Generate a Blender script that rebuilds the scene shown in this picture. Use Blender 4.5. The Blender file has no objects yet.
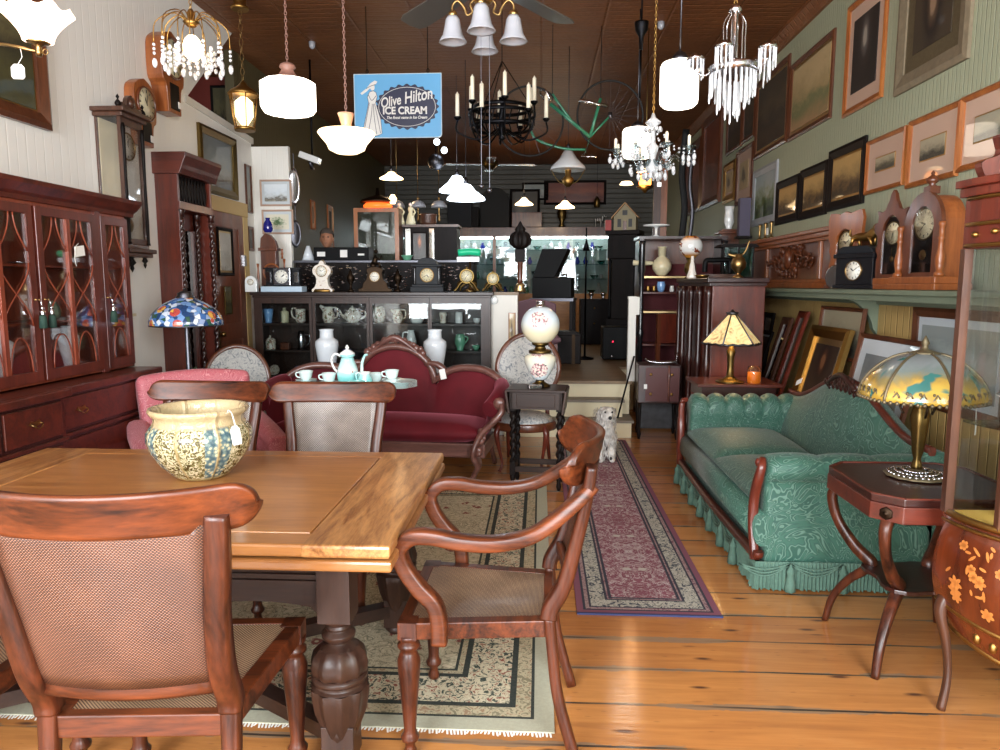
import bpy, bmesh, math, random
from math import sin, cos, pi, radians as rad, sqrt, atan
from mathutils import Vector, Matrix, noise
random.seed(7)
S = bpy.context.scene
COL = S.collection

# ---------------- camera, world, daylight, exposure ----------------
CAM_Z = 1.5
cd = bpy.data.cameras.new('camera'); cd.sensor_width = 36; cd.lens = 25.92; cd.clip_start = .05; cd.clip_end = 100
cam = bpy.data.objects.new('camera', cd); COL.objects.link(cam); S.camera = cam
PITCH = atan(90/720); YAW = atan(40/720*cos(PITCH))
cam.location = (0, 0, CAM_Z); cam.rotation_euler = (pi/2-PITCH, 0, YAW)

w = bpy.data.worlds.new('sky'); S.world = w; w.use_nodes = True
wb = w.node_tree.nodes['Background']; wb.inputs[0].default_value = (.80, .90, 1, 1); wb.inputs[1].default_value = 1.2
S.view_settings.view_transform = 'Standard'; S.view_settings.look = 'None'
S.view_settings.exposure = 0.22; S.view_settings.gamma = 1; S.view_settings.use_curve_mapping = False

def area(name, loc, rot, sx, sy, power, col=(1, 1, 1)):
    l = bpy.data.lights.new(name, 'AREA'); l.shape = 'RECTANGLE'; l.size = sx; l.size_y = sy; l.energy = power; l.color = col
    o = bpy.data.objects.new(name, l); COL.objects.link(o); o.location = loc; o.rotation_euler = rot
    return o
def point(name, loc, power, col=(1, .75, .45), r=.05):
    l = bpy.data.lights.new(name, 'POINT'); l.energy = power; l.color = col; l.shadow_soft_size = r
    o = bpy.data.objects.new(name, l); COL.objects.link(o); o.location = loc
    return o
# daylight through the two shop windows and the glazed door of the front wall
area('window_daylight', (-1.75, -1.72, 1.95), (rad(82), 0, 0), 2.3, 2.4, 430, (.92, .96, 1))
area('window_daylight', (1.45, -1.72, 1.95), (rad(82), 0, 0), 1.7, 2.4, 320, (.92, .96, 1))

# pixel of the photograph -> point of the room on a plane
_f = Vector((-sin(YAW)*cos(PITCH), cos(YAW)*cos(PITCH), -sin(PITCH))); _r = Vector((cos(YAW), sin(YAW), 0)); _u = _r.cross(_f)
def at(x, y, X=None, Y=None, Z=None):
    d = _f*720+_r*(x-500)+_u*(375-y)
    t = (Z-CAM_Z)/d.z if Z is not None else (Y/d.y if Y is not None else X/d.x)
    return Vector((d.x*t, d.y*t, CAM_Z+d.z*t))

# ---------------- colour and materials ----------------
def C(h):
    if not isinstance(h, str): return tuple(h)+((1,) if len(h) == 3 else ())
    h = h.lstrip('#'); o = []
    for i in (0, 2, 4):
        c = int(h[i:i+2], 16)/255; o.append(c/12.92 if c <= .04045 else ((c+.055)/1.055)**2.4)
    return (*o, 1)
MATS = {}
class NT:
    def __init__(s, name, rough=.5, metal=0, coat=0, coat_rough=.1, spec=.5):
        s.m = bpy.data.materials.new(name); s.m.use_nodes = True; s.t = s.m.node_tree; s.t.nodes.clear()
        s.out = s.n('OutputMaterial'); s.b = s.n('BsdfPrincipled'); s.l(s.b.outputs[0], s.out.inputs[0])
        s.set(s.b, 'Roughness', rough); s.set(s.b, 'Metallic', metal); s.set(s.b, 'Coat Weight', coat)
        s.set(s.b, 'Coat Roughness', coat_rough); s.set(s.b, 'Specular IOR Level', spec); s._tc = None
        MATS[name] = s.m
    def n(s, t, **k):
        x = s.t.nodes.new('ShaderNode'+t)
        for a, b in k.items(): setattr(x, a, b)
        return x
    def l(s, a, b): s.t.links.new(a, b)
    def set(s, n, k, v):
        if isinstance(v, bpy.types.NodeSocket): s.l(v, n.inputs[k])
        else: n.inputs[k].default_value = v
    def tc(s, kind='Object'):
        if not s._tc: s._tc = s.n('TexCoord')
        return s._tc.outputs[kind]
    def map(s, scale=(1, 1, 1), rot=(0, 0, 0), loc=(0, 0, 0), kind='Object', src=None):
        x = s.n('Mapping'); s.l(src or s.tc(kind), x.inputs[0]); x.inputs['Scale'].default_value = scale
        x.inputs['Rotation'].default_value = rot; x.inputs['Location'].default_value = loc; return x.outputs[0]
    def noise(s, v, scale=5, detail=3, rough=.5, dist=0):
        x = s.n('TexNoise'); s.l(v, x.inputs['Vector']); x.inputs['Scale'].default_value = scale
        x.inputs['Detail'].default_value = detail; x.inputs['Roughness'].default_value = rough; x.inputs['Distortion'].default_value = dist
        return x.outputs['Fac']
    def vor(s, v, scale=5, feature='F1', out='Distance', rnd=1):
        x = s.n('TexVoronoi'); x.feature = feature; s.l(v, x.inputs['Vector']); x.inputs['Scale'].default_value = scale
        x.inputs['Randomness'].default_value = rnd
        return x.outputs[out]
    def wave(s, v, scale=5, dist=0, dscale=1, axis='X', detail=1, kind='BANDS', prof='SIN'):
        x = s.n('TexWave'); x.wave_type = kind; x.wave_profile = prof
        if kind == 'BANDS': x.bands_direction = axis
        s.l(v, x.inputs['Vector']); x.inputs['Scale'].default_value = scale; x.inputs['Distortion'].default_value = dist
        x.inputs['Detail'].default_value = detail; x.inputs['Detail Scale'].default_value = dscale
        return x.outputs['Fac']
    def ramp(s, f, stops, interp='LINEAR'):
        x = s.n('ValToRGB'); r = x.color_ramp; r.interpolation = interp
        while len(r.elements) < len(stops): r.elements.new(.5)
        for e, (p, c) in zip(r.elements, stops): e.position = p; e.color = C(c)
        s.l(f, x.inputs[0]); return x.outputs[0]
    def math(s, op, a, b=0, clamp=False):
        x = s.n('Math', operation=op); x.use_clamp = clamp; s.set(x, 0, a); s.set(x, 1, b); return x.outputs[0]
    def mix(s, f, a, b, mode='MIX'):
        x = s.n('MixRGB', blend_type=mode); s.set(x, 0, f)
        s.set(x, 1, C(a) if isinstance(a, (str, tuple)) else a); s.set(x, 2, C(b) if isinstance(b, (str, tuple)) else b); return x.outputs[0]
    def sep(s, v):
        x = s.n('SeparateXYZ'); s.l(v, x.inputs[0]); return x.outputs
    def col(s, c): s.set(s.b, 'Base Color', C(c) if isinstance(c, (str, tuple)) else c)
    def bump(s, h, strength=.3, dist=.01):
        x = s.n('Bump'); x.inputs['Strength'].default_value = strength; x.inputs['Distance'].default_value = dist
        s.l(h, x.inputs['Height']); s.l(x.outputs[0], s.b.inputs['Normal'])
def plain(name, c, rough=.5, metal=0, var=.12, scale=8, bump=.06, coat=0, **k):
    t = NT(name, rough, metal, coat, **k); c = C(c)
    n = t.noise(t.map(), scale, 4)
    a = tuple(x*(1-var) for x in c[:3]); b = tuple(min(1, x*(1+var)) for x in c[:3])
    t.col(t.mix(n, a, b))
    if bump: t.bump(n, bump, .01)
    return t.m
def wood(name, dark, light, axis='X', scale=6, rough=.35, coat=.25, spec=.5, lo=.3, hi=.72):
    t = NT(name, rough, 0, coat, .15, spec)
    st = {'X': (.12, 1, 1), 'Y': (1, .12, 1), 'Z': (1, 1, .12)}[axis]
    v = t.map(tuple(scale*q for q in st))
    n1 = t.noise(v, 2.2, 5, .6, .8); n2 = t.noise(v, 14, 3, .6)
    m = t.math('ADD', t.math('MULTIPLY', n1, .75), t.math('MULTIPLY', n2, .3))
    t.col(t.ramp(m, [(lo, dark), (hi, light)])); t.bump(n2, .05, .004)
    return t.m
def metal(name, c, rough=.25): return plain(name, c, rough, 1, .15, 20, .03)
def emit(name, c, e):
    t = NT(name, .4); t.col(c); t.set(t.b, 'Emission Color', C(c)); t.set(t.b, 'Emission Strength', e); return t.m
def glass(name, tint='#ffffff', refl=.12, rough=.03, clear=1.0):
    t = NT(name); t.t.nodes.remove(t.b)
    tr = t.n('BsdfTransparent'); tr.inputs[0].default_value = tuple(x*clear for x in C(tint)[:3])+(1,)
    g = t.n('BsdfGlossy'); g.inputs['Roughness'].default_value = rough
    lw = t.n('LayerWeight'); lw.inputs[0].default_value = .3
    f = t.math('ADD', t.math('MULTIPLY', lw.outputs['Fresnel'], .3), refl*.5, True)
    mx = t.n('MixShader'); t.l(f, mx.inputs[0]); t.l(tr.outputs[0], mx.inputs[1]); t.l(g.outputs[0], mx.inputs[2]); t.l(mx.outputs[0], t.out.inputs[0])
    return t.m
def art(name, kind, pal, coat=.6, seed=0, scale=3, cz=.68):
    """a framed print: the drawing belongs to the sheet itself"""
    t = NT(name, .6, 0, coat, .04); g = t.map(loc=(seed, seed*1.7, seed*.6), kind='Generated'); s = t.sep(t.tc('Generated'))
    x, z = s[0], s[2]; n = t.noise(g, scale, 6, .65, .3)
    if kind == 'landscape':
        v = t.math('ADD', t.math('MULTIPLY', z, .62), t.math('MULTIPLY', n, .55)); k = len(pal)
        t.col(t.ramp(v, [(.22+.56*i/(k-1), c) for i, c in enumerate(pal)]))
    elif kind == 'portrait':
        dx = t.math('MULTIPLY', t.math('SUBTRACT', x, .5), 1.7); dz = t.math('SUBTRACT', z, cz)
        r = t.math('SQRT', t.math('ADD', t.math('MULTIPLY', dx, dx), t.math('MULTIPLY', dz, dz)))
        r = t.math('ADD', r, t.math('MULTIPLY', t.math('SUBTRACT', n, .5), .16))
        t.col(t.ramp(r, [(.10, pal[0]), (.16, pal[1]), (.3, pal[2]), (.55, pal[3])]))
    elif kind == 'engraving':   # a vignette of ink on paper
        dx = t.math('SUBTRACT', x, .5); dz = t.math('SUBTRACT', z, .48)
        r = t.math('SQRT', t.math('ADD', t.math('MULTIPLY', dx, dx), t.math('MULTIPLY', dz, dz)))
        v = t.math('ADD', t.math('MULTIPLY', r, 1.0), t.math('MULTIPLY', n, .9))
        t.col(t.ramp(v, [(.55, pal[0]), (.66, pal[1]), (.8, pal[2])]))
    return t.m

# ---------------- mesh builder ----------------
def spl(pts, n=6, closed=False):
    P = [Vector(p) for p in pts]; out = []; N = len(P)
    rng = range(N if closed else N-1)
    for i in rng:
        if closed: p0, p1, p2, p3 = P[i-1], P[i], P[(i+1) % N], P[(i+2) % N]
        else: p0, p1, p2, p3 = P[max(i-1, 0)], P[i], P[i+1], P[min(i+2, N-1)]
        for k in range(n):
            t = k/n; out.append(.5*((2*p1)+(p2-p0)*t+(2*p0-5*p1+4*p2-p3)*t*t+(3*p1-p0-3*p2+p3)*t**3))
    if not closed: out.append(P[-1])
    return out
def lerpl(a, n):
    """resample a list of numbers/tuples to n entries"""
    out = []
    for i in range(n):
        x = i/(n-1)*(len(a)-1); j = min(int(x), len(a)-2); t = x-j
        if isinstance(a[0], (tuple, list)): out.append(tuple(p*(1-t)+q*t for p, q in zip(a[j], a[j+1])))
        else: out.append(a[j]*(1-t)+a[j+1]*t)
    return out
def RZ(a): return Matrix.Rotation(a, 4, 'Z')
def RX(a): return Matrix.Rotation(a, 4, 'X')
def RY(a): return Matrix.Rotation(a, 4, 'Y')
def TR(*p): return Matrix.Translation(Vector(p if len(p) == 3 else p[0]))
class B:
    def __init__(s): s.v = []; s.f = []; s.mi = []; s.sm = []; s.T = Matrix()
    def add(s, V, F, m=0, smooth=False):
        o = len(s.v); s.v += [s.T @ Vector(p) for p in V]
        for f in F: s.f.append([o+i for i in f]); s.mi.append(m); s.sm.append(smooth)
        return s
    def bx(s, x0, x1, y0, y1, z0, z1, m=0):
        V = [(x, y, z) for x in (x0, x1) for y in (y0, y1) for z in (z0, z1)]
        return s.add(V, [(0, 1, 3, 2), (4, 6, 7, 5), (0, 4, 5, 1), (2, 3, 7, 6), (0, 2, 6, 4), (1, 5, 7, 3)], m)
    def cb(s, c, d, m=0): return s.bx(c[0]-d[0]/2, c[0]+d[0]/2, c[1]-d[1]/2, c[1]+d[1]/2, c[2]-d[2]/2, c[2]+d[2]/2, m)
    def lathe(s, prof, c=(0, 0, 0), n=20, m=0, sx=1, sy=1, flute=0, nf=0, a0=0, a1=2*pi, smooth=True):
        full = abs(a1-a0-2*pi) < 1e-4; k = n if full else n+1; V = []
        for r, z in prof:
            for i in range(k):
                a = a0+(a1-a0)*i/n; q = r*(1+flute*cos(nf*a)) if nf else r
                V.append((c[0]+q*cos(a)*sx, c[1]+q*sin(a)*sy, c[2]+z))
        F = []
        for j in range(len(prof)-1):
            for i in range(n):
                i2 = (i+1) % k; F.append((j*k+i, j*k+i2, (j+1)*k+i2, (j+1)*k+i))
        s.add(V, F, m, smooth)
        if full:
            if prof[0][0] > 1e-4: s.add([V[i] for i in range(k)], [list(range(k))[::-1]], m)
            if prof[-1][0] > 1e-4: s.add([V[(len(prof)-1)*k+i] for i in range(k)], [list(range(k))], m)
        return s
    def cyl(s, c, r, h, n=16, m=0, r2=None): return s.lathe([(r, 0), (r if r2 is None else r2, h)], c, n, m)
    def ball(s, c, r, n=12, m=0, sx=1, sy=1, sz=1):
        k = max(5, n//2); return s.lathe([(max(1e-5, r*sin(pi*i/k)), -r*sz*cos(pi*i/k)) for i in range(k+1)], c, n, m, sx, sy)
    def tube(s, pts, r, n=8, m=0, closed=False):
        L = r if isinstance(r, (list, tuple)) else [r]*len(pts)
        if len(L) != len(pts): L = lerpl(list(L), len(pts))
        return s.sweep(pts, [(q*2, q*2) for q in L], n, m, closed=closed)
    def sweep(s, pts, secs, n=8, m=0, up=None, closed=False, sup=1.0, smooth=True, caps=True):
        """section w (sideways) x h (towards up) swept along pts; n=4 is square, sup<1 squarer"""
        P = [Vector(p) for p in pts]; N = len(P)
        if isinstance(secs, tuple): secs = [secs]*N
        if len(secs) != N: secs = lerpl(list(secs), N)
        V = []; prev = None
        for i, p in enumerate(P):
            if closed: t = P[(i+1) % N]-P[i-1]
            else: t = P[min(i+1, N-1)]-P[max(i-1, 0)]
            t = t.normalized() if t.length > 1e-9 else Vector((0, 0, 1))
            if up is not None:
                u = Vector(up); sd = t.cross(u)
                if sd.length < 1e-4: sd = prev or Vector((1, 0, 0))
            else:
                if prev is None: sd = t.cross(Vector((0, 0, 1))); sd = sd if sd.length > .05 else Vector((1, 0, 0))
                else: sd = prev
                sd = sd-t*sd.dot(t)
            sd.normalize(); prev = sd.copy(); nn = sd.cross(t).normalized()
            w, h = secs[i]
            for k in range(n):
                if n == 4: a, b = ((.5, .5), (-.5, .5), (-.5, -.5), (.5, -.5))[k]
                else:
                    th = 2*pi*(k+.5)/n; cx, sz = cos(th), sin(th)
                    a = .5*abs(cx)**sup*(1 if cx > 0 else -1); b = .5*abs(sz)**sup*(1 if sz > 0 else -1)
                V.append(p+sd*(a*w)+nn*(b*h))
        F = []
        for j in range(N if closed else N-1):
            for k in range(n):
                k2 = (k+1) % n; j2 = (j+1) % N; F.append((j*n+k, j*n+k2, j2*n+k2, j2*n+k))
        s.add(V, F, m, smooth and n > 4)
        if not closed and caps: s.add(V[:n]+V[-n:], [list(range(n))[::-1], list(range(n, 2*n))], m)
        return s
    def prism(s, poly, y0, y1, m=0, axis='Y', smooth=False):
        """2-D outline (counter-clockwise) in XZ extruded along Y (or YZ along X, XY along Z)"""
        def q(a, b, c): return {'Y': (a, c, b), 'X': (c, a, b), 'Z': (a, b, c)}[axis]
        n = len(poly); V = [q(a, b, y0) for a, b in poly]+[q(a, b, y1) for a, b in poly]
        s.add(V, [list(range(n)), list(range(n, 2*n))[::-1]], m)
        s.add(V, [(i, i+n, (i+1) % n+n, (i+1) % n) for i in range(n)], m, smooth); return s
    def grid(s, fn, nu, nv, m=0, smooth=True, closeu=False):
        V = [fn(i/nu, j/nv) for i in range(nu+1) for j in range(nv+1)]; k = nv+1
        return s.add(V, [(i*k+j, (i+1)*k+j, (i+1)*k+j+1, i*k+j+1) for i in range(nu) for j in range(nv)], m, smooth)
    def build(s, name, mats, parent=None, bevel=0, seg=2, loc=None, solid=0, sub=0, fix=True):
        me = bpy.data.meshes.new(name); me.from_pydata([tuple(p) for p in s.v], [], s.f)
        for x in (mats if isinstance(mats, (list, tuple)) else [mats]): me.materials.append(MATS[x] if isinstance(x, str) else x)
        me.polygons.foreach_set('material_index', s.mi); me.polygons.foreach_set('use_smooth', s.sm); me.update()
        if fix:
            bm = bmesh.new(); bm.from_mesh(me); bmesh.ops.remove_doubles(bm, verts=bm.verts, dist=1e-5)
            bmesh.ops.recalc_face_normals(bm, faces=bm.faces); bm.to_mesh(me); bm.free()
        o = bpy.data.objects.new(name, me); COL.objects.link(o)
        if parent: o.parent = parent
        if loc is not None: o.location = loc
        if solid:
            k = o.modifiers.new('solid', 'SOLIDIFY'); k.thickness = solid; k.offset = 0
        if bevel:
            k = o.modifiers.new('bevel', 'BEVEL'); k.width = bevel; k.segments = seg; k.limit_method = 'ANGLE'; k.angle_limit = rad(40)
        if sub:
            k = o.modifiers.new('sub', 'SUBSURF'); k.levels = sub; k.render_levels = sub
        return o
def tag(o, label=None, cat=None, group=None, kind=None):
    if label: o['label'] = label
    if cat: o['category'] = cat
    if group: o['group'] = group
    if kind: o['kind'] = kind
    return o
def thing(name, label, cat, loc=(0, 0, 0), rz=0, group=None, rot=None):
    o = bpy.data.objects.new(name, None); o.empty_display_size = .1; COL.objects.link(o); o.location = loc
    o.rotation_euler = rot if rot else (0, 0, rz); return tag(o, label, cat, group)
def kids(o): return [c for c in bpy.data.objects if c.parent == o]
def dup(o, label=None, loc=None, rz=None, group=None, rot=None, scale=None, parent=None):
    ch = kids(o); c = o.copy(); COL.objects.link(c)
    if parent: c.parent = parent
    if label: c['label'] = label
    if group: c['group'] = group
    if loc is not None: c.location = loc
    if rz is not None: c.rotation_euler = (0, 0, rz)
    if rot: c.rotation_euler = rot
    if scale: c.scale = (scale,)*3 if isinstance(scale, (int, float)) else scale
    for x in ch: dup(x, parent=c)
    return c
def struct(o): o['kind'] = 'structure'; return o
def text(name, body, size, mat, parent, loc, rot, shear=0, bold=0, extrude=.001, sx=1):
    cu = bpy.data.curves.new(name, 'FONT'); cu.body = body; cu.size = size; cu.shear = shear; cu.offset = bold; cu.extrude = extrude
    cu.align_x = 'CENTER'; cu.align_y = 'CENTER'
    o = bpy.data.objects.new(name, cu); COL.objects.link(o); bpy.context.view_layer.update()
    me = bpy.data.meshes.new_from_object(o.evaluated_get(bpy.context.evaluated_depsgraph_get())); bpy.data.objects.remove(o); bpy.data.curves.remove(cu)
    me.materials.clear(); me.materials.append(MATS[mat]); q = bpy.data.objects.new(name, me); COL.objects.link(q)
    q.parent = parent; q.location = loc; q.rotation_euler = rot; q.scale = (sx, 1, 1); return q

# ---------------- shared materials ----------------
wood('mahogany', '#3a1610', '#6e2c1c', 'Z'); wood('mahogany_x', '#30120d', '#64291a', 'X'); wood('mahogany_y', '#2e120c', '#6a2a1a', 'Y')
wood('mahogany_dark', '#1c0c0a', '#3c1a14', 'Z', rough=.3)
wood('chair_wood', '#180806', '#572a17', 'Z', 7, .36, .08, .35, lo=.36, hi=.66); wood('chair_wood_x', '#180806', '#6a3419', 'X', 7, .36, .08, .35, lo=.36, hi=.66); wood('chair_wood_y', '#260f08', '#70391e', 'Y', 7, .36, .08, .35, lo=.36, hi=.66)
wood('table_oak', '#8a572c', '#b98048', 'X', 5, .28, .3); wood('table_oak_y', '#7c4c26', '#bd8850', 'Y', 16, .32, .3, lo=.38, hi=.64)
wood('dark_oak', '#1e1310', '#402a20', 'Z', 6, .4, .1, .35); wood('dark_oak_x', '#1a100e', '#38251c', 'X', 6, .4, .1, .35); wood('mahogany_light', '#5e2416', '#93442a', 'Z', 5, .4, .15)
wood('ebony', '#0a0706', '#1a1210', 'Z', 6, .5, 0, .12); wood('walnut', '#2e1a12', '#5a3624', 'Z', 6, .4, .2); wood('clock_oak', '#6a3416', '#a25c2c', 'Z', 7, .35, .3)
wood('clock_oak_dark', '#3c1c10', '#6e3a20', 'Z', 7, .35, .3); wood('pine', '#9a6a3c', '#c09058', 'X', 4, .5, .1)
metal('brass', '#9a7d50', .33); metal('old_brass', '#6e5a34', .4); metal('gilt', '#a07c44', .4); metal('gilt_pale', '#cbb080', .4); metal('silver', '#c4c4c8', .2); metal('chrome', '#dcdce0', .12)
metal('black_iron', '#1a1a1c', .45); metal('bronze', '#33281f', .5); metal('gunmetal', '#5a5a60', .4)
plain('white_porcelain', '#e8eae8', .15, coat=.5, var=.03); plain('milk_glass', '#dfe6ec', .25, coat=.4, var=.03); plain('paper_tag', '#ecebe6', .7, var=.03); plain('string', '#dedad0', .8)
plain('ivory_candle', '#efe6cf', .5, var=.05); plain('black_paint', '#070708', .5, spec=.12); plain('black_matt', '#121213', .7); plain('grey_plaster', '#7b7872', .7)
plain('cobalt', '#1a1f78', .15, coat=.6); plain('clock_black', '#17181c', .25, coat=.5); plain('slate', '#1f2125', .5, spec=.18)
plain('dial_white', '#e9e7dc', .4, coat=.4, var=.02); plain('dial_cream', '#d8cfae', .4, coat=.4, var=.05); plain('ink', '#0b0b0c', .5)
plain('green_shelf', '#6f7a66', .5); plain('cream_paint', '#d8cba8', .5, var=.06); plain('white_paint', '#dcd9d0', .5, var=.04)
glass('pane'); glass('pane_tint', '#cfd6d4', .16); glass('pane_still', '#e8ecec', .05, .02)
t = NT('crystal', .05, 0); t.col('#f2f5f8'); t.set(t.b, 'Transmission Weight', .45); t.set(t.b, 'IOR', 1.5); t.set(t.b, 'Specular IOR Level', 1.0); glass('clear_glass', '#dfeaee', .22, .04, .95)
# ================= ROOM =================
XR, XL, CEIL = 2.45, -3.1, 4.0
PF = .52   # raised back floor
t = NT('floor_boards', .42, 0, .2, .3)
v = t.map(); s_ = t.sep(v)
BW = .245
row = t.math('FLOOR', t.math('DIVIDE', s_[1], BW)); fr = t.math('FRACT', t.math('DIVIDE', s_[1], BW))
cx = t.n('CombineXYZ'); t.l(t.math('ADD', s_[0], t.math('MULTIPLY', row, 3.7)), cx.inputs[0]); t.l(s_[1], cx.inputs[1]); t.l(row, cx.inputs[2])
g1 = t.noise(t.map((.9, 9, 1), src=cx.outputs[0]), 1.6, 6, .62, 1.2)
g2 = t.noise(t.map((1.4, 30, 1), src=cx.outputs[0]), 2.5, 3, .6)
base = t.ramp(t.math('ADD', t.math('MULTIPLY', g1, .8), t.math('MULTIPLY', g2, .25)), [(.3, '#7c421c'), (.46, '#aa682e'), (.62, '#c07c3c'), (.8, '#cf9452')])
wn = t.n('TexWhiteNoise', noise_dimensions='1D'); t.l(row, wn.inputs['W'])
base = t.mix(.32, base, t.ramp(wn.outputs[0], [(0, '#8f4f22'), (1, '#d39a54')]))
kn = t.vor(t.map((1.3, 4.6, 1), src=cx.outputs[0]), 2.3)
base = t.mix(t.ramp(t.math('ADD', kn, t.math('MULTIPLY', t.math('SUBTRACT', g1, .5), .1)), [(.05, '#ffffff'), (.15, '#000000')]), base, '#4a2410')
sp_ = t.vor(t.map((2, 7, 1), loc=(3, 5, 0), src=cx.outputs[0]), 4.5); base = t.mix(t.ramp(sp_, [(.05, '#a0a0a0'), (.14, '#000000')]), base, '#5a3018')
wide = t.math('LESS_THAN', t.math('PINGPONG', fr, .5), t.math('MULTIPLY', t.ramp(t.noise(t.map((.8, 3, 1)), 1.6, 5, .7), [(.44, '#000000'), (.6, '#ffffff')]), .10)); base = t.mix(t.math('MULTIPLY', wide, .75), base, '#7c6c58')
wr = t.noise(v, .9, 5, .7); base = t.mix(t.ramp(wr, [(.42, '#000000'), (.7, '#707070')]), base, '#7a5236')
gap = t.math('LESS_THAN', t.math('PINGPONG', t.math('ADD', fr, t.math('MULTIPLY', t.math('SUBTRACT', t.noise(v, 3, 3), .5), .05)), .5), .022)
base = t.mix(t.math('MULTIPLY', gap, t.ramp(t.noise(v, 1.3, 2), [(.38, '#303030'), (.55, '#ffffff')])), base, '#2c2119'); base = t.mix(.10, base, '#8a7a6c'); t.col(base)
t.bump(t.math('SUBTRACT', t.math('MULTIPLY', g2, .25), gap), .35, .006)
t.set(t.b, 'Roughness', t.ramp(g1, [(.3, '#707070'), (.7, '#4c4c4c')]))

def beadboard(name, c, axis, width, rough=.5, st=.7, var=.05):
    t = NT(name, rough); v = t.tc(); a = t.sep(v)['XYZ'.index(axis)]
    f = t.math('PINGPONG', t.math('DIVIDE', a, width), .5); g = t.ramp(f, [(0, '#000000'), (.055, '#ffffff')])
    f2 = t.math('PINGPONG', t.math('ADD', t.math('DIVIDE', a, width), .5), .5); g2 = t.ramp(f2, [(0, '#909090'), (.04, '#ffffff')])
    n = t.noise(t.map((1, 1, .25)), 3, 5); c = C(c)
    t.col(t.mix(n, tuple(x*(1-var) for x in c[:3]), tuple(min(1, x*(1+var)) for x in c[:3])))
    t.bump(t.math('MULTIPLY', g, g2), st, .012); return t.m
beadboard('boards_white', '#eceae4', 'Y', .16, st=.12); beadboard('boards_white_x', '#e8e6df', 'X', .12, st=.3)
beadboard('boards_green', '#9a9f84', 'Y', .085, st=.8); beadboard('boards_tan', '#b8985e', 'Y', .17, st=.7); beadboard('boards_back', '#45433b', 'Z', .2)
beadboard('boards_olive', '#51482c', 'Y', .12)
t = NT('tin_ceiling', .5, 0, 0, spec=.3); s_ = t.sep(t.tc())
a = t.math('PINGPONG', t.math('DIVIDE', s_[1], .105), .5); b = t.math('PINGPONG', t.math('DIVIDE', s_[0], .6), .5)
g = t.math('MULTIPLY', t.ramp(a, [(0, '#000000'), (.12, '#ffffff')]), t.ramp(b, [(0, '#000000'), (.03, '#ffffff')]))
n = t.noise(t.map((1, 1, 1)), 2, 4); t.col(t.mix(n, '#56301a', '#845430')); t.bump(t.math('ADD', g, t.math('MULTIPLY', t.vor(t.map(), 22), .4)), .6, .012)
plain('stair_wall', '#7e3226', .6, var=.25, scale=2); wood('platform_boards', '#5a4630', '#8a7050', 'X', 4, .5, .05)
plain('step_grey', '#7d7366', .6, var=.2, scale=12); plain('door_trim', '#c8a86c', .5, var=.06); wood('door_wood', '#55281a', '#84462c', 'Z', 5, .4, .2)
plain('dark_trim', '#2c1710', .5)

b = B(); b.bx(-3.3, XR+.1, -2, 16, -.1, 0); struct(b.build('floor', 'floor_boards'))
b = B(); b.bx(-4.6, XR+.1, -2, 16, CEIL, CEIL+.1); struct(b.build('ceiling', 'tin_ceiling'))
b = B(); b.bx(XR, XR+.1, -2, 16, 0, 1.44, 1); b.bx(XR, XR+.1, -2, 16, 1.44, CEIL, 0); struct(b.build('wall_right', ['boards_green', 'boards_tan']))
b = B(); b.prism([(-2, 0), (7.8, 0), (7.8, 3.02), (6.36, 3.1), (7.42, CEIL), (-2, CEIL)], XL-.08, XL, axis='X'); struct(b.build('wall_left', 'boards_white'))
b = B(); b.bx(XL, -2.70, 7.8, 7.86, 0, 2.97); struct(b.build('wall_left_return', 'boards_white_x'))
b = B(); b.bx(-3.4, -3.3, 7.9, 16, 0, CEIL); struct(b.build('wall_left_rear', 'boards_olive'))
b = B(); b.bx(-4.6, -4.5, 6, 9, 0, CEIL); b.bx(-4.5, -3.4, 8.9, 9, 0, CEIL); struct(b.build('wall_stair', 'stair_wall'))
b = B(); b.bx(-3.4, XR+.1, 15.5, 15.6, 0, CEIL); struct(b.build('wall_back', 'boards_back'))
# front wall with the two shop windows and the doorway behind the camera
b = B()
for x0, x1, z0, z1 in ((-3.2, -2.95, 0, CEIL), (-2.95, -.55, 0, .7), (-2.95, -.55, 3.2, CEIL), (-.55, -.4, 0, CEIL), (-.4, .5, 2.6, CEIL), (.5, .6, 0, CEIL), (.6, 2.3, 0, .7), (.6, 2.3, 3.2, CEIL), (2.3, 2.55, 0, CEIL)):
    b.bx(x0, x1, -2.1, -2, z0, z1)
struct(b.build('wall_front', 'white_paint'))
for i, (x0, x1, z0, z1) in enumerate(((-2.95, -.55, .7, 3.2), (.6, 2.3, .7, 3.2))):
    b = B()
    for q in ((x0, x0+.06, z0, z1), (x1-.06, x1, z0, z1), (x0+.06, x1-.06, z0, z0+.06), (x0+.06, x1-.06, z1-.06, z1), (x0+.06, x1-.06, 2.5, 2.55)):
        b.bx(q[0], q[1], -2.08, -2.0, q[2], q[3])
    o = struct(b.build('window_%d' % (i+1), 'cream_paint')); b = B(); b.bx(x0+.06, x1-.06, -2.05, -2.045, z0+.06, z1-.06); b.build('pane', 'pane_still', o)
b = B()
for q in ((-.4, -.28, 0, 2.6), (.38, .5, 0, 2.6), (-.28, .38, 0, .3), (-.28, .38, 2.48, 2.6)): b.bx(q[0], q[1], -2.08, -2.03, q[2], q[3])
o = struct(b.build('door_2', 'door_wood')); b = B(); b.bx(-.28, .38, -2.06, -2.055, .3, 2.48); b.build('pane', 'pane_still', o)
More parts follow.
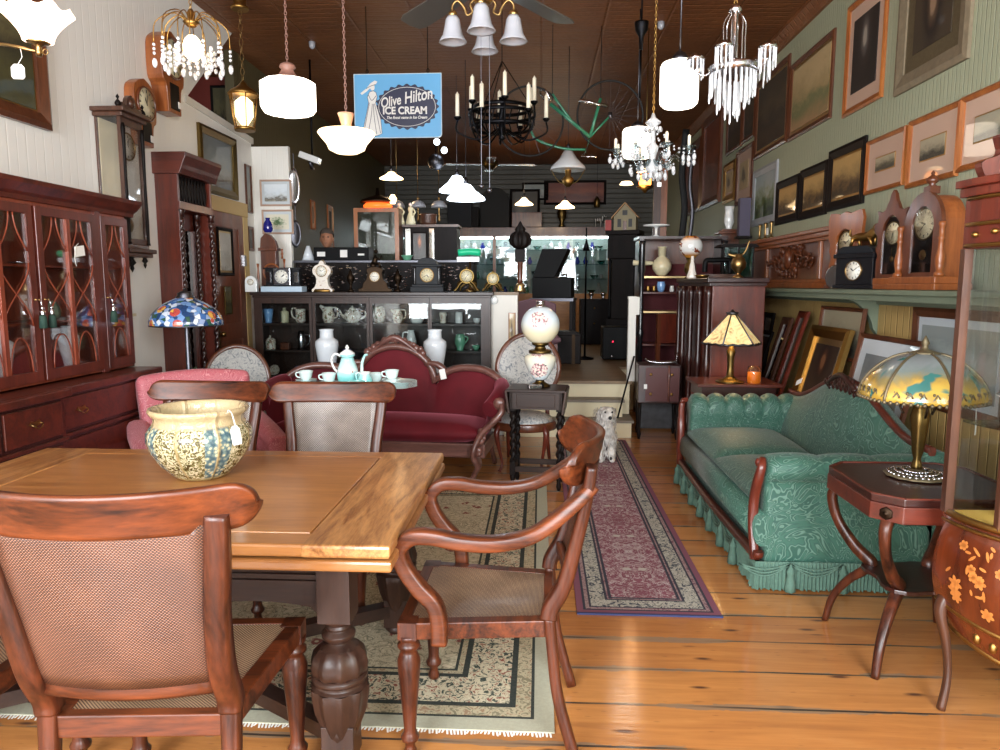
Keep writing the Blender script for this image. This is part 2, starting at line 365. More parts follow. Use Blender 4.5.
# raised rear floor and its steps
b = B(); b.bx(-3.3, .93, 7.42, 15.5, 0, PF-.03, 1); b.bx(.93, XR, 8.7, 15.5, 0, PF-.03, 1); b.bx(-3.3, .95, 7.38, 15.5, PF-.03, PF, 0); b.bx(.95, XR, 8.68, 15.5, PF-.03, PF, 0)
struct(b.build('platform', ['platform_boards', 'cream_paint']))
b = B()
for k, (y, z) in enumerate(((7.05, .175), (7.23, .35))):
    b.bx(-.35, .84+(.07 if k == 0 else 0), y, 7.42, z-.175 if k else 0, z-.025, 0); b.bx(-.37, .86+(.07 if k == 0 else 0), y-.025, 7.42, z-.025, z, 1)
struct(b.build('steps', ['cream_paint', 'step_grey']))
b = B(); b.bx(.90, .975, 7.39, 7.465, PF, 1.36); b.bx(.895, .98, 7.385, 7.47, 1.36, 1.385); b.bx(.975, 1.01, 7.40, 7.45, 1.2, 1.38); struct(b.build('newel_post', 'white_paint'))
# baseboards and cornice
b = B(); b.bx(XR-.02, XR, -2, 8.68, 0, .16); struct(b.build('baseboard_right', 'green_shelf'))
b = B(); b.bx(XL, XL+.02, -2, 6.35, 0, .18); struct(b.build('baseboard_left', 'white_paint'))
b = B(); b.prism([(XR, CEIL), (XR, CEIL-.12), (XR-.03, CEIL-.12), (XR-.1, CEIL-.03), (XR-.1, CEIL)], -2, 15.5); struct(b.build('trim_1', 'tin_ceiling'))
b = B(); b.prism([(7.82, 3.0), (7.82, 3.06), (6.34, 3.14), (6.34, 3.08)], XL-.09, XL+.02, axis='X'); struct(b.build('trim_2', 'white_paint'))
# door in the left partition
dy0, dy1, dz = 6.45, 7.43, 2.2
b = B(); b.bx(XL, XL+.03, dy0-.1, dy0, 0, dz); b.bx(XL, XL+.03, dy1, dy1+.12, 0, dz); b.bx(XL, XL+.035, dy0-.1, dy1+.12, dz, dz+.14); struct(b.build('trim_3', 'door_trim', bevel=.004))
b = B(); b.bx(XL, XL+.012, dy0, dy1, 0, dz)
for y0, y1 in ((dy0, dy0+.12), (dy1-.12, dy1)): b.bx(XL+.012, XL+.025, y0, y1, 0, dz)
for z0, z1 in ((0, .22), (.95, 1.12), (dz-.14, dz)): b.bx(XL+.012, XL+.025, dy0+.12, dy1-.12, z0, z1)
d1 = struct(b.build('door_1', 'door_wood', bevel=.003))
b = B()
for z in (1.75, .5): b.cb((XL+.03, dy1-.005, z), (.02, .05, .11))
b.build('hinge', 'silver', d1)
b = B(); b.cb((XL+.028, dy0+.3, 1.0), (.01, .05, .2)); b.ball((XL+.07, dy0+.3, 1.03), .028); b.build('door_handle', 'brass', d1)
# ================= DINING GROUP =================
def cane(name, ax2, dark='#54301f', light='#b58a62', sc=.0042):
    t = NT(name, .45, 0, .3, .2); s_ = t.sep(t.tc()); 
    def tri(o, w): return t.math('MULTIPLY', t.math('PINGPONG', t.math('DIVIDE', o, w), .5), 2)
    row = t.math('FLOOR', t.math('DIVIDE', s_[ax2], sc)); sh = t.math('MULTIPLY', t.math('MODULO', row, 2), sc*1.0)
    u = tri(t.math('ADD', s_[0], sh), sc*2); w_ = tri(s_[ax2], sc)
    h = t.math('MULTIPLY', u, w_); n = t.noise(t.map(), 9, 4)
    c = t.ramp(t.math('ADD', h, t.math('MULTIPLY', t.math('SUBTRACT', n, .5), .35)), [(.08, '#24120c'), (.3, dark), (.75, light)])
    t.col(c); t.bump(h, .5, .004); return t.m
cane('cane_seat', 1, '#80583c', '#ecd2ac'); cane('cane_back', 2, '#5a3422', '#946448', .0036)

TURN = [(.017, 0), (.019, .015), (.014, .03), (.014, .045), (.024, .055), (.026, .066), (.019, .078), (.017, .095), (.021, .16), (.026, .23), (.031, .30), (.032, .325),
        (.024, .35), (.021, .36), (.031, .368), (.031, .378), (.022, .388), (.030, .398), (.030, .41)]
def crest_bm(zc, y0, half=.31, h=.098, bow=.075, th=.026):
    """curved tablet rail with rounded ends, hollow side towards the sitter"""
    b = B(); n = 40
    def P(u, v, side):
        x = half*sin((u-.5)*pi); rr_ = h*.5; e = max(0, 1-((abs(x)-(half-rr_))/rr_)**2) if abs(x) > half-rr_ else 1
        hh = h/2*(.10+.90*sqrt(e)); z = zc+(v*2-1)*hh-.012*(1-(x/half)**2)*(1 if v > .5 else .6); y = y0-bow*(x/half)**2+(v-.5)*.03+side*th/2*(1 if .02 < v < .98 else .35)
        return (x, y, z)
    vs = [0, .03, .12, .35, .65, .88, .97, 1]
    L = [(v, -1) for v in vs]+[(v, 1) for v in vs[::-1]]
    V = [P(i/n, v, s_) for i in range(n+1) for v, s_ in L]; k = len(L)
    F = [(i*k+j, (i+1)*k+j, (i+1)*k+(j+1) % k, i*k+(j+1) % k) for i in range(n) for j in range(k)]+[list(range(k))[::-1], [n*k+j for j in range(k)]]
    b.add(V, F, 0, True); return b
def dining_chair(label, loc, rz, arms=False):
    t = thing('dining_armchair' if arms else 'dining_chair', label, 'chair', loc, rz)
    zs = .455; fw, bw, d = .26, .205, .24   # seat z, half front/back widths, half depth
    b = B(); b.add([(-fw, -d, zs), (fw, -d, zs), (bw, d, zs), (-bw, d, zs), (-fw, -d, zs-.055), (fw, -d, zs-.055), (bw, d, zs-.055), (-bw, d, zs-.055),
        (-fw+.045, -d+.04, zs), (fw-.045, -d+.04, zs), (bw-.04, d-.03, zs), (-bw+.04, d-.03, zs), (-fw+.03, -d+.03, zs-.055), (fw-.03, -d+.03, zs-.055), (bw-.03, d-.03, zs-.055), (-bw+.03, d-.03, zs-.055)],
        [(0, 1, 9, 8), (1, 2, 10, 9), (2, 3, 11, 10), (3, 0, 8, 11), (0, 4, 5, 1), (1, 5, 6, 2), (2, 6, 7, 3), (3, 7, 4, 0), (4, 12, 13, 5), (5, 13, 14, 6), (6, 14, 15, 7), (7, 15, 12, 4), (8, 9, 13, 12), (9, 10, 14, 13), (10, 11, 15, 14), (11, 8, 12, 15)])
    b.build('seat_frame', 'chair_wood_x', t, bevel=.004)
    b = B()
    def sf(u, v): hw = (fw-.04)*(1-v)+(bw-.038)*v; return ((u*2-1)*hw, -d+.03+(2*d-.055)*v, zs-.002-.02*sin(pi*u)*sin(pi*v))
    b.grid(sf, 14, 14); b.grid(lambda u, v: tuple(Vector(sf(u, v))-Vector((0, 0, .006))), 14, 14); b.build('seat', 'cane_seat', t)
    for sx in (-1, 1):
        b = B(); b.lathe([(r*1.15, z) for r, z in TURN], (sx*(fw-.03), -d+.03, 0), 18); b.cb((sx*(fw-.03), -d+.03, .428), (.058, .058, .056)); b.build('leg', 'chair_wood', t)
        b = B(); b.sweep(spl([(sx*bw, d-.01, .47), (sx*bw, d+.0, .36), (sx*(bw+.005), d+.02, .2), (sx*(bw+.01), d+.075, 0)], 5), [(.036, .046), (.036, .034)], 8, up=(1, 0, 0), sup=.45)
        b.build('leg', 'chair_wood', t)
        b = B(); st = [(sx*bw, d-.012, .465), (sx*bw, d-.005, .50), (sx*(bw+.002), d+.035, .58), (sx*(bw+.01), d+.07, .72), (sx*(bw+.028), d+.10, .87), (sx*(bw+.035), d+.112, .96)]
        b.sweep(spl(st, 5), [(.056, .052), (.05, .055), (.04, .052), (.032, .048)], 8, up=(1, 0, 0), sup=.4)
        b.build('stile', 'chair_wood', t)
    crest_bm(.965, d+.14, .285, .14, .10) .build('crest_rail', 'chair_wood_x', t) if arms else crest_bm(.975, d+.15, .315, .106).build('crest_rail', 'chair_wood_x', t)
    b = B(); b.grid(lambda u, v: ((u*2-1)*(bw-.015+.03*v), d+.03+.085*v**.8+.03*sin(pi*u), .555+.385*v), 12, 12); b.build('back_panel', 'cane_back', t, solid=.008)
    b = B(); b.sweep([((u*2-1)*(bw-.01), d+.022+.02*sin(pi*u), .55-.006*sin(pi*u)) for u in [i/8 for i in range(9)]], (.026, .05), 8, up=(0, 0, 1), sup=.4); b.build('back_rail', 'chair_wood_x', t)
    if arms:
        for sx in (-1, 1):
            X = sx*(fw+.015)
            A = [(sx*(bw+.02), d+.115, .895), (sx*(bw+.045), d+.06, .845), (X+sx*.01, d-.05, .765), (X+sx*.02, d-.16, .735), (X+sx*.02, -.03, .735), (X+sx*.015, -d+.12, .748), (X+sx*.01, -d+.055, .742),
                 (X+sx*.005, -d+.018, .70), (X, -d+.03, .645), (X, -d+.07, .585), (X, -d+.12, .53), (X, -d+.135, .47), (X, -d+.135, .405)]
            b = B(); b.sweep(spl(A, 6), [(.04, .06), (.042, .062), (.046, .056), (.048, .05), (.05, .05), (.05, .055), (.05, .05)], 12, up=(1, 0, 0), sup=.4)
            b.build('arm', 'chair_wood_y', t)
    return t
near = dining_chair('cane-backed mahogany chair seen from behind, drawn up at the front of the oak table', (-.965, 1.80, .0075), rad(-175.5))
dup(near, 'cane-backed chair cut off by the left edge of the photo, before the table', (-1.65, 1.78, .0075), rad(184.5), scale=1.05)
near.scale = (1.05,)*3
dup(near, 'cane-backed chair behind the table facing the camera, just in front of the tea set', (-1.02, 3.20, .0075), rad(2), scale=(1, 1, .985))
dup(near, 'dining chair behind the table and behind the ceramic pot, beside the pink armchair', (-1.685, 3.20, .0075), rad(-3), scale=(1, 1, .985))
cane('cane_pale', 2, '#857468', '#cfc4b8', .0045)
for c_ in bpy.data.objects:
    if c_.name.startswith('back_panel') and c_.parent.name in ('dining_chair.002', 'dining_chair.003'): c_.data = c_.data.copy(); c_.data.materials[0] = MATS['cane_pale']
dining_chair('open-armed mahogany chair with cane seat at the right-hand end of the oak table', (-.19, 2.345, .0075), rad(-91), True)

# ---- table ----
tb = thing('dining_table', 'large oak draw-leaf dining table with bulbous carved legs', 'table', (-1.325, 2.51, .0075))
L, W = .905, .575
for y0 in (-W, W-.10): b = B(); b.bx(-L, L, y0, y0+.10, .722, .76); b.build('side_board', 'table_oak', tb, bevel=.008)
b = B(); b.bx(-L+.26, L-.26, -W+.102, W-.102, .724, .7605); b.build('tabletop', 'table_oak', tb, bevel=.003)
for sx in (-1, 1):
    b = B(); x = sorted((sx*(L+.002), sx*(L-.258))); b.bx(x[0], x[1], -W-.002, W+.002, .721, .7603); b.build('breadboard_end', 'table_oak_y', tb, bevel=.009)
    b = B(); x = sorted((sx*(L+.006), sx*.02)); b.bx(x[0], x[1], -W-.004, W+.004, .682, .715); b.build('leaf', 'table_oak', tb, bevel=.008)
# frieze with mouldings and scalloped lower edge
def scallop(a0, a1, zt, zb, n=40):
    top = [(a0, zt), (a1, zt)][::-1]; low = []
    for i in range(n+1):
        u = i/n; z = zb+.035*abs(sin(pi*u*3))**.7-.03*(1 if u < .04 or u > .96 else 0); low.append((a0+(a1-a0)*u, z))
    return low+top
fx, fy = L-.20, W-.13
for s_ in (-1, 1):
    b = B(); y = s_*fy; b.prism(scallop(-fx, fx, .684, .50), y-.014, y+.014)
    for z in (.655, .62, .6): b.cb((0, y-.014+.03*(s_ > 0)-.001*0, z), (2*fx, .022, .014))
    b.build('frieze', 'dark_oak_x', tb)
    b = B(); x = s_*fx; b.prism(scallop(-fy, fy, .684, .50), x-.014, x+.014, axis='X')
    for z in (.655, .62, .6): b.cb((x, 0, z), (.04, 2*fy, .014))
    b.build('frieze', 'dark_oak', tb)
BULB = [(.05, 0), (.055, .02), (.055, .05), (.04, .06), (.04, .075), (.05, .085), (.046, .10), (.06, .14), (.078, .19), (.086, .24), (.088, .27)]
UP = [(.088, .272), (.078, .278), (.076, .287), (.086, .295), (.086, .305), (.08, .312), (.084, .325), (.086, .345), (.078, .375), (.06, .395), (.045, .402), (.034, .41), (.05, .425), (.052, .437), (.036, .45), (.04, .458), (.034, .466), (.046, .476), (.05, .484)]
for sx in (-1, 1):
    for sy in (-1, 1):
        b = B(); c = (sx*(L-.19), sy*(W-.13), 0); b.cb((c[0], c[1], .583), (.1, .1, .2)); b.cb((c[0], c[1], .09), (.10, .10, .12))
        b.lathe([(.045, .0), (.055, .012), (.05, .03)], c, 20)
        b.lathe([(r, z+.0) for r, z in BULB if z >= .1], c, 40, flute=.055, nf=10); b.lathe(UP[:6], c, 32); b.lathe(UP[5:10], c, 40, flute=.05, nf=10); b.lathe(UP[9:], c, 32)
        b.lathe([(.05, .15), (.056, .14), (.05, .1)][::-1], c, 24)
        b.build('leg', 'dark_oak', tb, bevel=.003)
for a in (1, -1):
    b = B(); b.sweep([(-(L-.19), -a*(W-.13), .10), ((L-.19), a*(W-.13), .10)], (.06, .05+.002*a), 4, up=(0, 0, 1)); b.build('stretcher', 'dark_oak_x', tb)

# ---- ceramic pot ----
t = NT('majolica', .22, 0, .6, .08); v = t.map(); s_ = t.sep(v)
ang = t.math('ARCTAN2', s_[1], s_[0]); pan = t.math('PINGPONG', t.math('MULTIPLY', ang, 8/(2*pi)), .5)
n = t.noise(t.map((1, 1, 1)), 55, 3, .6, 2); vo = t.vor(t.map(), 60)
lace = t.ramp(n, [(.42, '#4a3e22'), (.5, '#8f8a56'), (.56, '#d6ccac')])
blue = t.ramp(vo, [(.2, '#d8cca0'), (.42, '#7c918a'), (.7, '#435f68')])
pc = t.mix(t.ramp(t.math('PINGPONG', t.math('MULTIPLY', ang, 4/(2*pi)), .5), [(.30, '#000000'), (.33, '#ffffff')], 'CONSTANT'), lace, blue)
pc = t.mix(t.ramp(pan, [(.0, '#ffffff'), (.06, '#000000')]), pc, '#b29a6a'); pc = t.mix(t.ramp(s_[2], [(.205, '#000000'), (.215, '#ffffff')]), pc, '#bda880')
pc = t.mix(t.ramp(t.math('MULTIPLY', s_[2], 10), [(.06, '#ffffff'), (.2, '#000000')]), pc, '#a8996a')
t.col(pc); t.bump(t.math('ADD', n, t.ramp(pan, [(0, '#ffffff'), (.09, '#000000')])), .6, .01)
jp = thing('jardiniere', 'wide ceramic jardiniere with raised green and cream panels on the oak table', 'pot', (-1.30, 2.65, .7685))
b = B(); b.lathe([(.085, 0), (.095, .006), (.11, .02), (.15, .06), (.18, .11), (.192, .15), (.19, .18), (.172, .207), (.163, .218), (.163, .24), (.176, .25), (.182, .262), (.178, .272), (.166, .27), (.156, .255), (.155, .22), (.17, .18), (.165, .1), (.09, .03), (.001, .022)], n=64); b.build('body', 'majolica', jp)
b = B(); b.tube(spl([(.150, -.09, .262), (.160, -.1, .275), (.178, -.11, .262), (.186, -.112, .235), (.19, -.112, .215)], 4), .0015, 6); b.tube([(.146, -.10, .262), (.175, -.112, .272), (.188, -.115, .218)], .001, 5); b.build('string', 'string', jp)
b = B(); b.T = TR(.192, -.118, .185) @ RY(rad(-8)) @ RZ(rad(40)); b.prism([(-.014, -.035), (.014, -.035), (.017, -.028), (.017, .022), (.008, .036), (-.008, .036), (-.017, .022), (-.017, -.028)], -.001, .001)
b.build('price_tag', 'paper_tag', jp)

# ---- rugs ----
def rug(name, x0, x1, y0, y1, th, field, motif, ctr, label, guard, edge, sc, band=.16, fringe=True, edge_col='#b9b39c'):
    t = NT(name+'_pile', .95, spec=.1); s_ = t.sep(t.tc()); hw, hl = (x1-x0)/2, (y1-y0)/2
    dx = t.math('SUBTRACT', hw, t.math('ABSOLUTE', s_[0])); dy = t.math('SUBTRACT', hl, t.math('ABSOLUTE', s_[1])); dd = t.math('MINIMUM', dx, dy)
    sym = t.n('CombineXYZ'); t.l(t.math('ABSOLUTE', s_[0]), sym.inputs[0]); t.l(t.math('PINGPONG', s_[1], .55), sym.inputs[1])
    v = sym.outputs[0]; n = t.noise(t.map(src=v), 14, 4, .6, 2.2); vo = t.vor(t.map(src=v), 9); vc = t.vor(t.map(src=v), 24)
    flow = t.ramp(n, [(.40, field[0]), (.455, field[1]), (.5, field[0]), (.54, field[2]), (.58, field[0]), (.63, field[3])])
    flow = t.mix(t.ramp(t.math('ADD', vo, t.math('MULTIPLY', t.math('SUBTRACT', n, .5), .5)), [(.2, '#ffffff'), (.24, '#000000')]), flow, motif[0]); flow = t.mix(t.ramp(vo, [(.06, '#ffffff'), (.1, '#000000')]), flow, motif[1])
    flow = t.mix(t.ramp(vc, [(.14, '#a0a0a0'), (.22, '#000000')]), flow, motif[2])
    nb = t.noise(t.map(), 32, 3, .6, 1.5); bnd = t.ramp(nb, [(.42, guard[1]), (.48, guard[0]), (.56, guard[0]), (.62, guard[2])])
    stops = t.ramp(t.math('DIVIDE', dd, .5), [(0, '#000000'), (edge/.5, '#202020'), ((edge+.012)/.5, '#404040'), ((edge+band*.22)/.5, '#202020'), ((edge+band*.3)/.5, '#606060'), ((edge+band*.85)/.5, '#202020'), ((edge+band*.93)/.5, '#404040'), ((edge+band)/.5, '#202020'), ((edge+band+.012)/.5, '#ffffff')], 'CONSTANT')
    val = t.math('ADD', stops, 0)
    def zone(lo, hi): return t.math('MULTIPLY', t.math('GREATER_THAN', val, lo), t.math('LESS_THAN', val, hi))
    c = t.mix(zone(-1, .005), flow, edge_col); c = t.mix(zone(.005, .02), c, guard[3]); c = t.mix(zone(.02, .08), c, t.mix(.55, bnd, guard[4])); c = t.mix(zone(.08, .2), c, bnd)
    c = t.mix(t.math('MULTIPLY', t.noise(t.map(), 90, 2), .35), c, '#6a6258'); t.col(c); t.bump(t.noise(t.map(), 260, 2), .3, .003)
    o = thing(name, label, 'rug', ((x0+x1)/2, (y0+y1)/2, 0)); b = B(); b.bx(-hw, hw, -hl, hl, .001, th); b.build('pile', name+'_pile', o, bevel=.002)
    if fringe:
        for sy in (-1, 1):
            b = B(); k = int(2*hw/.012)
            for i in range(k):
                x = -hw+.006+i*.012; q = random.uniform(-.006, .006); b.add([(x-.004, sy*hl, .004), (x+.004, sy*hl, .004), (x+.003+q, sy*(hl+.018+q), .002), (x-.003+q, sy*(hl+.018+q), .002)], [(0, 1, 2, 3)])
            b.build('fringe', 'string', o)
    return o
rug('oriental_rug', -2.35, .06, 2.26, 5.35, .007, ['#d6c8aa', '#6c6a54', '#aaa488', '#c4b698'], ['#84443c', '#d2c6a4', '#4a4e42'], None, 'large cream and olive floral oriental rug under the dining table', ['#d0c4a6', '#33403a', '#8a4a3c', '#26302e', '#a89a78'], .07, 11, .3, True, '#b0ae98')
ru = rug('carpet_runner', .18, .84, 3.165, 6.93, .006, ['#8a5060', '#c4bab6', '#743a4a', '#ac9c9a'], ['#b9b2a8', '#5a3040', '#c4bcb4'], None, 'long burgundy carpet runner leading to the steps', ['#b8b4a6', '#3c4450', '#7a7a70', '#2c3040', '#8e5060'], .03, 9, .13, False, '#7e4a5c')
b = B(); b.bx(-.33, .33, -1.895, -1.883, .001, .009); b.build('binding', plain('navy_binding', '#2c3358', .8), ru)
# ================= GREEN SOFA =================
def damask(name, dark, mid, light, sc=7, rough=.5):
    t = NT(name, rough, 0, spec=.4); t.set(t.b, 'Sheen Weight', .12); v = t.map()
    n = t.noise(v, sc, 2, .5, 3.2); w_ = t.math('PINGPONG', t.math('MULTIPLY', n, 6), .5)
    n2 = t.noise(v, sc*5, 3); h = t.ramp(w_, [(.10, '#000000'), (.15, '#ffffff'), (.22, '#ffffff'), (.27, '#000000')])
    c = t.mix(t.ramp(w_, [(.3, '#000000'), (.4, '#ffffff')]), dark, mid); c = t.mix(t.math('MULTIPLY', h, .75), c, light); c = t.mix(t.math('MULTIPLY', n2, .3), c, mid); t.col(c)
    t.bump(t.math('ADD', h, t.math('MULTIPLY', n2, .5)), .25, .006); return t.m
damask('green_damask', '#2c5145', '#375f50', '#688a79', 3.6); plain('fringe_green', '#4f6c5e', .9, scale=60, var=.3)
sf = thing('green_sofa', 'green damask camelback sofa with mahogany trim and a long fringe', 'sofa', (1.53, 4.47, 0), -pi/2)
HL = 1.01; FY = -.43; BY = .40
b = B(); b.bx(-HL+.03, HL-.03, FY+.03, BY, .10, .36); b.build('base', 'green_damask', sf, bevel=.02)
b = B(); b.sweep([(-HL+.02, FY+.01, .30), (HL-.02, FY+.01, .30)], (.1, .16), 12, up=(0, 0, 1), sup=.75); b.build('front_apron', 'green_damask', sf)
b = B(); b.sweep(spl([(-HL, FY-.02, .50), (-HL+.01, FY-.025, .3), (-HL+.03, FY-.02, .185), (-HL+.2, FY-.02, .165), (0, FY-.03, .16), (HL-.2, FY-.02, .165), (HL-.03, FY-.02, .175), (HL-.01, FY-.02, .2)], 5), (.04, .05), 10, up=(0, 1, 0), sup=.6); b.build('front_rail', 'mahogany_x', sf)
def cushion(x0, x1, y0, y1, z0, z1, puff=.035):
    b = B(); n = 14
    def P(u, v, top):
        e = (1-(2*u-1)**6)*(1-(2*v-1)**6); x = x0+(x1-x0)*u; y = y0+(y1-y0)*v
        zm = (z0+z1)/2; return (x, y, zm+(1 if top else -1)*((z1-z0)/2*(.35+.65*e**.5)+(puff*sin(pi*u)*sin(pi*v) if top else 0)))
    b.grid(lambda u, v: P(u, v, 1), n, n); b.grid(lambda u, v: P(u, v, 0), n, n)
    for fn in (lambda u, v: tuple(Vector(P(u, 0, 0)).lerp(Vector(P(u, 0, 1)), v)+Vector((0, -.012*sin(pi*v), 0))), lambda u, v: tuple(Vector(P(u, 1, 0)).lerp(Vector(P(u, 1, 1)), v)),
               lambda u, v: tuple(Vector(P(0, u, 0)).lerp(Vector(P(0, u, 1)), v)+Vector((-.012*sin(pi*v), 0, 0))), lambda u, v: tuple(Vector(P(1, u, 0)).lerp(Vector(P(1, u, 1)), v)+Vector((.012*sin(pi*v), 0, 0)))):
        b.grid(fn, n, 4)
    return b
for x0, x1 in ((-HL+.16, .0), (.0, HL-.16)): cushion(x0+.004, x1-.004, FY+.01, BY-.2, .345, .47).build('seat_cushion', 'green_damask', sf)
for sx in (-1, 1):
    b = B(); prof = []
    # arm section in XZ (outward roll), lofted front to back
    sec = [(HL-.20, .34), (HL-.19, .48), (HL-.20, .57), (HL-.185, .625), (HL-.14, .662), (HL-.08, .668), (HL-.025, .645), (HL-.005, .60), (HL-.02, .56), (HL-.04, .53), (HL-.035, .40), (HL-.03, .09), (HL-.2, .09)]
    sec = [tuple(p) for p in spl([(x, 0, z) for x, z in sec], 3)]
    k = len(sec); ny = 48; V = []
    for j in range(ny+1):
        y = FY+.02+(BY-.05-FY)*j/ny; tuft = (.034 if sx < 0 else .012)*abs(sin(pi*j/ny*(6 if sx < 0 else 3)))**.6-.006
        e = .96 if j in (0, ny) else 1
        for x, _, z in sec:
            f = 1 if z > .45 else 0; V.append((sx*(HL-.1+(x-HL+.1)*e*(1+f*tuft*1.5)), y, .38+(z-.38)*(e)+f*tuft*(1.2 if z > .6 else .2)))
    F = [(j*k+i, j*k+(i+1) % k, (j+1)*k+(i+1) % k, (j+1)*k+i) for j in range(ny) for i in range(k)]+[list(range(k)), list(range(ny*k, ny*k+k))]
    b.add(V, F, 0, True); b.build('arm', 'green_damask', sf)
    b = B(); b.sweep(spl([(sx*(HL-.075), FY-.0, .648), (sx*(HL-.03), FY-.015, .625), (sx*(HL-.04), FY-.025, .56), (sx*(HL-.075), FY-.03, .46), (sx*(HL-.085), FY-.03, .34), (sx*(HL-.06), FY-.03, .23), (sx*(HL-.035), FY-.03, .15)], 5), [(.03, .035), (.045, .045), (.04, .05), (.05, .04)], 10, up=(0, 1, 0), sup=.6)
    b.ball((sx*(HL-.065), FY-.025, .635), .022, 10, sy=.6); b.build('arm_post', 'mahogany', sf)
def camel(x):
    u = abs(x)/(HL-.02); return .70+.215*(.5+.5*cos(pi*min(1, u*1.18)))**.9
b = B()
def backf(u, v):
    x = (u*2-1)*(HL-.03); zt = camel(x); z = .36+(zt-.36)*v; return (x, BY-.165+.10*v**1.3-.03*sin(pi*v)*(1-(2*u-1)**4), z)
b.grid(backf, 36, 12); b.grid(lambda u, v: (((u*2-1)*(HL-.03)), BY+.02, .1+(camel((u*2-1)*(HL-.03))-.1)*v), 36, 4)
b.grid(lambda u, v: tuple(Vector(backf(u, 1)).lerp(Vector((((u*2-1)*(HL-.03)), BY+.02, camel((u*2-1)*(HL-.03)))), v)), 36, 2)
for e in (0, 1): b.grid(lambda u, v: tuple(Vector(backf(e, u)).lerp(Vector((((e*2-1)*(HL-.03)), BY+.02, .1+(camel(HL-.03)-.1)*u)), v)), 6, 2)
b.build('back', 'green_damask', sf)
b = B(); xs = [(-1+2*i/30)*(HL-.02) for i in range(31)]; b.sweep([(x, BY-.05, camel(x)+.008) for x in xs], [(.045, .035)]*31, 10, up=(0, 1, 0), sup=.7); b.build('crest_rail', 'mahogany_x', sf)
b = B()
for i in range(15):
    x = -.26+.52*i/14; z = camel(x)+.012-.02*(i % 2); r = .022+.012*cos((i-7)/7*1.5); b.ball((x, BY-.075, z), r, 8, sy=.6); b.ball((x*.8, BY-.08, z-.035+.02*abs(i-7)/7), r*.8, 8, sy=.6)
b.tube(spl([(-.2, BY-.08, .88), (-.1, BY-.09, .93), (0, BY-.09, .955), (.1, BY-.09, .93), (.2, BY-.08, .88)], 5), .016, 8); b.build('carving', 'mahogany_dark', sf)
def fringe(pts, name='fringe'):
    b = B(); n = len(pts)-1; L = sum((Vector(pts[i+1])-Vector(pts[i])).length for i in range(n)); k = int(L/.009)
    P = [Vector(p) for p in pts]; cum = [0]
    for i in range(n): cum.append(cum[-1]+(P[i+1]-P[i]).length)
    def w(d):
        for i in range(n):
            if d <= cum[i+1]+1e-6: return P[i].lerp(P[i+1], (d-cum[i])/(cum[i+1]-cum[i])), (P[i+1]-P[i]).normalized()
    V = []
    for i in range(k+1):
        p, tg = w(L*i/k); nn = Vector((tg.y, -tg.x, 0)); o = .004 if i % 2 else -.004; d = L*i/k
        sw = .012*sin(d*38)+.006*sin(d*91)
        for z, m in ((.155, .2), (.12, 1), (.05, 1.3), (.012+.006*sin(i*2.1), 1.7)): V.append(tuple(p+nn*(o*m+sw*(.155-z)*4)+Vector((0, 0, z))))
    b.add(V, [(i*4+j, (i+1)*4+j, (i+1)*4+j+1, i*4+j+1) for i in range(k) for j in range(3)], 0, False); return b.build(name, 'fringe_green', sf)
fringe([(-HL-.005, BY, 0), (-HL-.005, FY-.035, 0), (HL+.005, FY-.035, 0), (HL+.005, BY, 0)])
for i in range(10):   # tassels and swags along the front and the near end
    p = [(-HL+.1+i*.27, FY-.055)] if i < 8 else []
    q = (-HL+.1+i*.265, FY-.055) if i < 7 else (HL+.02, FY+.13+(i-7)*.25)
    b = B(); b.lathe([(.004, .15), (.008, .135), (.018, .12), (.02, .105), (.016, .098), (.024, .05), (.026, .012), (.001, .01)], (q[0], q[1], 0), 12, flute=.08, nf=6)
    b.build('tassel', 'fringe_green', sf)
b = B()
for i in range(9):
    if i < 6: a, c = Vector((-HL+.1+i*.265, FY-.05, .15)), Vector((-HL+.1+(i+1)*.265, FY-.05, .15))
    else: a, c = Vector((HL+.015, FY+.13+(i-7)*.25, .15)), Vector((HL+.015, FY+.13+(i-6)*.25, .15))
    for k in (0, .018, .034):
        if i < 8: b.tube([tuple(a.lerp(c, u/8)-Vector((0, 0, (.03+k)*sin(pi*u/8)))) for u in range(9)], .005, 5)
b.build('swag_cord', 'fringe_green', sf)
b = B(); b.T = TR(-.62, BY-.12, .83) @ RX(rad(-25)) @ RY(rad(-25)); b.cb((0, 0, 0), (.075, .002, .04)); b.build('price_tag', 'paper_tag', sf)

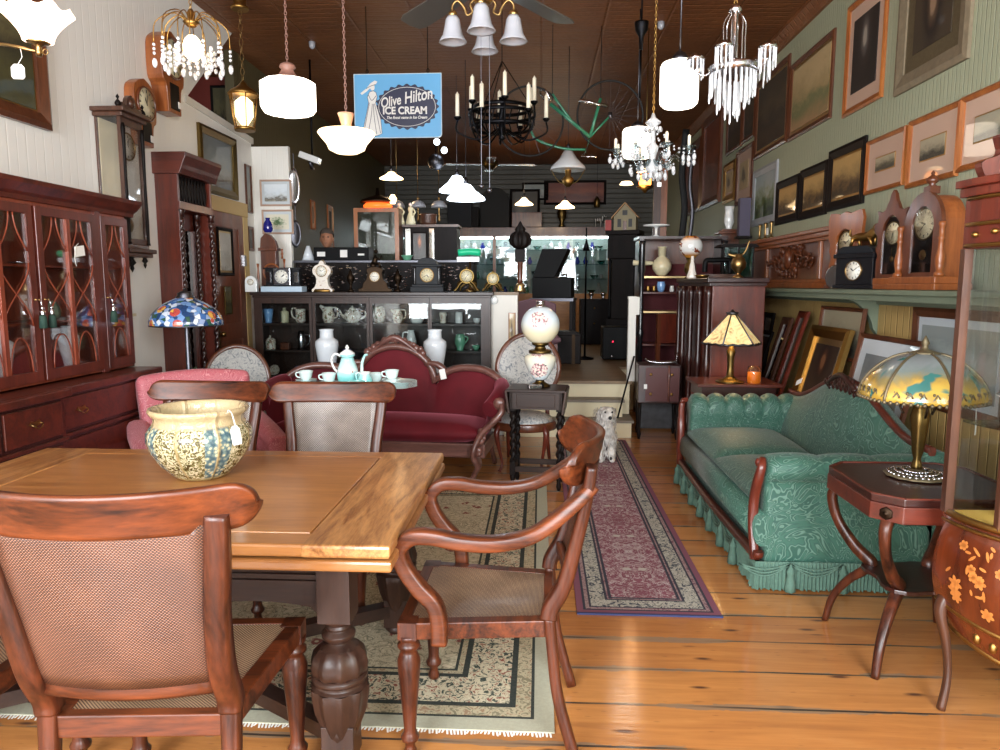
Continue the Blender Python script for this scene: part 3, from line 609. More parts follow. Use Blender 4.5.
# ================= SIDE TABLE AND PAINTED LAMP =================
st = thing('side_table', 'mahogany side table with canted corners and splayed curved legs beside the green sofa', 'table', (1.54, 2.92, 0))
def octo(h, c): return [(-h+c, -h), (h-c, -h), (h, -h+c), (h, h-c), (h-c, h), (-h+c, h), (-h, h-c), (-h, -h+c)]
b = B(); b.prism(octo(.285, .085), .69, .72, axis='Z'); b.build('tabletop', 'mahogany_dark', st, bevel=.004)
b = B(); b.prism(octo(.288, .085), .625, .69, axis='Z'); b.build('apron', 'mahogany_x', st, bevel=.003)
b = B()
for k in range(8):
    p, q = octo(.28, .083)[k], octo(.28, .083)[(k+1) % 8]; b.sweep([(p[0], p[1], .7215), (q[0], q[1], .7215)], (.012, .006), 4, up=(0, 0, 1))
b.build('rim_moulding', 'mahogany_x', st)
for sx in (-1, 1):
    for sy in (-1, 1):
        b = B(); c = (sx*.243, sy*.243); P = [(c[0]*.93, c[1]*.93, .63), (sx*.245, sy*.245, .58), (sx*.225, sy*.225, .48), (sx*.17, sy*.17, .38), (sx*.12, sy*.12, .325), (sx*.13, sy*.13, .29), (sx*.18, sy*.18, .22), (sx*.225, sy*.225, .12), (sx*.245, sy*.245, 0)]
        b.sweep(spl(P, 5), [(.04, .045), (.038, .035), (.05, .05), (.036, .04), (.024, .028)], 8, up=(sx, -sy, 0) if False else (-sy, sx, 0), sup=.5); b.build('leg', 'chair_wood', st)
        b = B(); b.T = TR(sx*.2435, sy*.2435, .655) @ RZ(math.atan2(sy, sx)) @ RY(pi/2); b.lathe([(.024, 0), (.024, .006), (.018, .010), (.012, .008), (.008, .014), (.0001, .016)], n=16, flute=.08, nf=6); b.build('rosette', 'bronze', st)
b = B(); cc = []
for i in range(32):
    a = 2*pi*i/32; r = .15+.055*abs(cos(2*(a-pi/4)))**2; cc.append((r*cos(a), r*sin(a)))
b.prism(cc, .298, .315, axis='Z'); b.build('shelf', 'mahogany_dark', st, bevel=.003)

# reverse painted glass shade
t = NT('painted_glass', .22, 0, .5, .08); s_ = t.sep(t.tc()); v = t.map((1, 1, 1))
n = t.noise(v, 7, 4, .55, .6); z = t.math('ADD', t.math('MULTIPLY', t.math('SUBTRACT', s_[2], .325), 3.6), t.math('MULTIPLY', n, .55))
c = t.ramp(z, [(.30, '#c8a040'), (.42, '#d8b856'), (.52, '#c9a24c'), (.6, '#9c8a58'), (.72, '#7c8a86'), (.85, '#8c9496')])
c = t.mix(t.ramp(t.noise(t.map(loc=(3, 1, 2)), 9, 2, .5, .5), [(.62, '#000000'), (.66, '#ffffff')]), c, '#3f7f7a'); t.col(c)
t.set(t.b, 'Transmission Weight', .25)
plain('dull_gilt', '#6e624a', .5, .6, var=.3, scale=60)
gl = thing('painted_glass_lamp', 'table lamp with a landscape-painted glass shade on the side table', 'lamp', (1.545, 2.97, .7245))
b = B(); b.lathe([(.115, 0), (.118, .004), (.10, .010), (.05, .018), (.03, .024), (.026, .03)], n=48, flute=.03, nf=12); b.build('base', 'dull_gilt', gl)
b = B()
for i in range(28):
    a = 2*pi*i/28
    for r, h in ((.10, .012), (.075, .018), (.05, .024)): b.ball((r*cos(a+r*9), r*sin(a+r*9), h), .0095, 6, sz=.7)
b.build('beaded_doily', 'silver', gl)
b = B(); b.lathe([(.026, .02), (.02, .05), (.014, .07), (.022, .10), (.028, .16), (.034, .21), (.038, .25), (.032, .27), (.028, .285), (.036, .295), (.018, .31), (.012, .34), (.012, .36)], n=24, flute=.06, nf=6); b.build('stem', 'old_brass', gl)
b = B()
for i in range(3):
    a = rad(120*i+20); b.tube(spl([(.03*cos(a), .03*sin(a), .29), (.06*cos(a), .06*sin(a), .305), (.075*cos(a), .075*sin(a), .28), (.06*cos(a), .06*sin(a), .25)], 4), .005, 6)
b.tube([(0, 0, .35), (0, 0, .515)], .005, 6); b.build('lamp_arm', 'bronze', gl)
def shade_r(v): return [.222, .205, .175, .14, .095, .045][0] if v <= 0 else None
prof = spl([(.225, 0, .325), (.212, 0, .37), (.185, 0, .415), (.145, 0, .455), (.10, 0, .485), (.05, 0, .502)], 3); prof = [(p.x, p.z) for p in prof]
b = B(); b.lathe(prof, n=48, flute=-.018, nf=6); b.build('lamp_shade', 'painted_glass', gl, solid=.004)
b = B()
for i in range(6):
    a = 2*pi*i/6+pi/6; b.tube([((r*1.0+.004)*cos(a)*1.018, (r+.004)*sin(a)*1.018, z_+.002) for r, z_ in prof], .0055, 6)
for i in range(60):
    a = 2*pi*i/60; r = .226*(1-.018*cos(6*a)); b.ball((r*cos(a), r*sin(a), .322+.008*sin(a*30)), .0085, 6)
    if i % 2 == 0:
        a += .03; r = .219*(1-.018*cos(6*a)); b.tube([(r*cos(a+.05*k), r*sin(a+.05*k), .345+.018*sin(k*1.6)) for k in range(-1, 3)], .0045, 5); b.ball((.214*cos(a), .214*sin(a), .362), .007, 5)
b.lathe([(.052, .50), (.056, .507), (.04, .512), (.012, .52), (.010, .535), (.016, .545), (.006, .565), (.001, .575)], n=16); b.build('shade_frame', 'dull_gilt', gl)
b = B(); b.tube(spl([(.215, 0, .33), (.222, .005, .25), (.22, 0, .22)], 3), .0012, 5); b.T = TR(.222, 0, .195) @ RZ(.9); b.cb((0, 0, 0), (.028, .002, .045)); b.build('price_tag', 'paper_tag', gl)

# ================= CURIO CABINET =================
t = NT('marquetry_wood', .25, 0, .6, .08); n = t.noise(t.map((3, 3, .6)), 4, 5, .6, .6); t.col(t.ramp(n, [(.3, '#3a160a'), (.7, '#6a2e14')]))
wood('inlay', '#a05a26', '#c47e3e', 'Z', 12, .3, .5); plain('yellow_silk', '#c9a94e', .7)
cu = thing('curio_cabinet', 'bow-fronted glass curio cabinet with floral marquetry base, at the right edge of the photo', 'cabinet', (1.87, 2.52, 0))
A, Bb = .435, .42
def bow(th, k=1.0): return (-A*k*cos(th), -Bb*k*sin(th)+.02)     # th 0..pi, from left corner round the front
def bowp(k=1.0, n=24): return [bow(pi*i/n, k) for i in range(n+1)]
def ring(b, k0, k1, z0, z1, m=0, n=24, hb=.17):
    P = [(*p, 0) for p in bowp(k0, n)]; b.sweep([(x, y, (z0+z1)/2) for x, y, _ in P], (k1, z1-z0), 8, m, up=(0, 0, 1), sup=.6)
def body(u, v):
    bulge = [.90, .97, 1.03, 1.05, 1.04, 1.0][0]; k = .90+.155*sin(pi*min(1, v*.95+.05))**.8-.0*v+.05*v; x, y = bow(pi*u, k)
    return (x, y, .30+.41*v-.09*sin(pi*u)*(1-v)**2)
b = B(); b.grid(body, 40, 14); b.build('bombe_base', 'marquetry_wood', cu)
b = B(); b.prism(bowp(1.0)[::-1], .70, .71, axis='Z'); b.bx(-A, A, .02, .04, .30, .71); b.build('carcase', 'marquetry_wood', cu)
b = B(); b.prism([(x*.94, y*.94) for x, y in bowp(1.0)], .711, .716, axis='Z'); b.build('lined_shelf', 'yellow_silk', cu)
b = B()
for z, k, r in ((.71, 1.0, .024), (.685, 1.025, .012)): b.sweep([(*p, z) for p in bowp(k)], (r, r), 8, up=(0, 0, 1))
b.sweep([(*body(i/24, .23)[:2], body(i/24, .23)[2]) for i in range(25)], (.010, .016), 8, up=(0, 0, 1)); b.sweep([body(i/24, .02) for i in range(25)], (.012, .02), 8, up=(0, 0, 1))
for i in range(60):
    q = body(i/60, 1); b.ball((q[0]*1.02, q[1]*1.02, .697), .006, 6)
for i in range(7):
    q = Vector(body(.13+i*.04, .12)); b.ball(q, .014, 6, sz=1.5)
b.build('gilt_mount', 'gilt', cu)
b = B(); random.seed(11)
def onbody(u, v, off=.0025):
    p = Vector(body(u, v)); du = Vector(body(u+.01, v))-p; dv = Vector(body(u, min(1, v+.02)))-p; nn = du.cross(dv).normalized()
    if nn.dot(Vector((p.x, p.y, 0))) < 0: nn = -nn
    return p+nn*off, du.normalized(), dv.normalized()
def petal(u, v, a, l, w_):
    p, e1, e2 = onbody(u, v); d = e1*cos(a)+e2*sin(a); s2 = -e1*sin(a)+e2*cos(a)
    V = [p+d*(l*(.5-.5*cos(pi*k/4)))*1.0+s2*w_*sin(pi*k/4) for k in range(5)]+[p+d*(l*(.5-.5*cos(pi*k/4)))-s2*w_*sin(pi*k/4) for k in (3, 2, 1)]
    b.add([tuple(q) for q in V], [list(range(8))])
for g in range(5):
    uc = .13+.19*g
    for i in range(26):
        u = uc+random.gauss(0, .035); v = .34+.5*random.random()
        if i < 10:
            for k in range(6): petal(u, v, k*pi/3+i, .018+.005*(i % 3), .007)
        else: petal(u, v, random.uniform(0, 6.28), random.uniform(.02, .038), .005)
b.build('floral_inlay', 'inlay', cu, fix=False)
b = B(); b.sweep([(-A, .02, .71), (-A, .02, 1.62)], (.028, .028), 4, up=(0, 1, 0)); b.build('stile', 'walnut', cu); b = B(); b.sweep([(A, .02, .71), (A, .02, 1.62)], (.028, .028), 4, up=(0, 1, 0)); b.build('stile', 'walnut', cu)
b = B(); q = bow(.50, .99); b.sweep([(*q, .71), (*q, 1.62)], (.024, .024), 4, up=(0, 1, 0)); b.build('stile', 'walnut', cu)
b = B(); b.grid(lambda u, v: (*bow(.06+(pi-.12)*u, .985), .72+.9*v), 24, 1); b.build('curved_glass', 'pane', cu)
b = B(); b.bx(-A+.02, A-.02, .018, .021, .72, 1.62); b.build('back_glass', 'pane_still', cu)
b = B(); b.prism([(x*.93, y*.93) for x, y in bowp(1.0)], 1.03, 1.038, axis='Z'); b.build('glass_shelf', 'clear_glass', cu)
b = B(); pl = lambda k: [(x*k, y*k) for x, y in bowp(1.0)]+[(A*k, .05), (-A*k, .05)]
b.prism(pl(1.0), 1.62, 1.79, axis='Z'); b.prism(pl(1.05), 1.79, 1.82, axis='Z'); b.prism(pl(1.09), 1.82, 1.845, axis='Z'); b.build('cornice', 'mahogany', cu, bevel=.003)
b = B()
for z in (1.63, 1.70, 1.785): b.sweep([(*p, z) for p in bowp(1.015)], (.016, .014), 8, up=(0, 0, 1))
for i in range(50): x, y = bow(pi*i/50, 1.06); b.ball((x, y, 1.835), .012, 6)
for i in range(16): x, y = bow(.1+pi*i/17, 1.01); b.ball((x, y, 1.665+.006*(i % 2)), .014, 6, sz=.7)
b.build('gilt_mount', 'gilt', cu)
b = B(); pts = [(-.40, 1.845), (-.42, 1.90), (-.36, 1.93), (-.37, 1.99), (-.31, 1.94), (-.24, 1.96), (-.2, 1.90), (-.12, 1.93), (0, 2.02), (.12, 1.93), (.2, 1.9), (.3, 1.96), (.4, 1.845)][::-1]
b.prism([(p.x, p.z) for p in spl([(a, 0, z) for a, z in pts], 4)], .0, .04); b.build('carved_crest', 'mahogany', cu)
for x, y in ((-A+.0, -.02), (A, -.02)):
    b = B(); sg = -1 if x < 0 else 1; b.sweep(spl([(x+sg*.0, y, .42), (x+sg*.02, y-.005, .36), (x-sg*.005, y-.01, .25), (x-sg*.02, y-.01, .12), (x+sg*.0, y-.02, 0)], 5), [(.04, .05), (.03, .04), (.022, .028), (.026, .03)], 8, up=(0, 1, 0), sup=.6); b.build('leg', 'walnut', cu)
b = B(); b.sweep(spl([(0, -Bb, .27), (0, -Bb-.01, .2), (0, -Bb+.02, .1), (0, -Bb, .02)], 4), (.02, .02), 6, up=(0, 1, 0)); b.build('gilt_foot', 'gilt', cu)
ds = thing('glass_compote', 'white footed dish on the glass shelf inside the curio cabinet', 'dish', (1.70, 2.46, 1.0385)); b = B(); b.lathe([(.05, 0), (.045, .008), (.012, .015), (.012, .05), (.06, .065), (.15, .085), (.155, .09), (.14, .085), (.02, .06)], n=32); b.build('bowl', 'white_porcelain', ds)
ds = thing('paper_box', 'small white box under the dish in the curio cabinet', 'box', (1.62, 2.42, .7165)); b = B(); b.cb((0, 0, .11), (.12, .1, .22)); b.build('box', 'paper_tag', ds, bevel=.003)
# ================= PICTURES =================
def picture(name, label, loc, rz, w_, h, fw, fd, fmat, artm, mount=0, mmat='mount_pink', slip=None, cat='picture', tilt=0, group=None, rot=None):
    """origin at the middle of the back; front towards local -Y"""
    o = thing(name, label, cat, loc, rz, group, rot or (tilt, 0, rz))
    b = B(); W, H = w_/2, h/2
    sec = [(0, 0), (0, -fd*.7), (fw*.35, -fd), (fw*.7, -fd*.75), (fw, -fd*.55), (fw, 0)]
    cs = [(-1, -1), (1, -1), (1, 1), (-1, 1)]; V = []
    for cx_, cz_ in cs:
        for a, d in sec: V.append((cx_*(W-a), d, cz_*(H-a)))
    k = len(sec); b.add(V, [(i*k+j, ((i+1) % 4)*k+j, ((i+1) % 4)*k+j+1, i*k+j+1) for i in range(4) for j in range(k-1)]); b.build('frame', fmat, o)
    iw, ih = W-fw, H-fw
    b = B(); b.bx(-iw, iw, -.006, 0, -ih, ih); b.build('mount' if mount else 'print', mmat if mount else artm, o)
    if mount:
        m = mount if isinstance(mount, tuple) else (mount, mount)
        if slip: b = B(); b.bx(-iw+m[0]-.008, iw-m[0]+.008, -.0085, -.006, -ih+m[1]-.008, ih-m[1]+.008); b.build('slip', slip, o)
        b = B(); b.bx(-iw+m[0], iw-m[0], -.011, -.0062, -ih+m[1], ih-m[1]); b.build('print', artm, o)
    return o
plain('mount_pink', '#bfa08c', .6, coat=.7, coat_rough=.03, var=.03); plain('mount_white', '#c4cdd2', .6, coat=.7, coat_rough=.03, var=.03); plain('mount_dark', '#1c1412', .6, coat=.7, coat_rough=.03)
wood('frame_oak', '#7a3c1a', '#b06c34', 'Z', 8, .3, .4); wood('frame_walnut', '#3a1e12', '#6a3c24', 'Z', 8, .35, .3)
art('art_engraving', 'landscape', ['#6a6250', '#3c3a30', '#55503e', '#8a8068', '#a89c80'], seed=1); art('art_engraving2', 'landscape', ['#5a5444', '#34322a', '#6a6452', '#9a9078', '#a49a80'], seed=4, scale=4)
art('art_ship', 'landscape', ['#6c6a58', '#4a4c42', '#8a8874', '#a49c84', '#9a9480'], seed=6); art('art_couple', 'portrait', ['#9a9184', '#5a5450', '#2c2826', '#1a1717'], seed=2)
art('art_man', 'portrait', ['#8a7058', '#4a3a2a', '#1c1612', '#3a3022'], seed=3, cz=.42); art('art_pastoral', 'landscape', ['#9c7c58', '#8a7650', '#6a6e48', '#a08c62', '#b49e74'], coat=.5, seed=5)
art('art_bronze', 'landscape', ['#5a4426', '#33240f', '#6e5430', '#a0814c', '#b89458'], seed=8, scale=4); art('art_dark', 'landscape', ['#2a221a', '#3a3022', '#2c241c', '#4a3e2c', '#3a3226'], seed=9)
art('art_garden', 'landscape', ['#4a5a26', '#2e3a1a', '#5c6a3a', '#8a9a86', '#9aa8a8'], seed=10, scale=5); art('art_red', 'landscape', ['#4a1c10', '#6a2c16', '#58220f', '#803a1c', '#6a2a14'], seed=12)
art('art_coast', 'landscape', ['#3a3428', '#5a5242', '#8a8a80', '#7e8684', '#6c7476'], seed=13, coat=.7); art('art_forest', 'landscape', ['#3a3a22', '#4a4828', '#2e2c1c', '#6a6240', '#5a5438'], seed=14, scale=4)
art('art_sketch_blue', 'landscape', ['#b8b4a4', '#6a665c', '#c8d0d4', '#d8e2ea', '#dfe8ee'], seed=15, scale=5); art('art_sketch_green', 'engraving', ['#4a6a44', '#9aa88a', '#d8d4c0'], seed=16, scale=9)
art('art_sepia', 'engraving', ['#6a5a44', '#9a8a6c', '#b49c74'], seed=17); art('art_gray_sea', 'landscape', ['#8a8e8c', '#7a807e', '#9aa09e', '#aab2b0', '#8e9694'], seed=18, scale=2); art('art_lady', 'portrait', ['#7a5234', '#4a2a1a', '#241612', '#3a2a20'], seed=19)
plain('old_frame', '#7d705a', .55, .2, var=.35, scale=24); plain('grey_frame', '#94979a', .5, var=.2)
def rwall(p, q, X=None):
    """picture rectangle on the right wall from two photo corners (upper far, lower near)"""
    a, c = at(*p, X=2.425), at(*q, X=2.425); return (XR-.001, (a.y+c.y)/2, (a.z+c.z)/2), abs(a.y-c.y), abs(a.z-c.z)
def rpic(label, p, q, fw, fmat, artm, mount=0, mmat='mount_pink', slip=None, fd=.025):
    loc, w_, h = rwall(p, q); return picture('framed_picture', label, loc, -pi/2, w_, h, fw, fd, fmat, artm, mount, mmat, slip)
rpic('faded pastoral watercolour in a brown wood frame high on the green wall', (790, 66), (829, 118), .05, 'frame_walnut', 'art_pastoral', .03, 'gilt_pale')
rpic('tall photograph of a standing couple in an oak frame high on the green wall', (847, 8), (880, 97), .05, 'frame_oak', 'art_couple', (.08, .10), 'mount_pink')
rpic('large portrait of a dark-coated man in a wide ornate frame high on the wall', (903, -64), (966, 58), .11, 'old_frame', 'art_man', .10, 'dull_gilt', fd=.03)
rpic('small landscape engraving in a gilt-edged oak frame, leftmost of the three with pink mounts', (866, 142), (901, 185), .03, 'frame_oak', 'art_engraving', (.12, .12), 'mount_pink', 'gilt')
rpic('landscape engraving reflecting a lit lampshade, middle of the three with pink mounts', (908, 122), (954, 176), .035, 'frame_oak', 'art_engraving2', (.12, .12), 'mount_pink', 'gilt')
rpic('ship engraving in an oak frame cut off by the right edge of the photo', (960, 98), (1040, 150), .035, 'frame_oak', 'art_ship', (.11, .11), 'mount_pink', 'gilt')
rpic('smallest black-framed bronze-toned print, left of the black-framed row of three', (775.5, 183), (796.5, 220), .075, 'ebony', 'art_bronze', .02, 'gilt')
rpic('middle black-framed bronze-toned print of the row of three on the green wall', (799.5, 171), (824, 214), .075, 'ebony', 'art_bronze', .02, 'gilt')
rpic('largest black-framed bronze-toned print, right of the row of three', (828, 152), (861, 203), .075, 'ebony', 'art_bronze', .02, 'gilt')
rpic('garden path painting in a weathered grey frame above the carved panel', (752.5, 172), (774, 221), .08, 'grey_frame', 'art_garden')
rpic('dark framed print on the green wall behind the prism chandelier', (756, 84), (785, 142), .06, 'frame_walnut', 'art_dark', .03, 'gilt_pale')
rpic('small gilt picture with a grey oval print, below the pair of dark pictures', (723, 166), (733, 200), .1, 'gilt', 'art_sepia', .03, 'mount_pink')
rpic('tall pink-matted picture in a thin brown frame with a bright lamp reflection', (736, 152), (750, 200), .05, 'frame_walnut', 'art_sepia', .12, 'mount_pink')
rpic('dark brown picture, left of the touching pair near the ceiling', (727, 100), (740, 146), .05, 'frame_walnut', 'art_dark'); rpic('dark brown picture, right of the touching pair near the ceiling', (742.8, 90), (753, 136), .05, 'frame_walnut', 'art_dark')
rpic('tall red-brown carved wood panel hanging at the rear of the green wall', (703, 122), (719, 202), .12, 'clock_oak_dark', 'art_red', fd=.05); rpic('dark red wall panel at the far end of the green wall', (686, 150), (700, 210), .12, 'clock_oak_dark', 'art_red', fd=.05)

# ================= SHELF ON THE RIGHT WALL =================
sh = thing('wall_shelf', 'long grey-green wooden shelf on the right wall carrying clocks', 'shelf', (XR, 5.3, 1.44))
b = B(); b.bx(-.36, 0, -3.6, 3.5, 0, .03); b.build('board', 'green_shelf', sh, bevel=.004)
b = B(); b.bx(-.33, -.31, -3.6, 3.5, -.04, 0); b.bx(-.02, 0, -3.6, 3.5, -.08, 0); b.build('moulding', 'green_shelf', sh, bevel=.003)
for y in (.1, -2.6):
    b = B(); P = [(0, -.30), (0, -.001), (-.30, -.001), (-.30, -.03)]+[(-.30+.27*sin(a), -.30+.27*cos(a)) for a in [rad(8*i) for i in range(1, 11)]]
    b.prism([(x, z) for x, z in P], y-.03, y+.03); b.build('bracket', 'green_shelf', sh, bevel=.004)
SZ = 1.472
# carved overmantel panel
cp = thing('overmantel', 'long carved oak panel with a floral cartouche standing on the wall shelf', 'panel', (XR-.05, 7.1, SZ), -pi/2)
b = B(); b.bx(-1.35, 1.1, 0, .035, 0, .50); b.build('board', 'clock_oak_dark', cp)
b = B()
for z, d, h in ((.0, .045, .05), (.05, .03, .03), (.40, .03, .03), (.43, .05, .04), (.47, .07, .035)): b.bx(-1.37, 1.12, -d, 0, z, z+h)
for x in (-1.33, -.75, .70, 1.04): b.bx(x, x+.06, -.025, 0, .08, .40)
b.build('moulding', 'clock_oak', cp, bevel=.004)
b = B(); random.seed(5)
for i in range(90):
    a = random.uniform(0, 6.28); r = random.random()**.6; x, z = .0+.55*r*cos(a), .25+.16*r*sin(a)
    q = random.uniform(.02, .05)*(1.2-r*.5); b.ball((x, -.01, z), q, 7, sy=.6, sz=random.uniform(.6, 1.3))
for s_ in (-1, 1):
    for k in range(4): b.tube(spl([(s_*(.1+.12*k), -.03, .25), (s_*(.2+.12*k), -.05, .33-.03*k), (s_*(.28+.12*k), -.04, .27), (s_*(.24+.12*k), -.03, .2)], 4), [.02, .012, .006], 6)
b.ball((0, -.04, .27), .08, 12, sy=.5, sz=1.2); b.build('floral_carving', 'clock_oak_dark', cp)
b = B(); b.T = TR(1.12, -.04, 0)
b.prism([(p.x, p.z) for p in spl([(-.04, 0, 0), (.10, 0, 0), (.08, 0, .1), (.11, 0, .18), (.06, 0, .28), (.13, 0, .36), (.12, 0, .46), (.05, 0, .50), (.04, 0, .56), (-.02, 0, .56), (-.03, 0, .48)], 4)], 0, .06)
b.ball((.07, 0, .40), .055, 12, sy=.6); b.ball((.03, 0, .14), .05, 10, sy=.6); b.build('scroll_bracket', 'clock_oak', cp)

# ================= CLOCKS =================
def dial(parent, c, r, face='dial_white', rim='brass', hm=(10, 10), T=None, deep=.006):
    """round dial with rim, hour marks and hands, facing local -Y"""
    T = T or Matrix(); R = T @ TR(*c) @ RX(pi/2)
    b = B(); b.T = R; b.lathe([(r*1.12, 0), (r*1.12, deep), (r*1.04, deep*1.6), (r*.99, deep*1.1), (r*.99, 0)], n=28); b.build('bezel', rim, parent)
    b = B(); b.T = R; b.lathe([(.0001, deep*.8), (r, deep*.8), (r, 0)], n=28); d = b.build('dial', face, parent)
    b = B(); b.T = R
    for i in range(12):
        a = 2*pi*i/12; b.T = R @ RZ(a); b.bx(-.028*r, .028*r, r*.70, r*.90, deep*.8, deep*.9)
        if i % 3 == 0: b.bx(.05*r, .09*r, r*.70, r*.90, deep*.8, deep*.9)
    b.build('hour_mark', 'ink', d)
    for a, l, wd in ((hm[0]*30+hm[1]*.5*0+hm[1]/2, .5, .07), (hm[1]*6, .74, .045)):
        b = B(); b.T = R @ RZ(-rad(a)); b.add([(-wd*r*.5, -.1*r, deep), (wd*r*.5, -.1*r, deep), (wd*r, l*r*.6, deep), (0, l*r, deep), (-wd*r, l*r*.6, deep)], [(0, 1, 2, 3, 4)]); b.build('hand', 'ink', d)
    return d
def gingerbread(label, loc, rz, w_, h, d, m1='clock_oak_dark', m2='clock_oak', hm=(10, 10), crest='points', face='dial_cream'):
    o = thing('mantel_clock', label, 'clock', loc, rz); W = w_/2
    b = B(); b.bx(-W*1.05, W*1.05, -d*.55, d*.5, 0, h*.05); b.bx(-W*.98, W*.98, -d*.5, d*.5, h*.05, h*.12); b.build('plinth', m1, o, bevel=.004)
    b = B(); b.bx(-W*.72, W*.72, -d*.36, d*.45, h*.12, h*.72); b.build('case', m1, o)
    if crest == 'points': pts = [(.78, .12), (.80, .30), (.72, .36), (.86, .42), (.74, .50), (.82, .58), (.98, .62), (1.0, .70), (.80, .72), (.78, .78), (.86, .84), (.60, .82), (.40, .84), (.28, .90), (.20, .93), (.12, 1.0), (0, 1.04)]
    else: pts = [(.80, .12), (.86, .3), (.78, .42), (.9, .5), (.84, .6), (.98, .66), (.98, .78), (1.02, .9), (.9, 1.0), (.6, .99), (.3, .97), (0, 1.0)]
    R_ = [(x*W, z*h) for x, z in pts]; L_ = [(-x, z) for x, z in R_[::-1]]
    hole = None
    b = B(); yo = -d*.40
    # front fretwork: outline with window opening left clear (two halves around the glass)
    win = [(.50, .16), (.50, .62), (.42, .70), (.22, .76), (0, .78)]
    for s_ in (-1, 1):
        P = [(s_*x*W, z*h) for x, z in pts]+[(s_*x*W, z*h) for x, z in win[::-1]]+[(s_*.50*W, .12*h)]
        b.prism(P, yo-.012, yo+.01)
    b.prism([(-.5*W, .12*h), (.5*W, .12*h), (.5*W, .16*h), (-.5*W, .16*h)], yo-.012, yo+.01)
    b.build('carved_front', m2, o)
    b = B(); b.prism([(-.5*W, .16*h), (.5*W, .16*h), (.5*W, .62*h), (.42*W, .70*h), (.22*W, .76*h), (-.22*W, .76*h), (-.42*W, .70*h), (-.5*W, .62*h)], yo+.004, yo+.012); b.build('backboard', 'ebony', o)
    dial(o, (0, yo+.004, .59*h), .40*W, face, 'old_brass', hm, deep=.004)
    b = B(); b.T = TR(0, yo, .32*h) @ RX(pi/2); b.lathe([(.0001, .003), (.12*W, .002), (.13*W, -.002)], n=16); b.T = Matrix(); b.bx(-.01*W, .01*W, yo-.0, yo+.002, .3*h, .45*h); b.build('pendulum', 'brass', o)
    b = B(); b.bx(-.49*W, .49*W, yo-.006, yo-.004, .17*h, .62*h); b.build('glass_door', 'pane', o)
    return o
gingerbread('brown gingerbread mantel clock at the carved panel end of the wall shelf', (2.29, 5.50, SZ), -pi/2+rad(12), .40, .56, .14, crest='flat', hm=(10, 9))
gingerbread('carved oak mantel clock with a pointed crest between the black clock and the arched clock', (2.29, 4.79, SZ), -pi/2+rad(10), .34, .60, .14, 'clock_oak', 'clock_oak_dark', hm=(6, 32))
# black clock with gilt lion
bk = thing('black_mantel_clock', 'black mantel clock with white dial and gilt figure on top, on the wall shelf', 'clock', (2.20, 5.10, SZ), -pi/2+rad(24))
b = B(); b.bx(-.17, .17, -.09, .09, 0, .03); b.bx(-.155, .155, -.08, .08, .03, .21); b.bx(-.17, .17, -.095, .095, .21, .24); b.build('case', 'clock_black', bk, bevel=.005)
b = B(); b.prism([(-.155, .24), (.155, .24), (.14, .27), (.10, .29), (-.10, .29), (-.14, .27)], -.085, .085); b.build('top', 'slate', bk, bevel=.006)
dial(bk, (0, -.08, .125), .062, hm=(10, 10))
b = B(); b.sweep(spl([(-.085, 0, .35), (-.04, 0, .355), (.03, 0, .352), (.07, 0, .375), (.095, 0, .40)], 4), [(.04, .045), (.05, .055), (.06, .07), (.05, .055)], 10, up=(0, 0, 1)); b.ball((.105, 0, .405), .034, 10); b.ball((.135, 0, .395), .018, 8)
for x, y, k in ((-.075, -.02, -.02), (-.065, .02, .01), (.06, -.02, .02), (.075, .02, -.01)): b.tube([(x, y, .35), (x+k*.5, y, .32), (x+k, y, .292)], [.016, .010, .011], 7)
b.tube(spl([(-.085, 0, .355), (-.125, 0, .37), (-.12, 0, .41)], 4), .006, 6); b.build('gilt_lion', 'gilt', bk)
# arched clock
ac = thing('arched_clock', 'large arched oak clock with turned side columns and urn finial, right of the pointed clock', 'clock', (2.25, 4.34, SZ), -pi/2+rad(6)); W, H = .2, .58
b = B(); b.bx(-.23, .23, -.12, .1, 0, .035); b.bx(-.215, .215, -.11, .1, .035, .075); b.build('plinth', 'clock_oak', ac, bevel=.004)
def archp(w_, z0, zs, n=16): return [(w_, z0)]+[(w_*cos(pi*i/n), zs+w_*1.15*sin(pi*i/n)) for i in range(n+1)]+[(-w_, z0)]
b = B(); P = archp(.155, .075, .36); b.prism(P, -.04, .09); b.build('case', 'clock_oak', ac)
b = B(); o_, i_ = archp(.17, .075, .36), archp(.10, .10, .36); k = len(o_)
V = [(x, -.062, z) for x, z in o_]+[(x, -.062, z) for x, z in i_]+[(x, -.038, z) for x, z in o_]+[(x, -.038, z) for x, z in i_]
b.add(V, [(i, i+1, k+i+1, k+i) for i in range(k-1)]+[(i, 2*k+i, 2*k+i+1, i+1) for i in range(k-1)]+[(k+i, k+i+1, 3*k+i+1, 3*k+i) for i in range(k-1)]); b.bx(-.17, .17, -.062, -.04, .075, .10); b.build('door_frame', 'clock_oak_dark', ac)
b = B(); b.prism(archp(.10, .10, .36), -.045, -.042); b.build('backboard', 'ebony', ac); dial(ac, (0, -.046, .375), .085, 'dial_cream', 'old_brass', (9, 38), deep=.004)
b = B(); b.T = TR(0, -.05, .2) @ RX(pi/2); b.lathe([(.0001, .003), (.03, .002), (.031, 0)], n=16); b.build('pendulum', 'brass', ac)
b = B(); b.prism(archp(.10, .10, .36), -.058, -.056); b.build('glass_door', 'pane', ac)
for s_ in (-1, 1):
    b = B(); b.lathe([(.028, 0), (.028, .02), (.016, .03), (.024, .07), (.026, .1), (.016, .15), (.014, .2), (.020, .21), (.014, .22), (.014, .27), (.022, .285), (.018, .30)], (s_*.19, -.07, .075), 16); b.build('column', 'clock_oak', ac)
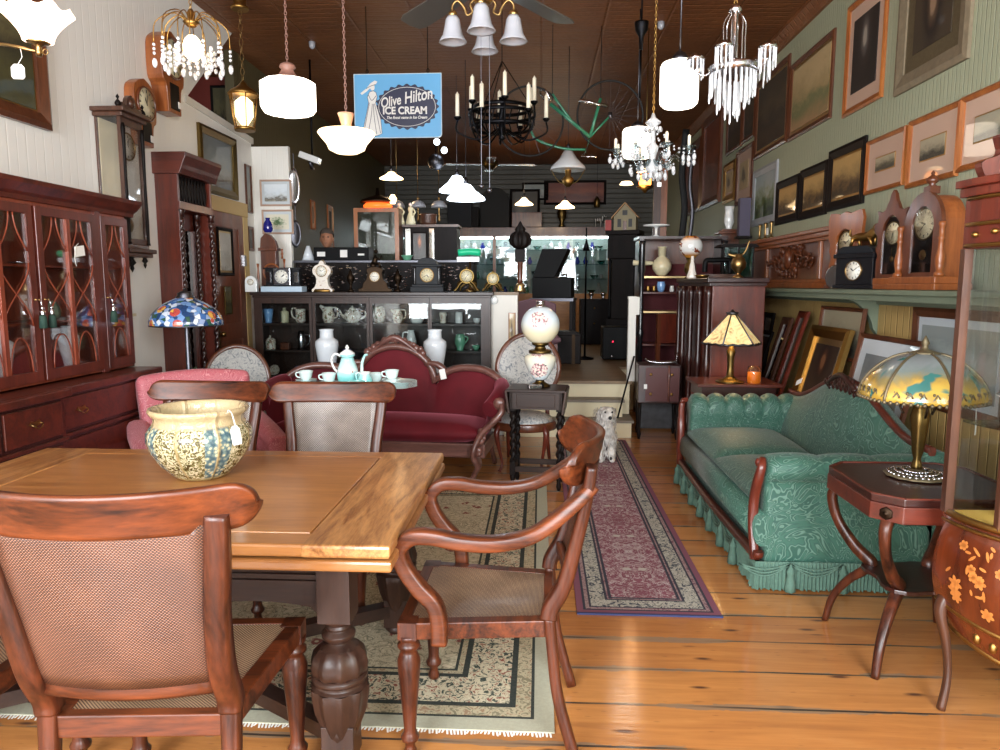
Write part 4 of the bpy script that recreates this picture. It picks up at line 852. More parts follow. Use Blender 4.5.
b = B(); b.cb((0, -.02, .565), (.06, .06, .04)); b.lathe([(.028, 0), (.015, .012), (.03, .025), (.034, .04), (.02, .055), (.008, .065), (.012, .075), (.001, .09)], (0, -.02, .585), 16); b.build('finial', 'clock_oak_dark', ac)
# glass dome clock beside the first
dm = thing('round_clock', 'small round glass-fronted clock with silver rim in front of the gingerbread clock', 'clock', (2.14, 5.36, SZ), -pi/2+rad(25)); b = B(); b.T = TR(0, 0, .085) @ RX(pi/2); b.lathe([(.085, 0), (.09, .01), (.085, .03), (.075, .034)], n=28); b.T = Matrix(); b.bx(-.05, .05, -.02, .03, 0, .012); b.build('rim', 'silver', dm)
b = B(); b.T = TR(0, -.02, .085) @ RX(pi/2); b.lathe([(.0001, .012), (.04, .009), (.076, 0)], n=24); b.build('lens', 'crystal', dm)

# ================= FRAMES LEANING BEHIND THE SOFA =================
def lean(label, yc, zt, w_, h, artm, fmat='frame_walnut', fw=.05, mount=0, mmat='mount_white', xb=2.2, ang=8, name='leaning_picture', slip=None, fd=.03, yaw=0):
    """leans back against the wall; zt is the height of its top edge"""
    a = rad(ang); zc = zt-h/2*cos(a); xc = xb+.0
    return picture(name, label, (xc, yc, zc), 0, w_, h, fw, fd, fmat, artm, mount, mmat, slip, rot=(-a, 0, -pi/2+yaw))
t = NT('mirror', .04, 1); t.col('#8a8a86')
crate = thing('storage_chest', 'long dark chest against the right wall behind the green sofa, under the leaning pictures', 'chest', (2.24, 5.05, 0), -pi/2)
b = B(); b.bx(-1.9, 1.55, -.16, .17, .03, .42); b.build('body', 'dark_oak_x', crate, bevel=.006); b = B(); b.bx(-1.92, 1.57, -.17, .18, .42, .45); b.build('lid', 'dark_oak_x', crate, bevel=.006); b = B(); b.bx(-1.9, 1.55, -.17, .18, 0, .06); b.build('plinth', 'dark_oak_x', crate)
lean('gilt frame with a dark portrait and bright white edges, leaning behind the sofa crest', 5.72, 1.17, .74, .70, 'art_lady', 'gilt', .09, .05, 'gilt_pale', xb=2.20, ang=14, fd=.05)
lean('wide white-matted grey engraving leaning behind the painted glass lamp', 4.78, 1.165, .84, .70, 'art_coast', 'frame_walnut', .035, .10, 'mount_white', xb=2.21, ang=12)
lean('black and white photograph propped above the gilt frame under the shelf bracket', 5.72, 1.33, .80, .40, 'art_engraving2', 'frame_walnut', .03, xb=2.33, ang=6)
picture('framed_picture', 'broad brown-framed grey seascape hanging under the shelf, reflecting a striped lampshade', (XR-.001, 4.35, 1.05), -pi/2, 1.0, .62, .06, .03, 'frame_walnut', 'art_gray_sea', .05, 'mount_white')
lean('tall red-brown carved frame leaning left of the gilt frame', 6.42, 1.27, .22, .82, 'art_dark', 'mahogany', .06, xb=2.2, ang=16)
lean('dark scroll-topped wooden mirror leaning behind the candle jar', 6.80, 1.20, .26, .76, 'mirror', 'walnut', .07, xb=2.2, ang=16, name='leaning_mirror')
lean('black frame with a thin white inner line leaning behind the candle jar', 7.25, 1.05, .36, .58, 'art_dark', 'ebony', .04, .02, 'mount_white', xb=2.18, ang=16)
lean('narrow black frame leaning against the dresser side', 7.5, 1.22, .32, .75, 'art_dark', 'ebony', .05, xb=2.3, ang=8)
# ================= BOOKCASE ON THE LEFT WALL =================
bc = thing('breakfront_bookcase', 'large mahogany breakfront bookcase with astragal glass doors against the white wall', 'bookcase', (XL+.01, 3.4, 0), pi/2)
# local x = room Y-3.4, local -y = into the room
X0, X1 = -1.42, 1.36; UF, LF = -.34, -.48
b = B(); b.bx(X0, X1, UF+.02, UF+.04, .95, .955)
b.bx(X0, X1, -.02, 0, .95, 1.95); b.bx(X0, X0+.02, UF+.02, -.02, .95, 1.95); b.bx(X1-.02, X1, UF+.02, -.02, .95, 1.95); b.bx(X0, X1, UF+.02, 0, .95, .97); b.bx(X0, X1, UF+.02, 0, 1.93, 1.95); b.build('upper_case', 'mahogany_light', bc)
b = B()
for x0, x1 in ((X0+.02, -.4), (-.4, .42), (.46, 1.02), (1.02, X1-.02)):
    for z in (1.28, 1.60): b.bx(x0, x1, UF+.06, -.02, z, z+.014)
b.build('shelf', 'mahogany_light', bc)
b = B(); P = [(UF+.05, 1.95), (UF, 1.95), (UF-.005, 1.975), (UF-.03, 1.99), (UF-.065, 2.03), (UF-.07, 2.055), (UF+.05, 2.055)]
b.prism(P, X0-.06, X1+.06, axis='X'); b.bx(X0-.05, X1+.06, UF+.05, 0, 1.95, 2.055); b.build('cornice', 'mahogany_y', bc, bevel=.003)
def door(x0, x1, knob=None, halves=2):
    w_ = x1-x0; b = B(); s_ = .045
    for q in ((x0, x0+s_, .97, 1.93), (x1-s_, x1, .97, 1.93)): b.bx(q[0], q[1], UF, UF+.022, q[2], q[3])
    b.bx(x0+s_, x1-s_, UF, UF+.022, .97, 1.03); b.bx(x0+s_, x1-s_, UF, UF+.022, 1.88, 1.93); d = b.build('door', 'mahogany', bc, bevel=.003)
    b = B(); a0, a1 = x0+s_, x1-s_
    if halves == 2: b.bx((a0+a1)/2-.014, (a0+a1)/2+.014, UF-.004, UF+.018, 1.03, 1.88)
    cells = [(a0, (a0+a1)/2), ((a0+a1)/2, a1)] if halves == 2 else [(a0, a1)]
    for c0, c1 in cells:
        m, h = (c0+c1)/2, (c1-c0)/2
        for s in (-1, 1):
            for z0, z1, k in ((1.88, 1.68, 1), (1.62, 1.28, 0), (1.03, 1.22, 2)):
                if k == 0: pts = [(m+s*h*cos(pi*i/10)*.98, UF+.006, z0+(z1-z0)*i/10) for i in range(11)]
                elif k == 1: pts = [(m+s*h*(.15+.85*(i/8)**2), UF+.006, z0+(z1-z0)*i/8) for i in range(9)]
                else: pts = [(m+s*h*.75*cos(pi/2*i/8), UF+.006, z0+(z1-z0)*sin(pi/2*i/8)) for i in range(9)]
                b.tube(pts, .0042, 6)
    b.build('astragal', 'mahogany_light', d)
    b = B(); b.bx(a0, a1, UF+.012, UF+.015, 1.03, 1.88); b.build('pane', 'pane', d)
    if knob is not None: b = B(); b.T = TR(knob, UF, 1.42) @ RX(pi/2); b.lathe([(.008, 0), (.008, .003), (.003, .006), (.003, .018), (.007, .022), (.007, .026), (.001, .028)], n=12); b.build('key', 'brass', d)
    return d
door(-1.38, -.88, None); door(-.86, -.36, -.89+.0); door(-.10, .43, .405); door(.455, .99, .48); door(1.045, 1.34, 1.065, 1)
for x0, x1 in ((-.36, -.10), (.99, 1.045)): b = B(); b.bx(x0, x1, UF+.002, UF+.022, .95, 1.95); b.build('pilaster', 'mahogany', bc)
# base: centre breaks forward
b = B(); b.bx(X0, X1, LF+.02, 0, .08, .90); b.bx(X0, .30, LF-.03, LF+.02, .08, .90); b.bx(X0, X1+.01, LF+.01, 0, 0, .08); b.build('base_case', 'mahogany_dark', bc)
b = B(); b.bx(X0-.01, X1+.03, LF-.02, 0, .90, .945); b.bx(X0-.01, .35, LF-.07, LF-.02, .90, .945); b.build('base_top', 'mahogany_y', bc, bevel=.008)
b = B(); b.bx(X0, X1+.015, LF+.005, LF+.03, .66, .68); b.bx(X0, .33, LF-.045, LF-.02, .66, .68); b.bx(.31, .36, LF-.01, LF+.02, .0, .9); b.build('moulding', 'mahogany_y', bc, bevel=.003)
def drawer(x0, x1, z0, z1, yf):
    b = B(); b.bx(x0, x1, yf-.012, yf+.01, z0, z1); d = b.build('drawer', 'mahogany_y', bc, bevel=.003)
    for q in ((x0+x1)/2,) if x1-x0 < .5 else (x0+.15, x1-.15):
        b = B(); b.tube(spl([(q-.035, yf-.014, (z0+z1)/2+.01), (q-.033, yf-.03, (z0+z1)/2), (q, yf-.034, (z0+z1)/2-.018), (q+.033, yf-.03, (z0+z1)/2), (q+.035, yf-.014, (z0+z1)/2+.01)], 4), .0035, 6)
        b.prism([(q-.045, (z0+z1)/2+.005), (q, (z0+z1)/2-.012), (q+.045, (z0+z1)/2+.005), (q+.03, (z0+z1)/2+.025), (q, (z0+z1)/2+.018), (q-.03, (z0+z1)/2+.025)], yf-.015, yf-.012); b.build('handle', 'brass', d)
for z0, z1 in ((.70, .88), (.42, .64), (.11, .39)):
    drawer(.38, 1.33, z0, z1, LF+.02)
    for x0, x1 in ((-.62, -.16), (-.13, .29), (-1.39, -.65)): drawer(x0, x1, z0, z1, LF-.03)
# tassels, tag and contents
def tassel(label, x):
    o = thing('tassel', label, 'tassel', (XL+.01-UF+.032, 3.4+x, 1.405), 0)
    b = B(); b.tube([(-.008, 0, .02), (0, 0, .0), (.004, 0, -.035)], .003, 6); b.ball((.004, 0, -.03), .011, 10); b.lathe([(.006, -.035), (.014, -.05), (.010, -.062), (.014, -.068)][::-1], (.004, 0, 0), 12); b.build('cord', 'silver', o)
    b = B(); b.lathe([(.013, -.068), (.018, -.08), (.021, -.14), (.001, -.142)], (.004, 0, 0), 14, flute=.08, nf=7); b.build('skirt', plain('tassel_green', '#1f3a30', .8, scale=60), o)
tassel('dark green tassel on the left key of the paired bookcase doors', .405); tassel('dark green tassel on the right key of the paired bookcase doors', .48); tassel('dark green tassel on the key of the narrow end door of the bookcase', 1.065)
tg = thing('price_tag', 'white price tag hanging on string from the bookcase door glass', 'tag', (XL+.01-UF+.012, 3.4+.80, 1.70), 0)
b = B(); b.T = RX(rad(8)); b.bx(0, .002, -.045, .045, -.03, .03); b.build('card', 'paper_tag', tg); b = B(); b.tube(spl([(.003, -.01, .045), (.004, -.04, .02), (.004, -.055, -.04), (.004, -.045, -.09)], 4), .0018, 5); b.build('string', 'string', tg)
b = B()
def vase(name, label, loc, prof, m, cat='vase', n=28, sc=1, handle=None, spout=None, flute=0, nf=0, hm=None):
    o = thing(name, label, cat, loc); q = [(r*sc, z*sc) for r, z in prof]
    b = B(); b.lathe(q+[(q[-1][0]*.85, q[-1][1]), (q[-1][0]*.8, q[-1][1]*.7), (.0001, q[-1][1]*.68)], n=n, flute=flute, nf=nf); b.build('body', m, o)
    if handle: b = B(); b.tube(spl([(x*sc, 0, z*sc) for x, z in handle[0]], 5), handle[1]*sc, 8); b.build('handle', hm or m, o)
    if spout: b = B(); b.tube(spl([(x*sc, 0, z*sc) for x, z in spout[0]], 5), [r*sc for r in spout[1]], 8); b.build('spout', m, o)
    return o
VAS = [(.045, 0), (.05, .01), (.06, .08), (.085, .22), (.098, .31), (.095, .345), (.07, .365), (.058, .375), (.056, .43), (.064, .445)]
vase('glass_vase', 'grey-white vase behind the glass of the left bookcase door', (XL+.2, 3.72, .975), VAS, 'milk_glass', sc=.62)
vase('glass_vase', 'grey-white vase behind the glass of the middle bookcase door', (XL+.2, 4.28, .975), VAS, 'milk_glass', sc=.62)
o = thing('green_plate', 'small round green plate standing on the bookcase shelf behind glass', 'plate', (XL+.1, 4.30, 1.294)); b = B(); b.T = TR(0, 0, .055) @ RY(rad(78)); b.lathe([(.0001, .004), (.035, .004), (.055, .012), (.054, .006), (.03, 0)], n=24); b.build('plate', plain('celadon', '#8fa68c', .3), o)
o = thing('silver_tray', 'small silver dish lying on the upper bookcase shelf behind glass', 'dish', (XL+.16, 4.02, 1.614)); b = B(); b.lathe([(.001, .003), (.05, .003), (.075, .016), (.08, .014), (.05, 0)], n=24, sy=1.5); b.build('dish', 'silver', o)
for i, (y, z) in enumerate(((4.55, 1.295), (4.63, 1.295), (4.55, .97), (4.64, .97))):
    o = thing('glass_tumbler', ['clear glass nearer the door edge, upper shelf of the narrow bookcase bay', 'clear glass at the far side, upper shelf of the narrow bookcase bay', 'clear glass nearer the door edge, bottom of the narrow bookcase bay', 'clear glass at the far side, bottom of the narrow bookcase bay'][i], 'glass', (XL+.22, y, z), group='glasses in the narrow bookcase bay'); b = B(); b.lathe([(.02, 0), (.008, .01), (.006, .05), (.024, .08), (.022, .12)], n=16); b.build('bowl', 'clear_glass', o)

# ================= LEFT WALL: painting, clocks, hall mirror =================
picture('framed_picture', 'large dark landscape painting in a wide wood frame behind the frilled glass lamp', (XL+.001, 3.72, 3.02), pi/2, 1.60, 1.12, .09, .05, 'frame_walnut', 'art_forest', .015, 'gilt')
picture('framed_picture', 'large seascape painting in a worn gilt frame above the brown door', (XL+.001, 6.95, 2.655), pi/2, .80, .60, .075, .04, 'old_brass', 'art_coast')
picture('framed_picture', 'narrow dark-framed strip picture beside the door frame', (XL+.001, 7.66, 2.51), pi/2, .15, .50, .02, .02, 'frame_walnut', 'art_coast'); picture('framed_picture', 'small dark oval-mount picture right of the door below the narrow one', (XL+.001, 7.66, 1.99), pi/2, .15, .26, .03, .02, 'frame_walnut', 'art_dark')
picture('framed_picture', 'tall framed document hanging on the brown door', (XL+.028, 6.96, 1.82), pi/2, .34, .46, .03, .02, 'ebony', art('art_document', 'landscape', ['#8a8578', '#b4b0a4', '#a8a498', '#c4c0b4', '#b8b4a8'], seed=21, scale=14), .02, 'gilt_pale')
picture('framed_picture', 'small faded print fixed to the door under the framed document', (XL+.028, 6.98, 1.35), pi/2, .16, .28, .012, .01, 'old_brass', 'art_forest')
picture('framed_picture', 'pale ship sketch in a thin frame on the white pillar, above the green sketch', tuple(at(276, 193, Y=7.798)), 0, .345, .28, .02, .02, 'mount_pink', 'art_sketch_blue', .03, 'mount_white')
picture('framed_picture', 'pale green sketch in a thin frame on the white pillar, above the counter', tuple(at(278, 222, Y=7.798)), 0, .345, .26, .02, .02, 'mount_pink', 'art_sketch_green', .03, 'mount_white')

picture('framed_picture', 'dim green landscape seen through the opening above the white partition', tuple(at(222, 112, Y=8.89)), 0, .26, .62, .03, .02, 'ebony', 'art_forest')
wc = thing('wall_clock', 'tall dark glass-sided regulator wall clock with brass pendulum, above the bookcase end', 'clock', (XL+.001, 5.15, 1.76), pi/2)
b = B(); W, D, H = .135, .19, .93
b.bx(-W, W, -.015, 0, 0, H)
for s_ in (-1, 1):
    b.bx(s_*W-.015*(s_ > 0), s_*W+.015*(s_ < 0), -D, -D+.03, 0, H)
b.bx(-W, W, -D, 0, 0, .03); b.bx(-W, W, -D, 0, H-.03, H); b.bx(-W+.015, W-.015, -D, -D+.02, .03, .07); b.bx(-W+.015, W-.015, -D, -D+.02, H-.08, H-.03); b.build('case', 'walnut', wc, bevel=.003)
b = B(); b.bx(-W-.05, W+.05, -D-.05, 0, H, H+.03); b.bx(-W-.025, W+.025, -D-.025, 0, H-.03, H); b.bx(-W-.04, W+.04, -D-.04, 0, -.03, .0); b.bx(-W-.02, W+.02, -D-.02, 0, -.06, -.03); b.build('cornice', 'walnut', wc, bevel=.006)
b = B()
for s_ in (-1, 1):
    b.lathe([(.016, .03), (.011, .05), (.013, .2), (.010, .5), (.014, .78), (.017, .82), (.012, .86)], (s_*(W-.012), -D-.005, 0), 12); b.lathe([(.012, 0), (.022, .02), (.016, .035), (.004, .05), (.012, .065), (.001, .085)], (s_*(W+.02), -D, H+.03), 12)
    b.lathe([(.001, -.14), (.012, -.115), (.008, -.1), (.022, -.085), (.012, -.065), (.016, -.06)], (s_*(W-.03), -D+.02, 0), 12)
b.lathe([(.001, -.17), (.015, -.14), (.01, -.12), (.03, -.10), (.014, -.07), (.02, -.06)], (0, -D+.06, 0), 12); b.build('finial', 'ebony', wc)
b = B(); b.prism([(p.x, p.z) for p in spl([(-.13, 0, H+.03), (-.12, 0, H+.07), (-.07, 0, H+.06), (-.05, 0, H+.11), (0, 0, H+.14), (.05, 0, H+.11), (.07, 0, H+.06), (.12, 0, H+.07), (.13, 0, H+.03)][::-1], 4)], -D-.01, -D+.02); b.ball((0, -D-.01, H+.085), .035, 10, sy=.6); b.build('carved_crest', 'walnut', wc)
dial(wc, (0, -D+.04, .72), .088, hm=(12, 1)); b = B(); b.bx(-.004, .004, -.13, -.125, .2, .58); b.T = TR(0, -.13, .17) @ RX(pi/2); b.lathe([(.0001, .006), (.05, .004), (.052, 0)], n=20); b.build('pendulum', 'brass', wc)
b = B(); b.bx(-W+.01, W-.01, -D+.008, -D+.011, .07, H-.08); b.bx(-W+.001, -W+.004, -D+.03, -.015, .03, H-.03); b.bx(W-.004, W-.001, -D+.03, -.015, .03, H-.03); b.build('glass', 'pane', wc)
b = B(); b.bx(-W+.02, W-.02, -.018, -.015, .03, H-.03); b.build('back_lining', 'cream_paint', wc)

def dropclock(label, loc, w_, h, r, zd, d=.1):
    o = thing('wall_clock', label, 'clock', loc, pi/2); b = B()
    P = [(p.x, p.z) for p in spl([(w_*.30, 0, 0), (w_*.34, 0, h*.3), (w_*.5, 0, h*.42), (w_*.5, 0, h*.8), (w_*.3, 0, h*.93), (0, 0, h)], 4)]
    b.prism(P+[(-x, z) for x, z in P[::-1]], -d, 0); b.build('case', 'clock_oak', o, bevel=.006)
    dial(o, (0, -d, zd), r, 'dial_cream', 'clock_oak_dark', (11, 2), deep=.012); b = B(); b.bx(-w_*.2, w_*.2, -d-.006, -d, .03, h*.36); b.build('pendulum_window', 'ebony', o)
    b = B(); b.cb((w_*.15, -d-.012, h*.12), (.04, .003, .05)); b.build('price_tag', 'paper_tag', o); return o
dropclock('small round-topped oak wall clock just above the regulator clock', (XL+.001, 5.56, 2.56), .30, .50, .118, .31, .08)
dropclock('larger oak drop-dial wall clock, highest of the wall clocks beside the spray chandelier', (XL+.001, 5.92, 2.88), .34, .64, .145, .43, .13)
# hall mirror
hm_ = thing('hall_mirror', 'tall dark mahogany hall mirror with barley-twist columns beside the brown door', 'mirror', (XL+.001, 6.07, 0), pi/2); W, D = .30, .24; hm_.scale = (1, 1, 1.055)
b = B(); b.bx(-W, W, -.03, 0, 0, 2.30)
for s_ in (-1, 1): b.bx(*sorted((s_*W, s_*(W-.03))), -D+.05, -.03, 0, 2.3); b.bx(*sorted((s_*(W-.09), s_*(W-.13))), -.07, -.03, .5, 2.0)
b.bx(-W, W, -D+.03, -.03, .42, .48); b.bx(-W, W, -D+.03, -.03, 0, .1); b.bx(-W+.09, W-.09, -.07, -.03, .48, .62); b.bx(-W+.09, W-.09, -.07, -.03, 1.86, 2.0); b.bx(-W, W, -D+.04, -.03, 2.0, 2.06); b.build('frame', 'mahogany', hm_, bevel=.003)
b = B(); b.prism([(-D+.02, 2.26), (-D+.0, 2.30), (-D-.01, 2.33), (-D-.04, 2.39), (-D-.04, 2.42), (0, 2.42), (0, 2.26)], -W-.03, W+.03, axis='X'); b.build('cornice', 'mahogany_y', hm_, bevel=.003)
b = B()
for i in range(9): b.lathe([(.016, 2.06), (.01, 2.08), (.02, 2.13), (.02, 2.17), (.01, 2.22), (.016, 2.26)], (-.22+.055*i, -.16, 0), 10)
b.build('spindle_gallery', 'ebony', hm_)
b = B(); b.bx(-W+.12, W-.12, -.045, -.035, .62, 1.86); b.build('mirror_glass', 'mirror', hm_)
def twist(b, c, r, z0, z1, turns, n=10, amp=.35, m=0):
    k = int(turns*10); V = []
    for j in range(k+1):
        z = z0+(z1-z0)*j/k; ph = 2*pi*turns*j/k
        for i in range(n):
            a = 2*pi*i/n; q = r*(1+amp*cos(2*(a-ph*.5)))*.85; V.append((c[0]+q*cos(a), c[1]+q*sin(a), z))
    b.add(V, [(j*n+i, j*n+(i+1) % n, (j+1)*n+(i+1) % n, (j+1)*n+i) for j in range(k) for i in range(n)], m, True)
for s_ in (-1, 1):
    for x in (W-.03, W-.11):
        b = B(); twist(b, (s_*x, -.10 if x < .25 else -.19), .022, .56, 1.94, 17); b.lathe([(.028, .48), (.034, .50), (.022, .53), (.028, .56)], (s_*x, -.10 if x < .25 else -.19, 0), 12); b.lathe([(.028, 1.94), (.022, 1.97), (.034, 1.99), (.03, 2.0)], (s_*x, -.10 if x < .25 else -.19, 0), 12); b.build('twist_column', 'mahogany_dark', hm_)
# small wall ledge with figurine
sm = thing('small_ledge', 'small wooden ledge on the white wall between bookcase and hall mirror', 'shelf', (XL, 5.08, 1.27), pi/2); b = B(); b.bx(-.2, .14, -.10, 0, 0, .02); b.bx(-.18, .12, -.02, 0, -.04, 0); b.build('board', 'cream_paint', sm)
fg_ = thing('small_figurine', 'small dark seated figurine on the wall ledge', 'figurine', (XL+.055, 5.06, 1.29)); b = B(); b.lathe([(.03, 0), (.035, .01), (.028, .03), (.022, .05), (.03, .06), (.018, .075), (.001, .08)], n=12); b.ball((0, .0, .095), .016, 10); b.ball((.02, .012, .045), .018, 8); b.build('figure', 'bronze', fg_)
# ================= TIFFANY LAMP, PLANT =================
t = NT('leaded_glass', .2, 0, .4, .08); v = t.map(); vc = t.n('TexVoronoi'); t.l(v, vc.inputs['Vector']); vc.inputs['Scale'].default_value = 30
ve = t.vor(v, 30, 'DISTANCE_TO_EDGE'); sx = t.sep(vc.outputs['Color']); big = t.vor(t.map(loc=(1, 2, 0)), 9)
c = t.ramp(sx[0], [(0, '#23406a'), (.2, '#3f66a0'), (.36, '#6a8fc0'), (.5, '#2c5244'), (.66, '#8c9ec0'), (.8, '#c8d0dc')], 'CONSTANT')
fl = t.ramp(sx[1], [(0, '#b04a44'), (.4, '#c46a50'), (.7, '#d6a24c')], 'CONSTANT'); c = t.mix(t.ramp(big, [(.30, '#ffffff'), (.33, '#000000')]), c, fl)
c = t.mix(t.ramp(ve, [(.012, '#ffffff'), (.02, '#000000')]), c, '#101214'); t.col(c)
tl = thing('leaded_glass_lamp', 'floor lamp with a blue floral leaded-glass shade in front of the hall mirror', 'lamp', (-2.50, 4.98, 0))
b = B(); b.lathe([(.14, 0), (.145, .012), (.12, .03), (.05, .045), (.03, .07), (.02, .12), (.022, .4), (.028, .42), (.022, .44), (.018, .7), (.026, .73), (.02, .76), (.016, 1.2), (.01, 1.42)], n=24); b.build('stem', 'gunmetal', tl)
b = B(); pr = [(.242, 1.215), (.245, 1.225), (.243, 1.25), (.24, 1.262), (.225, 1.295), (.19, 1.335), (.14, 1.37), (.09, 1.395), (.06, 1.41)]; b.lathe(pr, n=48); b.build('lamp_shade', 'leaded_glass', tl, solid=.004)
b = B(); b.lathe([(.062, 1.408), (.066, 1.415), (.05, 1.43), (.055, 1.44), (.03, 1.455), (.012, 1.46), (.01, 1.48)], n=20); b.lathe([(.24, 1.212), (.247, 1.214), (.247, 1.222), (.24, 1.222)], n=48); b.build('shade_cap', 'gunmetal', tl)
pp = thing('potted_plant', 'leafy green houseplant in a white pot behind the leaded-glass lamp', 'plant', (-2.62, 5.40, .58)); b = B(); b.lathe([(.055, 0), (.06, .01), (.072, .12), (.076, .13), (.07, .13), (.065, .10), (.001, .10)], n=20); b.build('pot', 'white_porcelain', pp)
b = B(); random.seed(3)
for i in range(70):
    a = random.uniform(0, 6.28); r = random.uniform(.03, .22); z = .12+random.uniform(0, .18)-r*.25; c = Vector((r*cos(a), r*sin(a), z)); d = Vector((cos(a), sin(a), random.uniform(-.6, .5))).normalized(); s2 = d.cross(Vector((0, 0, 1))).normalized(); l = random.uniform(.05, .09)
    b.add([tuple(c), tuple(c+d*l*.5+s2*l*.16), tuple(c+d*l), tuple(c+d*l*.5-s2*l*.16)], [(0, 1, 2, 3)])
    if i % 4 == 0: b.tube([(0, 0, .1), (c.x*.5, c.y*.5, z+.03), tuple(c)], .002, 4)
b.build('foliage', plain('leaf_green', '#4a6a48', .5, var=.35, scale=30), pp, fix=False)
ps_ = thing('plant_stand', 'small dark plant stand behind the leaded-glass lamp', 'stand', (-2.62, 5.40, 0)); b = B(); b.lathe([(.14, .56), (.145, .57), (.14, .58)], n=20); b.lathe([(.02, .02), (.018, .3), (.03, .4), (.02, .56)], n=12); b.lathe([(.12, 0), (.12, .015), (.03, .03)], n=16); b.build('stand', 'ebony', ps_)

# ================= PINK ARMCHAIR =================
damask('pink_damask', '#a8505a', '#b8626a', '#d8989a', 5)
pk = thing('pink_armchair', 'pink damask upholstered armchair behind the far dining chairs', 'chair', (-2.09, 4.36, .0075), rad(35))
b = B(); b.grid(lambda u, v: ((u*2-1)*(.33+.03*v), .28+.14*v+.02*cos(pi*(u-.5)), .35+(.575-.03*abs(2*u-1)**2)*v), 14, 10); b.build('back', 'pink_damask', pk, solid=.13, bevel=.04, seg=3)
b = cushion(-.27, .27, -.36, .30, .32, .47); b.build('seat_cushion', 'pink_damask', pk); b = B(); b.bx(-.34, .34, -.34, .3, .12, .33); b.build('base', 'pink_damask', pk, bevel=.02)
for s_ in (-1, 1):
    b = B(); b.sweep(spl([(s_*.36, -.36, .5), (s_*.37, -.1, .53), (s_*.37, .2, .56), (s_*.36, .32, .58)], 4), (.14, .12), 12, up=(0, 0, 1), sup=.8); b.bx(*sorted((s_*.31, s_*.41)), -.35, .3, .12, .5); b.build('arm', 'pink_damask', pk)
    for y in (-.3, .28): b = B(); b.lathe([(.014, 0), (.02, .06), (.026, .12)], (s_*.3, y, 0), 10); b.build('leg', 'mahogany', pk)

# ================= BURGUNDY SETTEE =================
t = NT('burgundy_velvet', .75, 0, spec=.3); t.set(t.b, 'Sheen Weight', .6); t.set(t.b, 'Sheen Roughness', .35); t.set(t.b, 'Sheen Tint', C('#d87a8a')); n = t.noise(t.map(), 5, 4); t.col(t.mix(n, '#42060f', '#6e1320')); t.bump(n, .15, .01)
wood('settee_wood', '#42251f', '#7a5148', 'X', 8, .35, .3)
se = thing('settee', 'carved triple-back settee in burgundy velvet behind the tea table', 'sofa', (-1.24, 5.66, .0075), rad(-5)); 
b = B(); b.bx(-.86, .86, -.28, .22, .19, .30); b.build('seat_frame', 'settee_wood', se, bevel=.01)
b = cushion(-.84, .84, -.30, .20, .29, .45, .03); b.build('seat', 'burgundy_velvet', se)
def backtop(x):
    a = abs(x)
    if a < .33: return .60+.38*sqrt(max(0, 1-(a/.36)**2))**.9
    u = (a-.64)/.33; return .58+.235*sqrt(max(0, 1-min(1, abs(u))**2.2))
b = B(); NN = 60
b.grid(lambda u, v: ((u*2-1)*.93, .24+.10*v-.12*(abs(2*u-1)**3)*1.0-.02*sin(pi*v), .40+(backtop((u*2-1)*.93)-.03-.40)*v), NN, 8); b.grid(lambda u, v: ((u*2-1)*.93, .31+.06*v-.12*(abs(2*u-1)**3), .34+(backtop((u*2-1)*.93)-.03-.34)*v), NN, 4); b.build('back', 'burgundy_velvet', se)
b = B(); xs = [(-1+2*i/72)*.945 for i in range(73)]; b.sweep([(x, .32-.12*(abs(x)/.93)**3, backtop(x)) for x in xs], [(.075, .06)], 10, up=(0, 1, 0), sup=.8) if False else b.sweep([(x, .33-.12*(abs(x)/.93)**3, backtop(x)) for x in xs], (.06, .095), 10, up=(0, 1, 0), sup=.8); b.build('back_rail', 'settee_wood', se)
b = B(); random.seed(8)
for i in range(26):
    x = -.24+.48*i/25; z = backtop(x)+.04+.012*sin(i*1.9)+.02*(1-abs(x)/.24); b.ball((x, .31, z), .024+.01*cos(i*2.3), 8, sy=.7)
b.tube(spl([(-.2, .3, .93), (-.1, .29, 1.01), (0, .29, 1.06), (.1, .29, 1.01), (.2, .3, .93)], 5), [.015, .025, .015], 8)
for s_ in (-1, 1): b.tube(spl([(s_*.26, .3, .84), (s_*.36, .29, .84), (s_*.43, .29, .78), (s_*.38, .29, .73)], 4), [.02, .03, .015], 8)
b.build('carved_crest', 'settee_wood', se)
for s_ in (-1, 1):
    b = B(); b.sweep(spl([(s_*.92, .2, .68), (s_*.95, .02, .66), (s_*.94, -.18, .62), (s_*.90, -.31, .57)], 5), [(.12, .14), (.13, .16), (.12, .13)], 12, up=(0, 0, 1)); b.grid(lambda u, v: (s_*(.84+.06*v), -.28+.48*u, .33+.30*v), 6, 6); b.build('arm', 'burgundy_velvet', se, solid=0)
    b = B(); b.sweep(spl([(s_*.98, -.30, .65), (s_*1.0, -.335, .57), (s_*.94, -.345, .49), (s_*.86, -.335, .41), (s_*.81, -.33, .32), (s_*.79, -.33, .23), (s_*.82, -.33, .15), (s_*.79, -.33, .08), (s_*.76, -.34, 0)], 6), [(.04, .06), (.05, .10), (.05, .12), (.05, .15), (.05, .20), (.05, .17), (.04, .08), (.04, .06)], 10, up=(0, 1, 0), sup=.7)
    for k in range(9): b.ball((s_*(.80+.02*sin(k*1.3)+.008*k), -.36, .22+.024*k), .018+.006*(k % 3), 8, sy=.6)
    b.ball((s_*.98, -.33, .62), .05, 10, sy=.5); b.build('carved_arm_post', 'settee_wood', se)
    b = B(); b.sweep(spl([(s_*.80, .25, .3), (s_*.82, .3, .15), (s_*.84, .36, 0)], 4), (.04, .04), 8, up=(0, 1, 0)); b.build('leg', 'settee_wood', se)
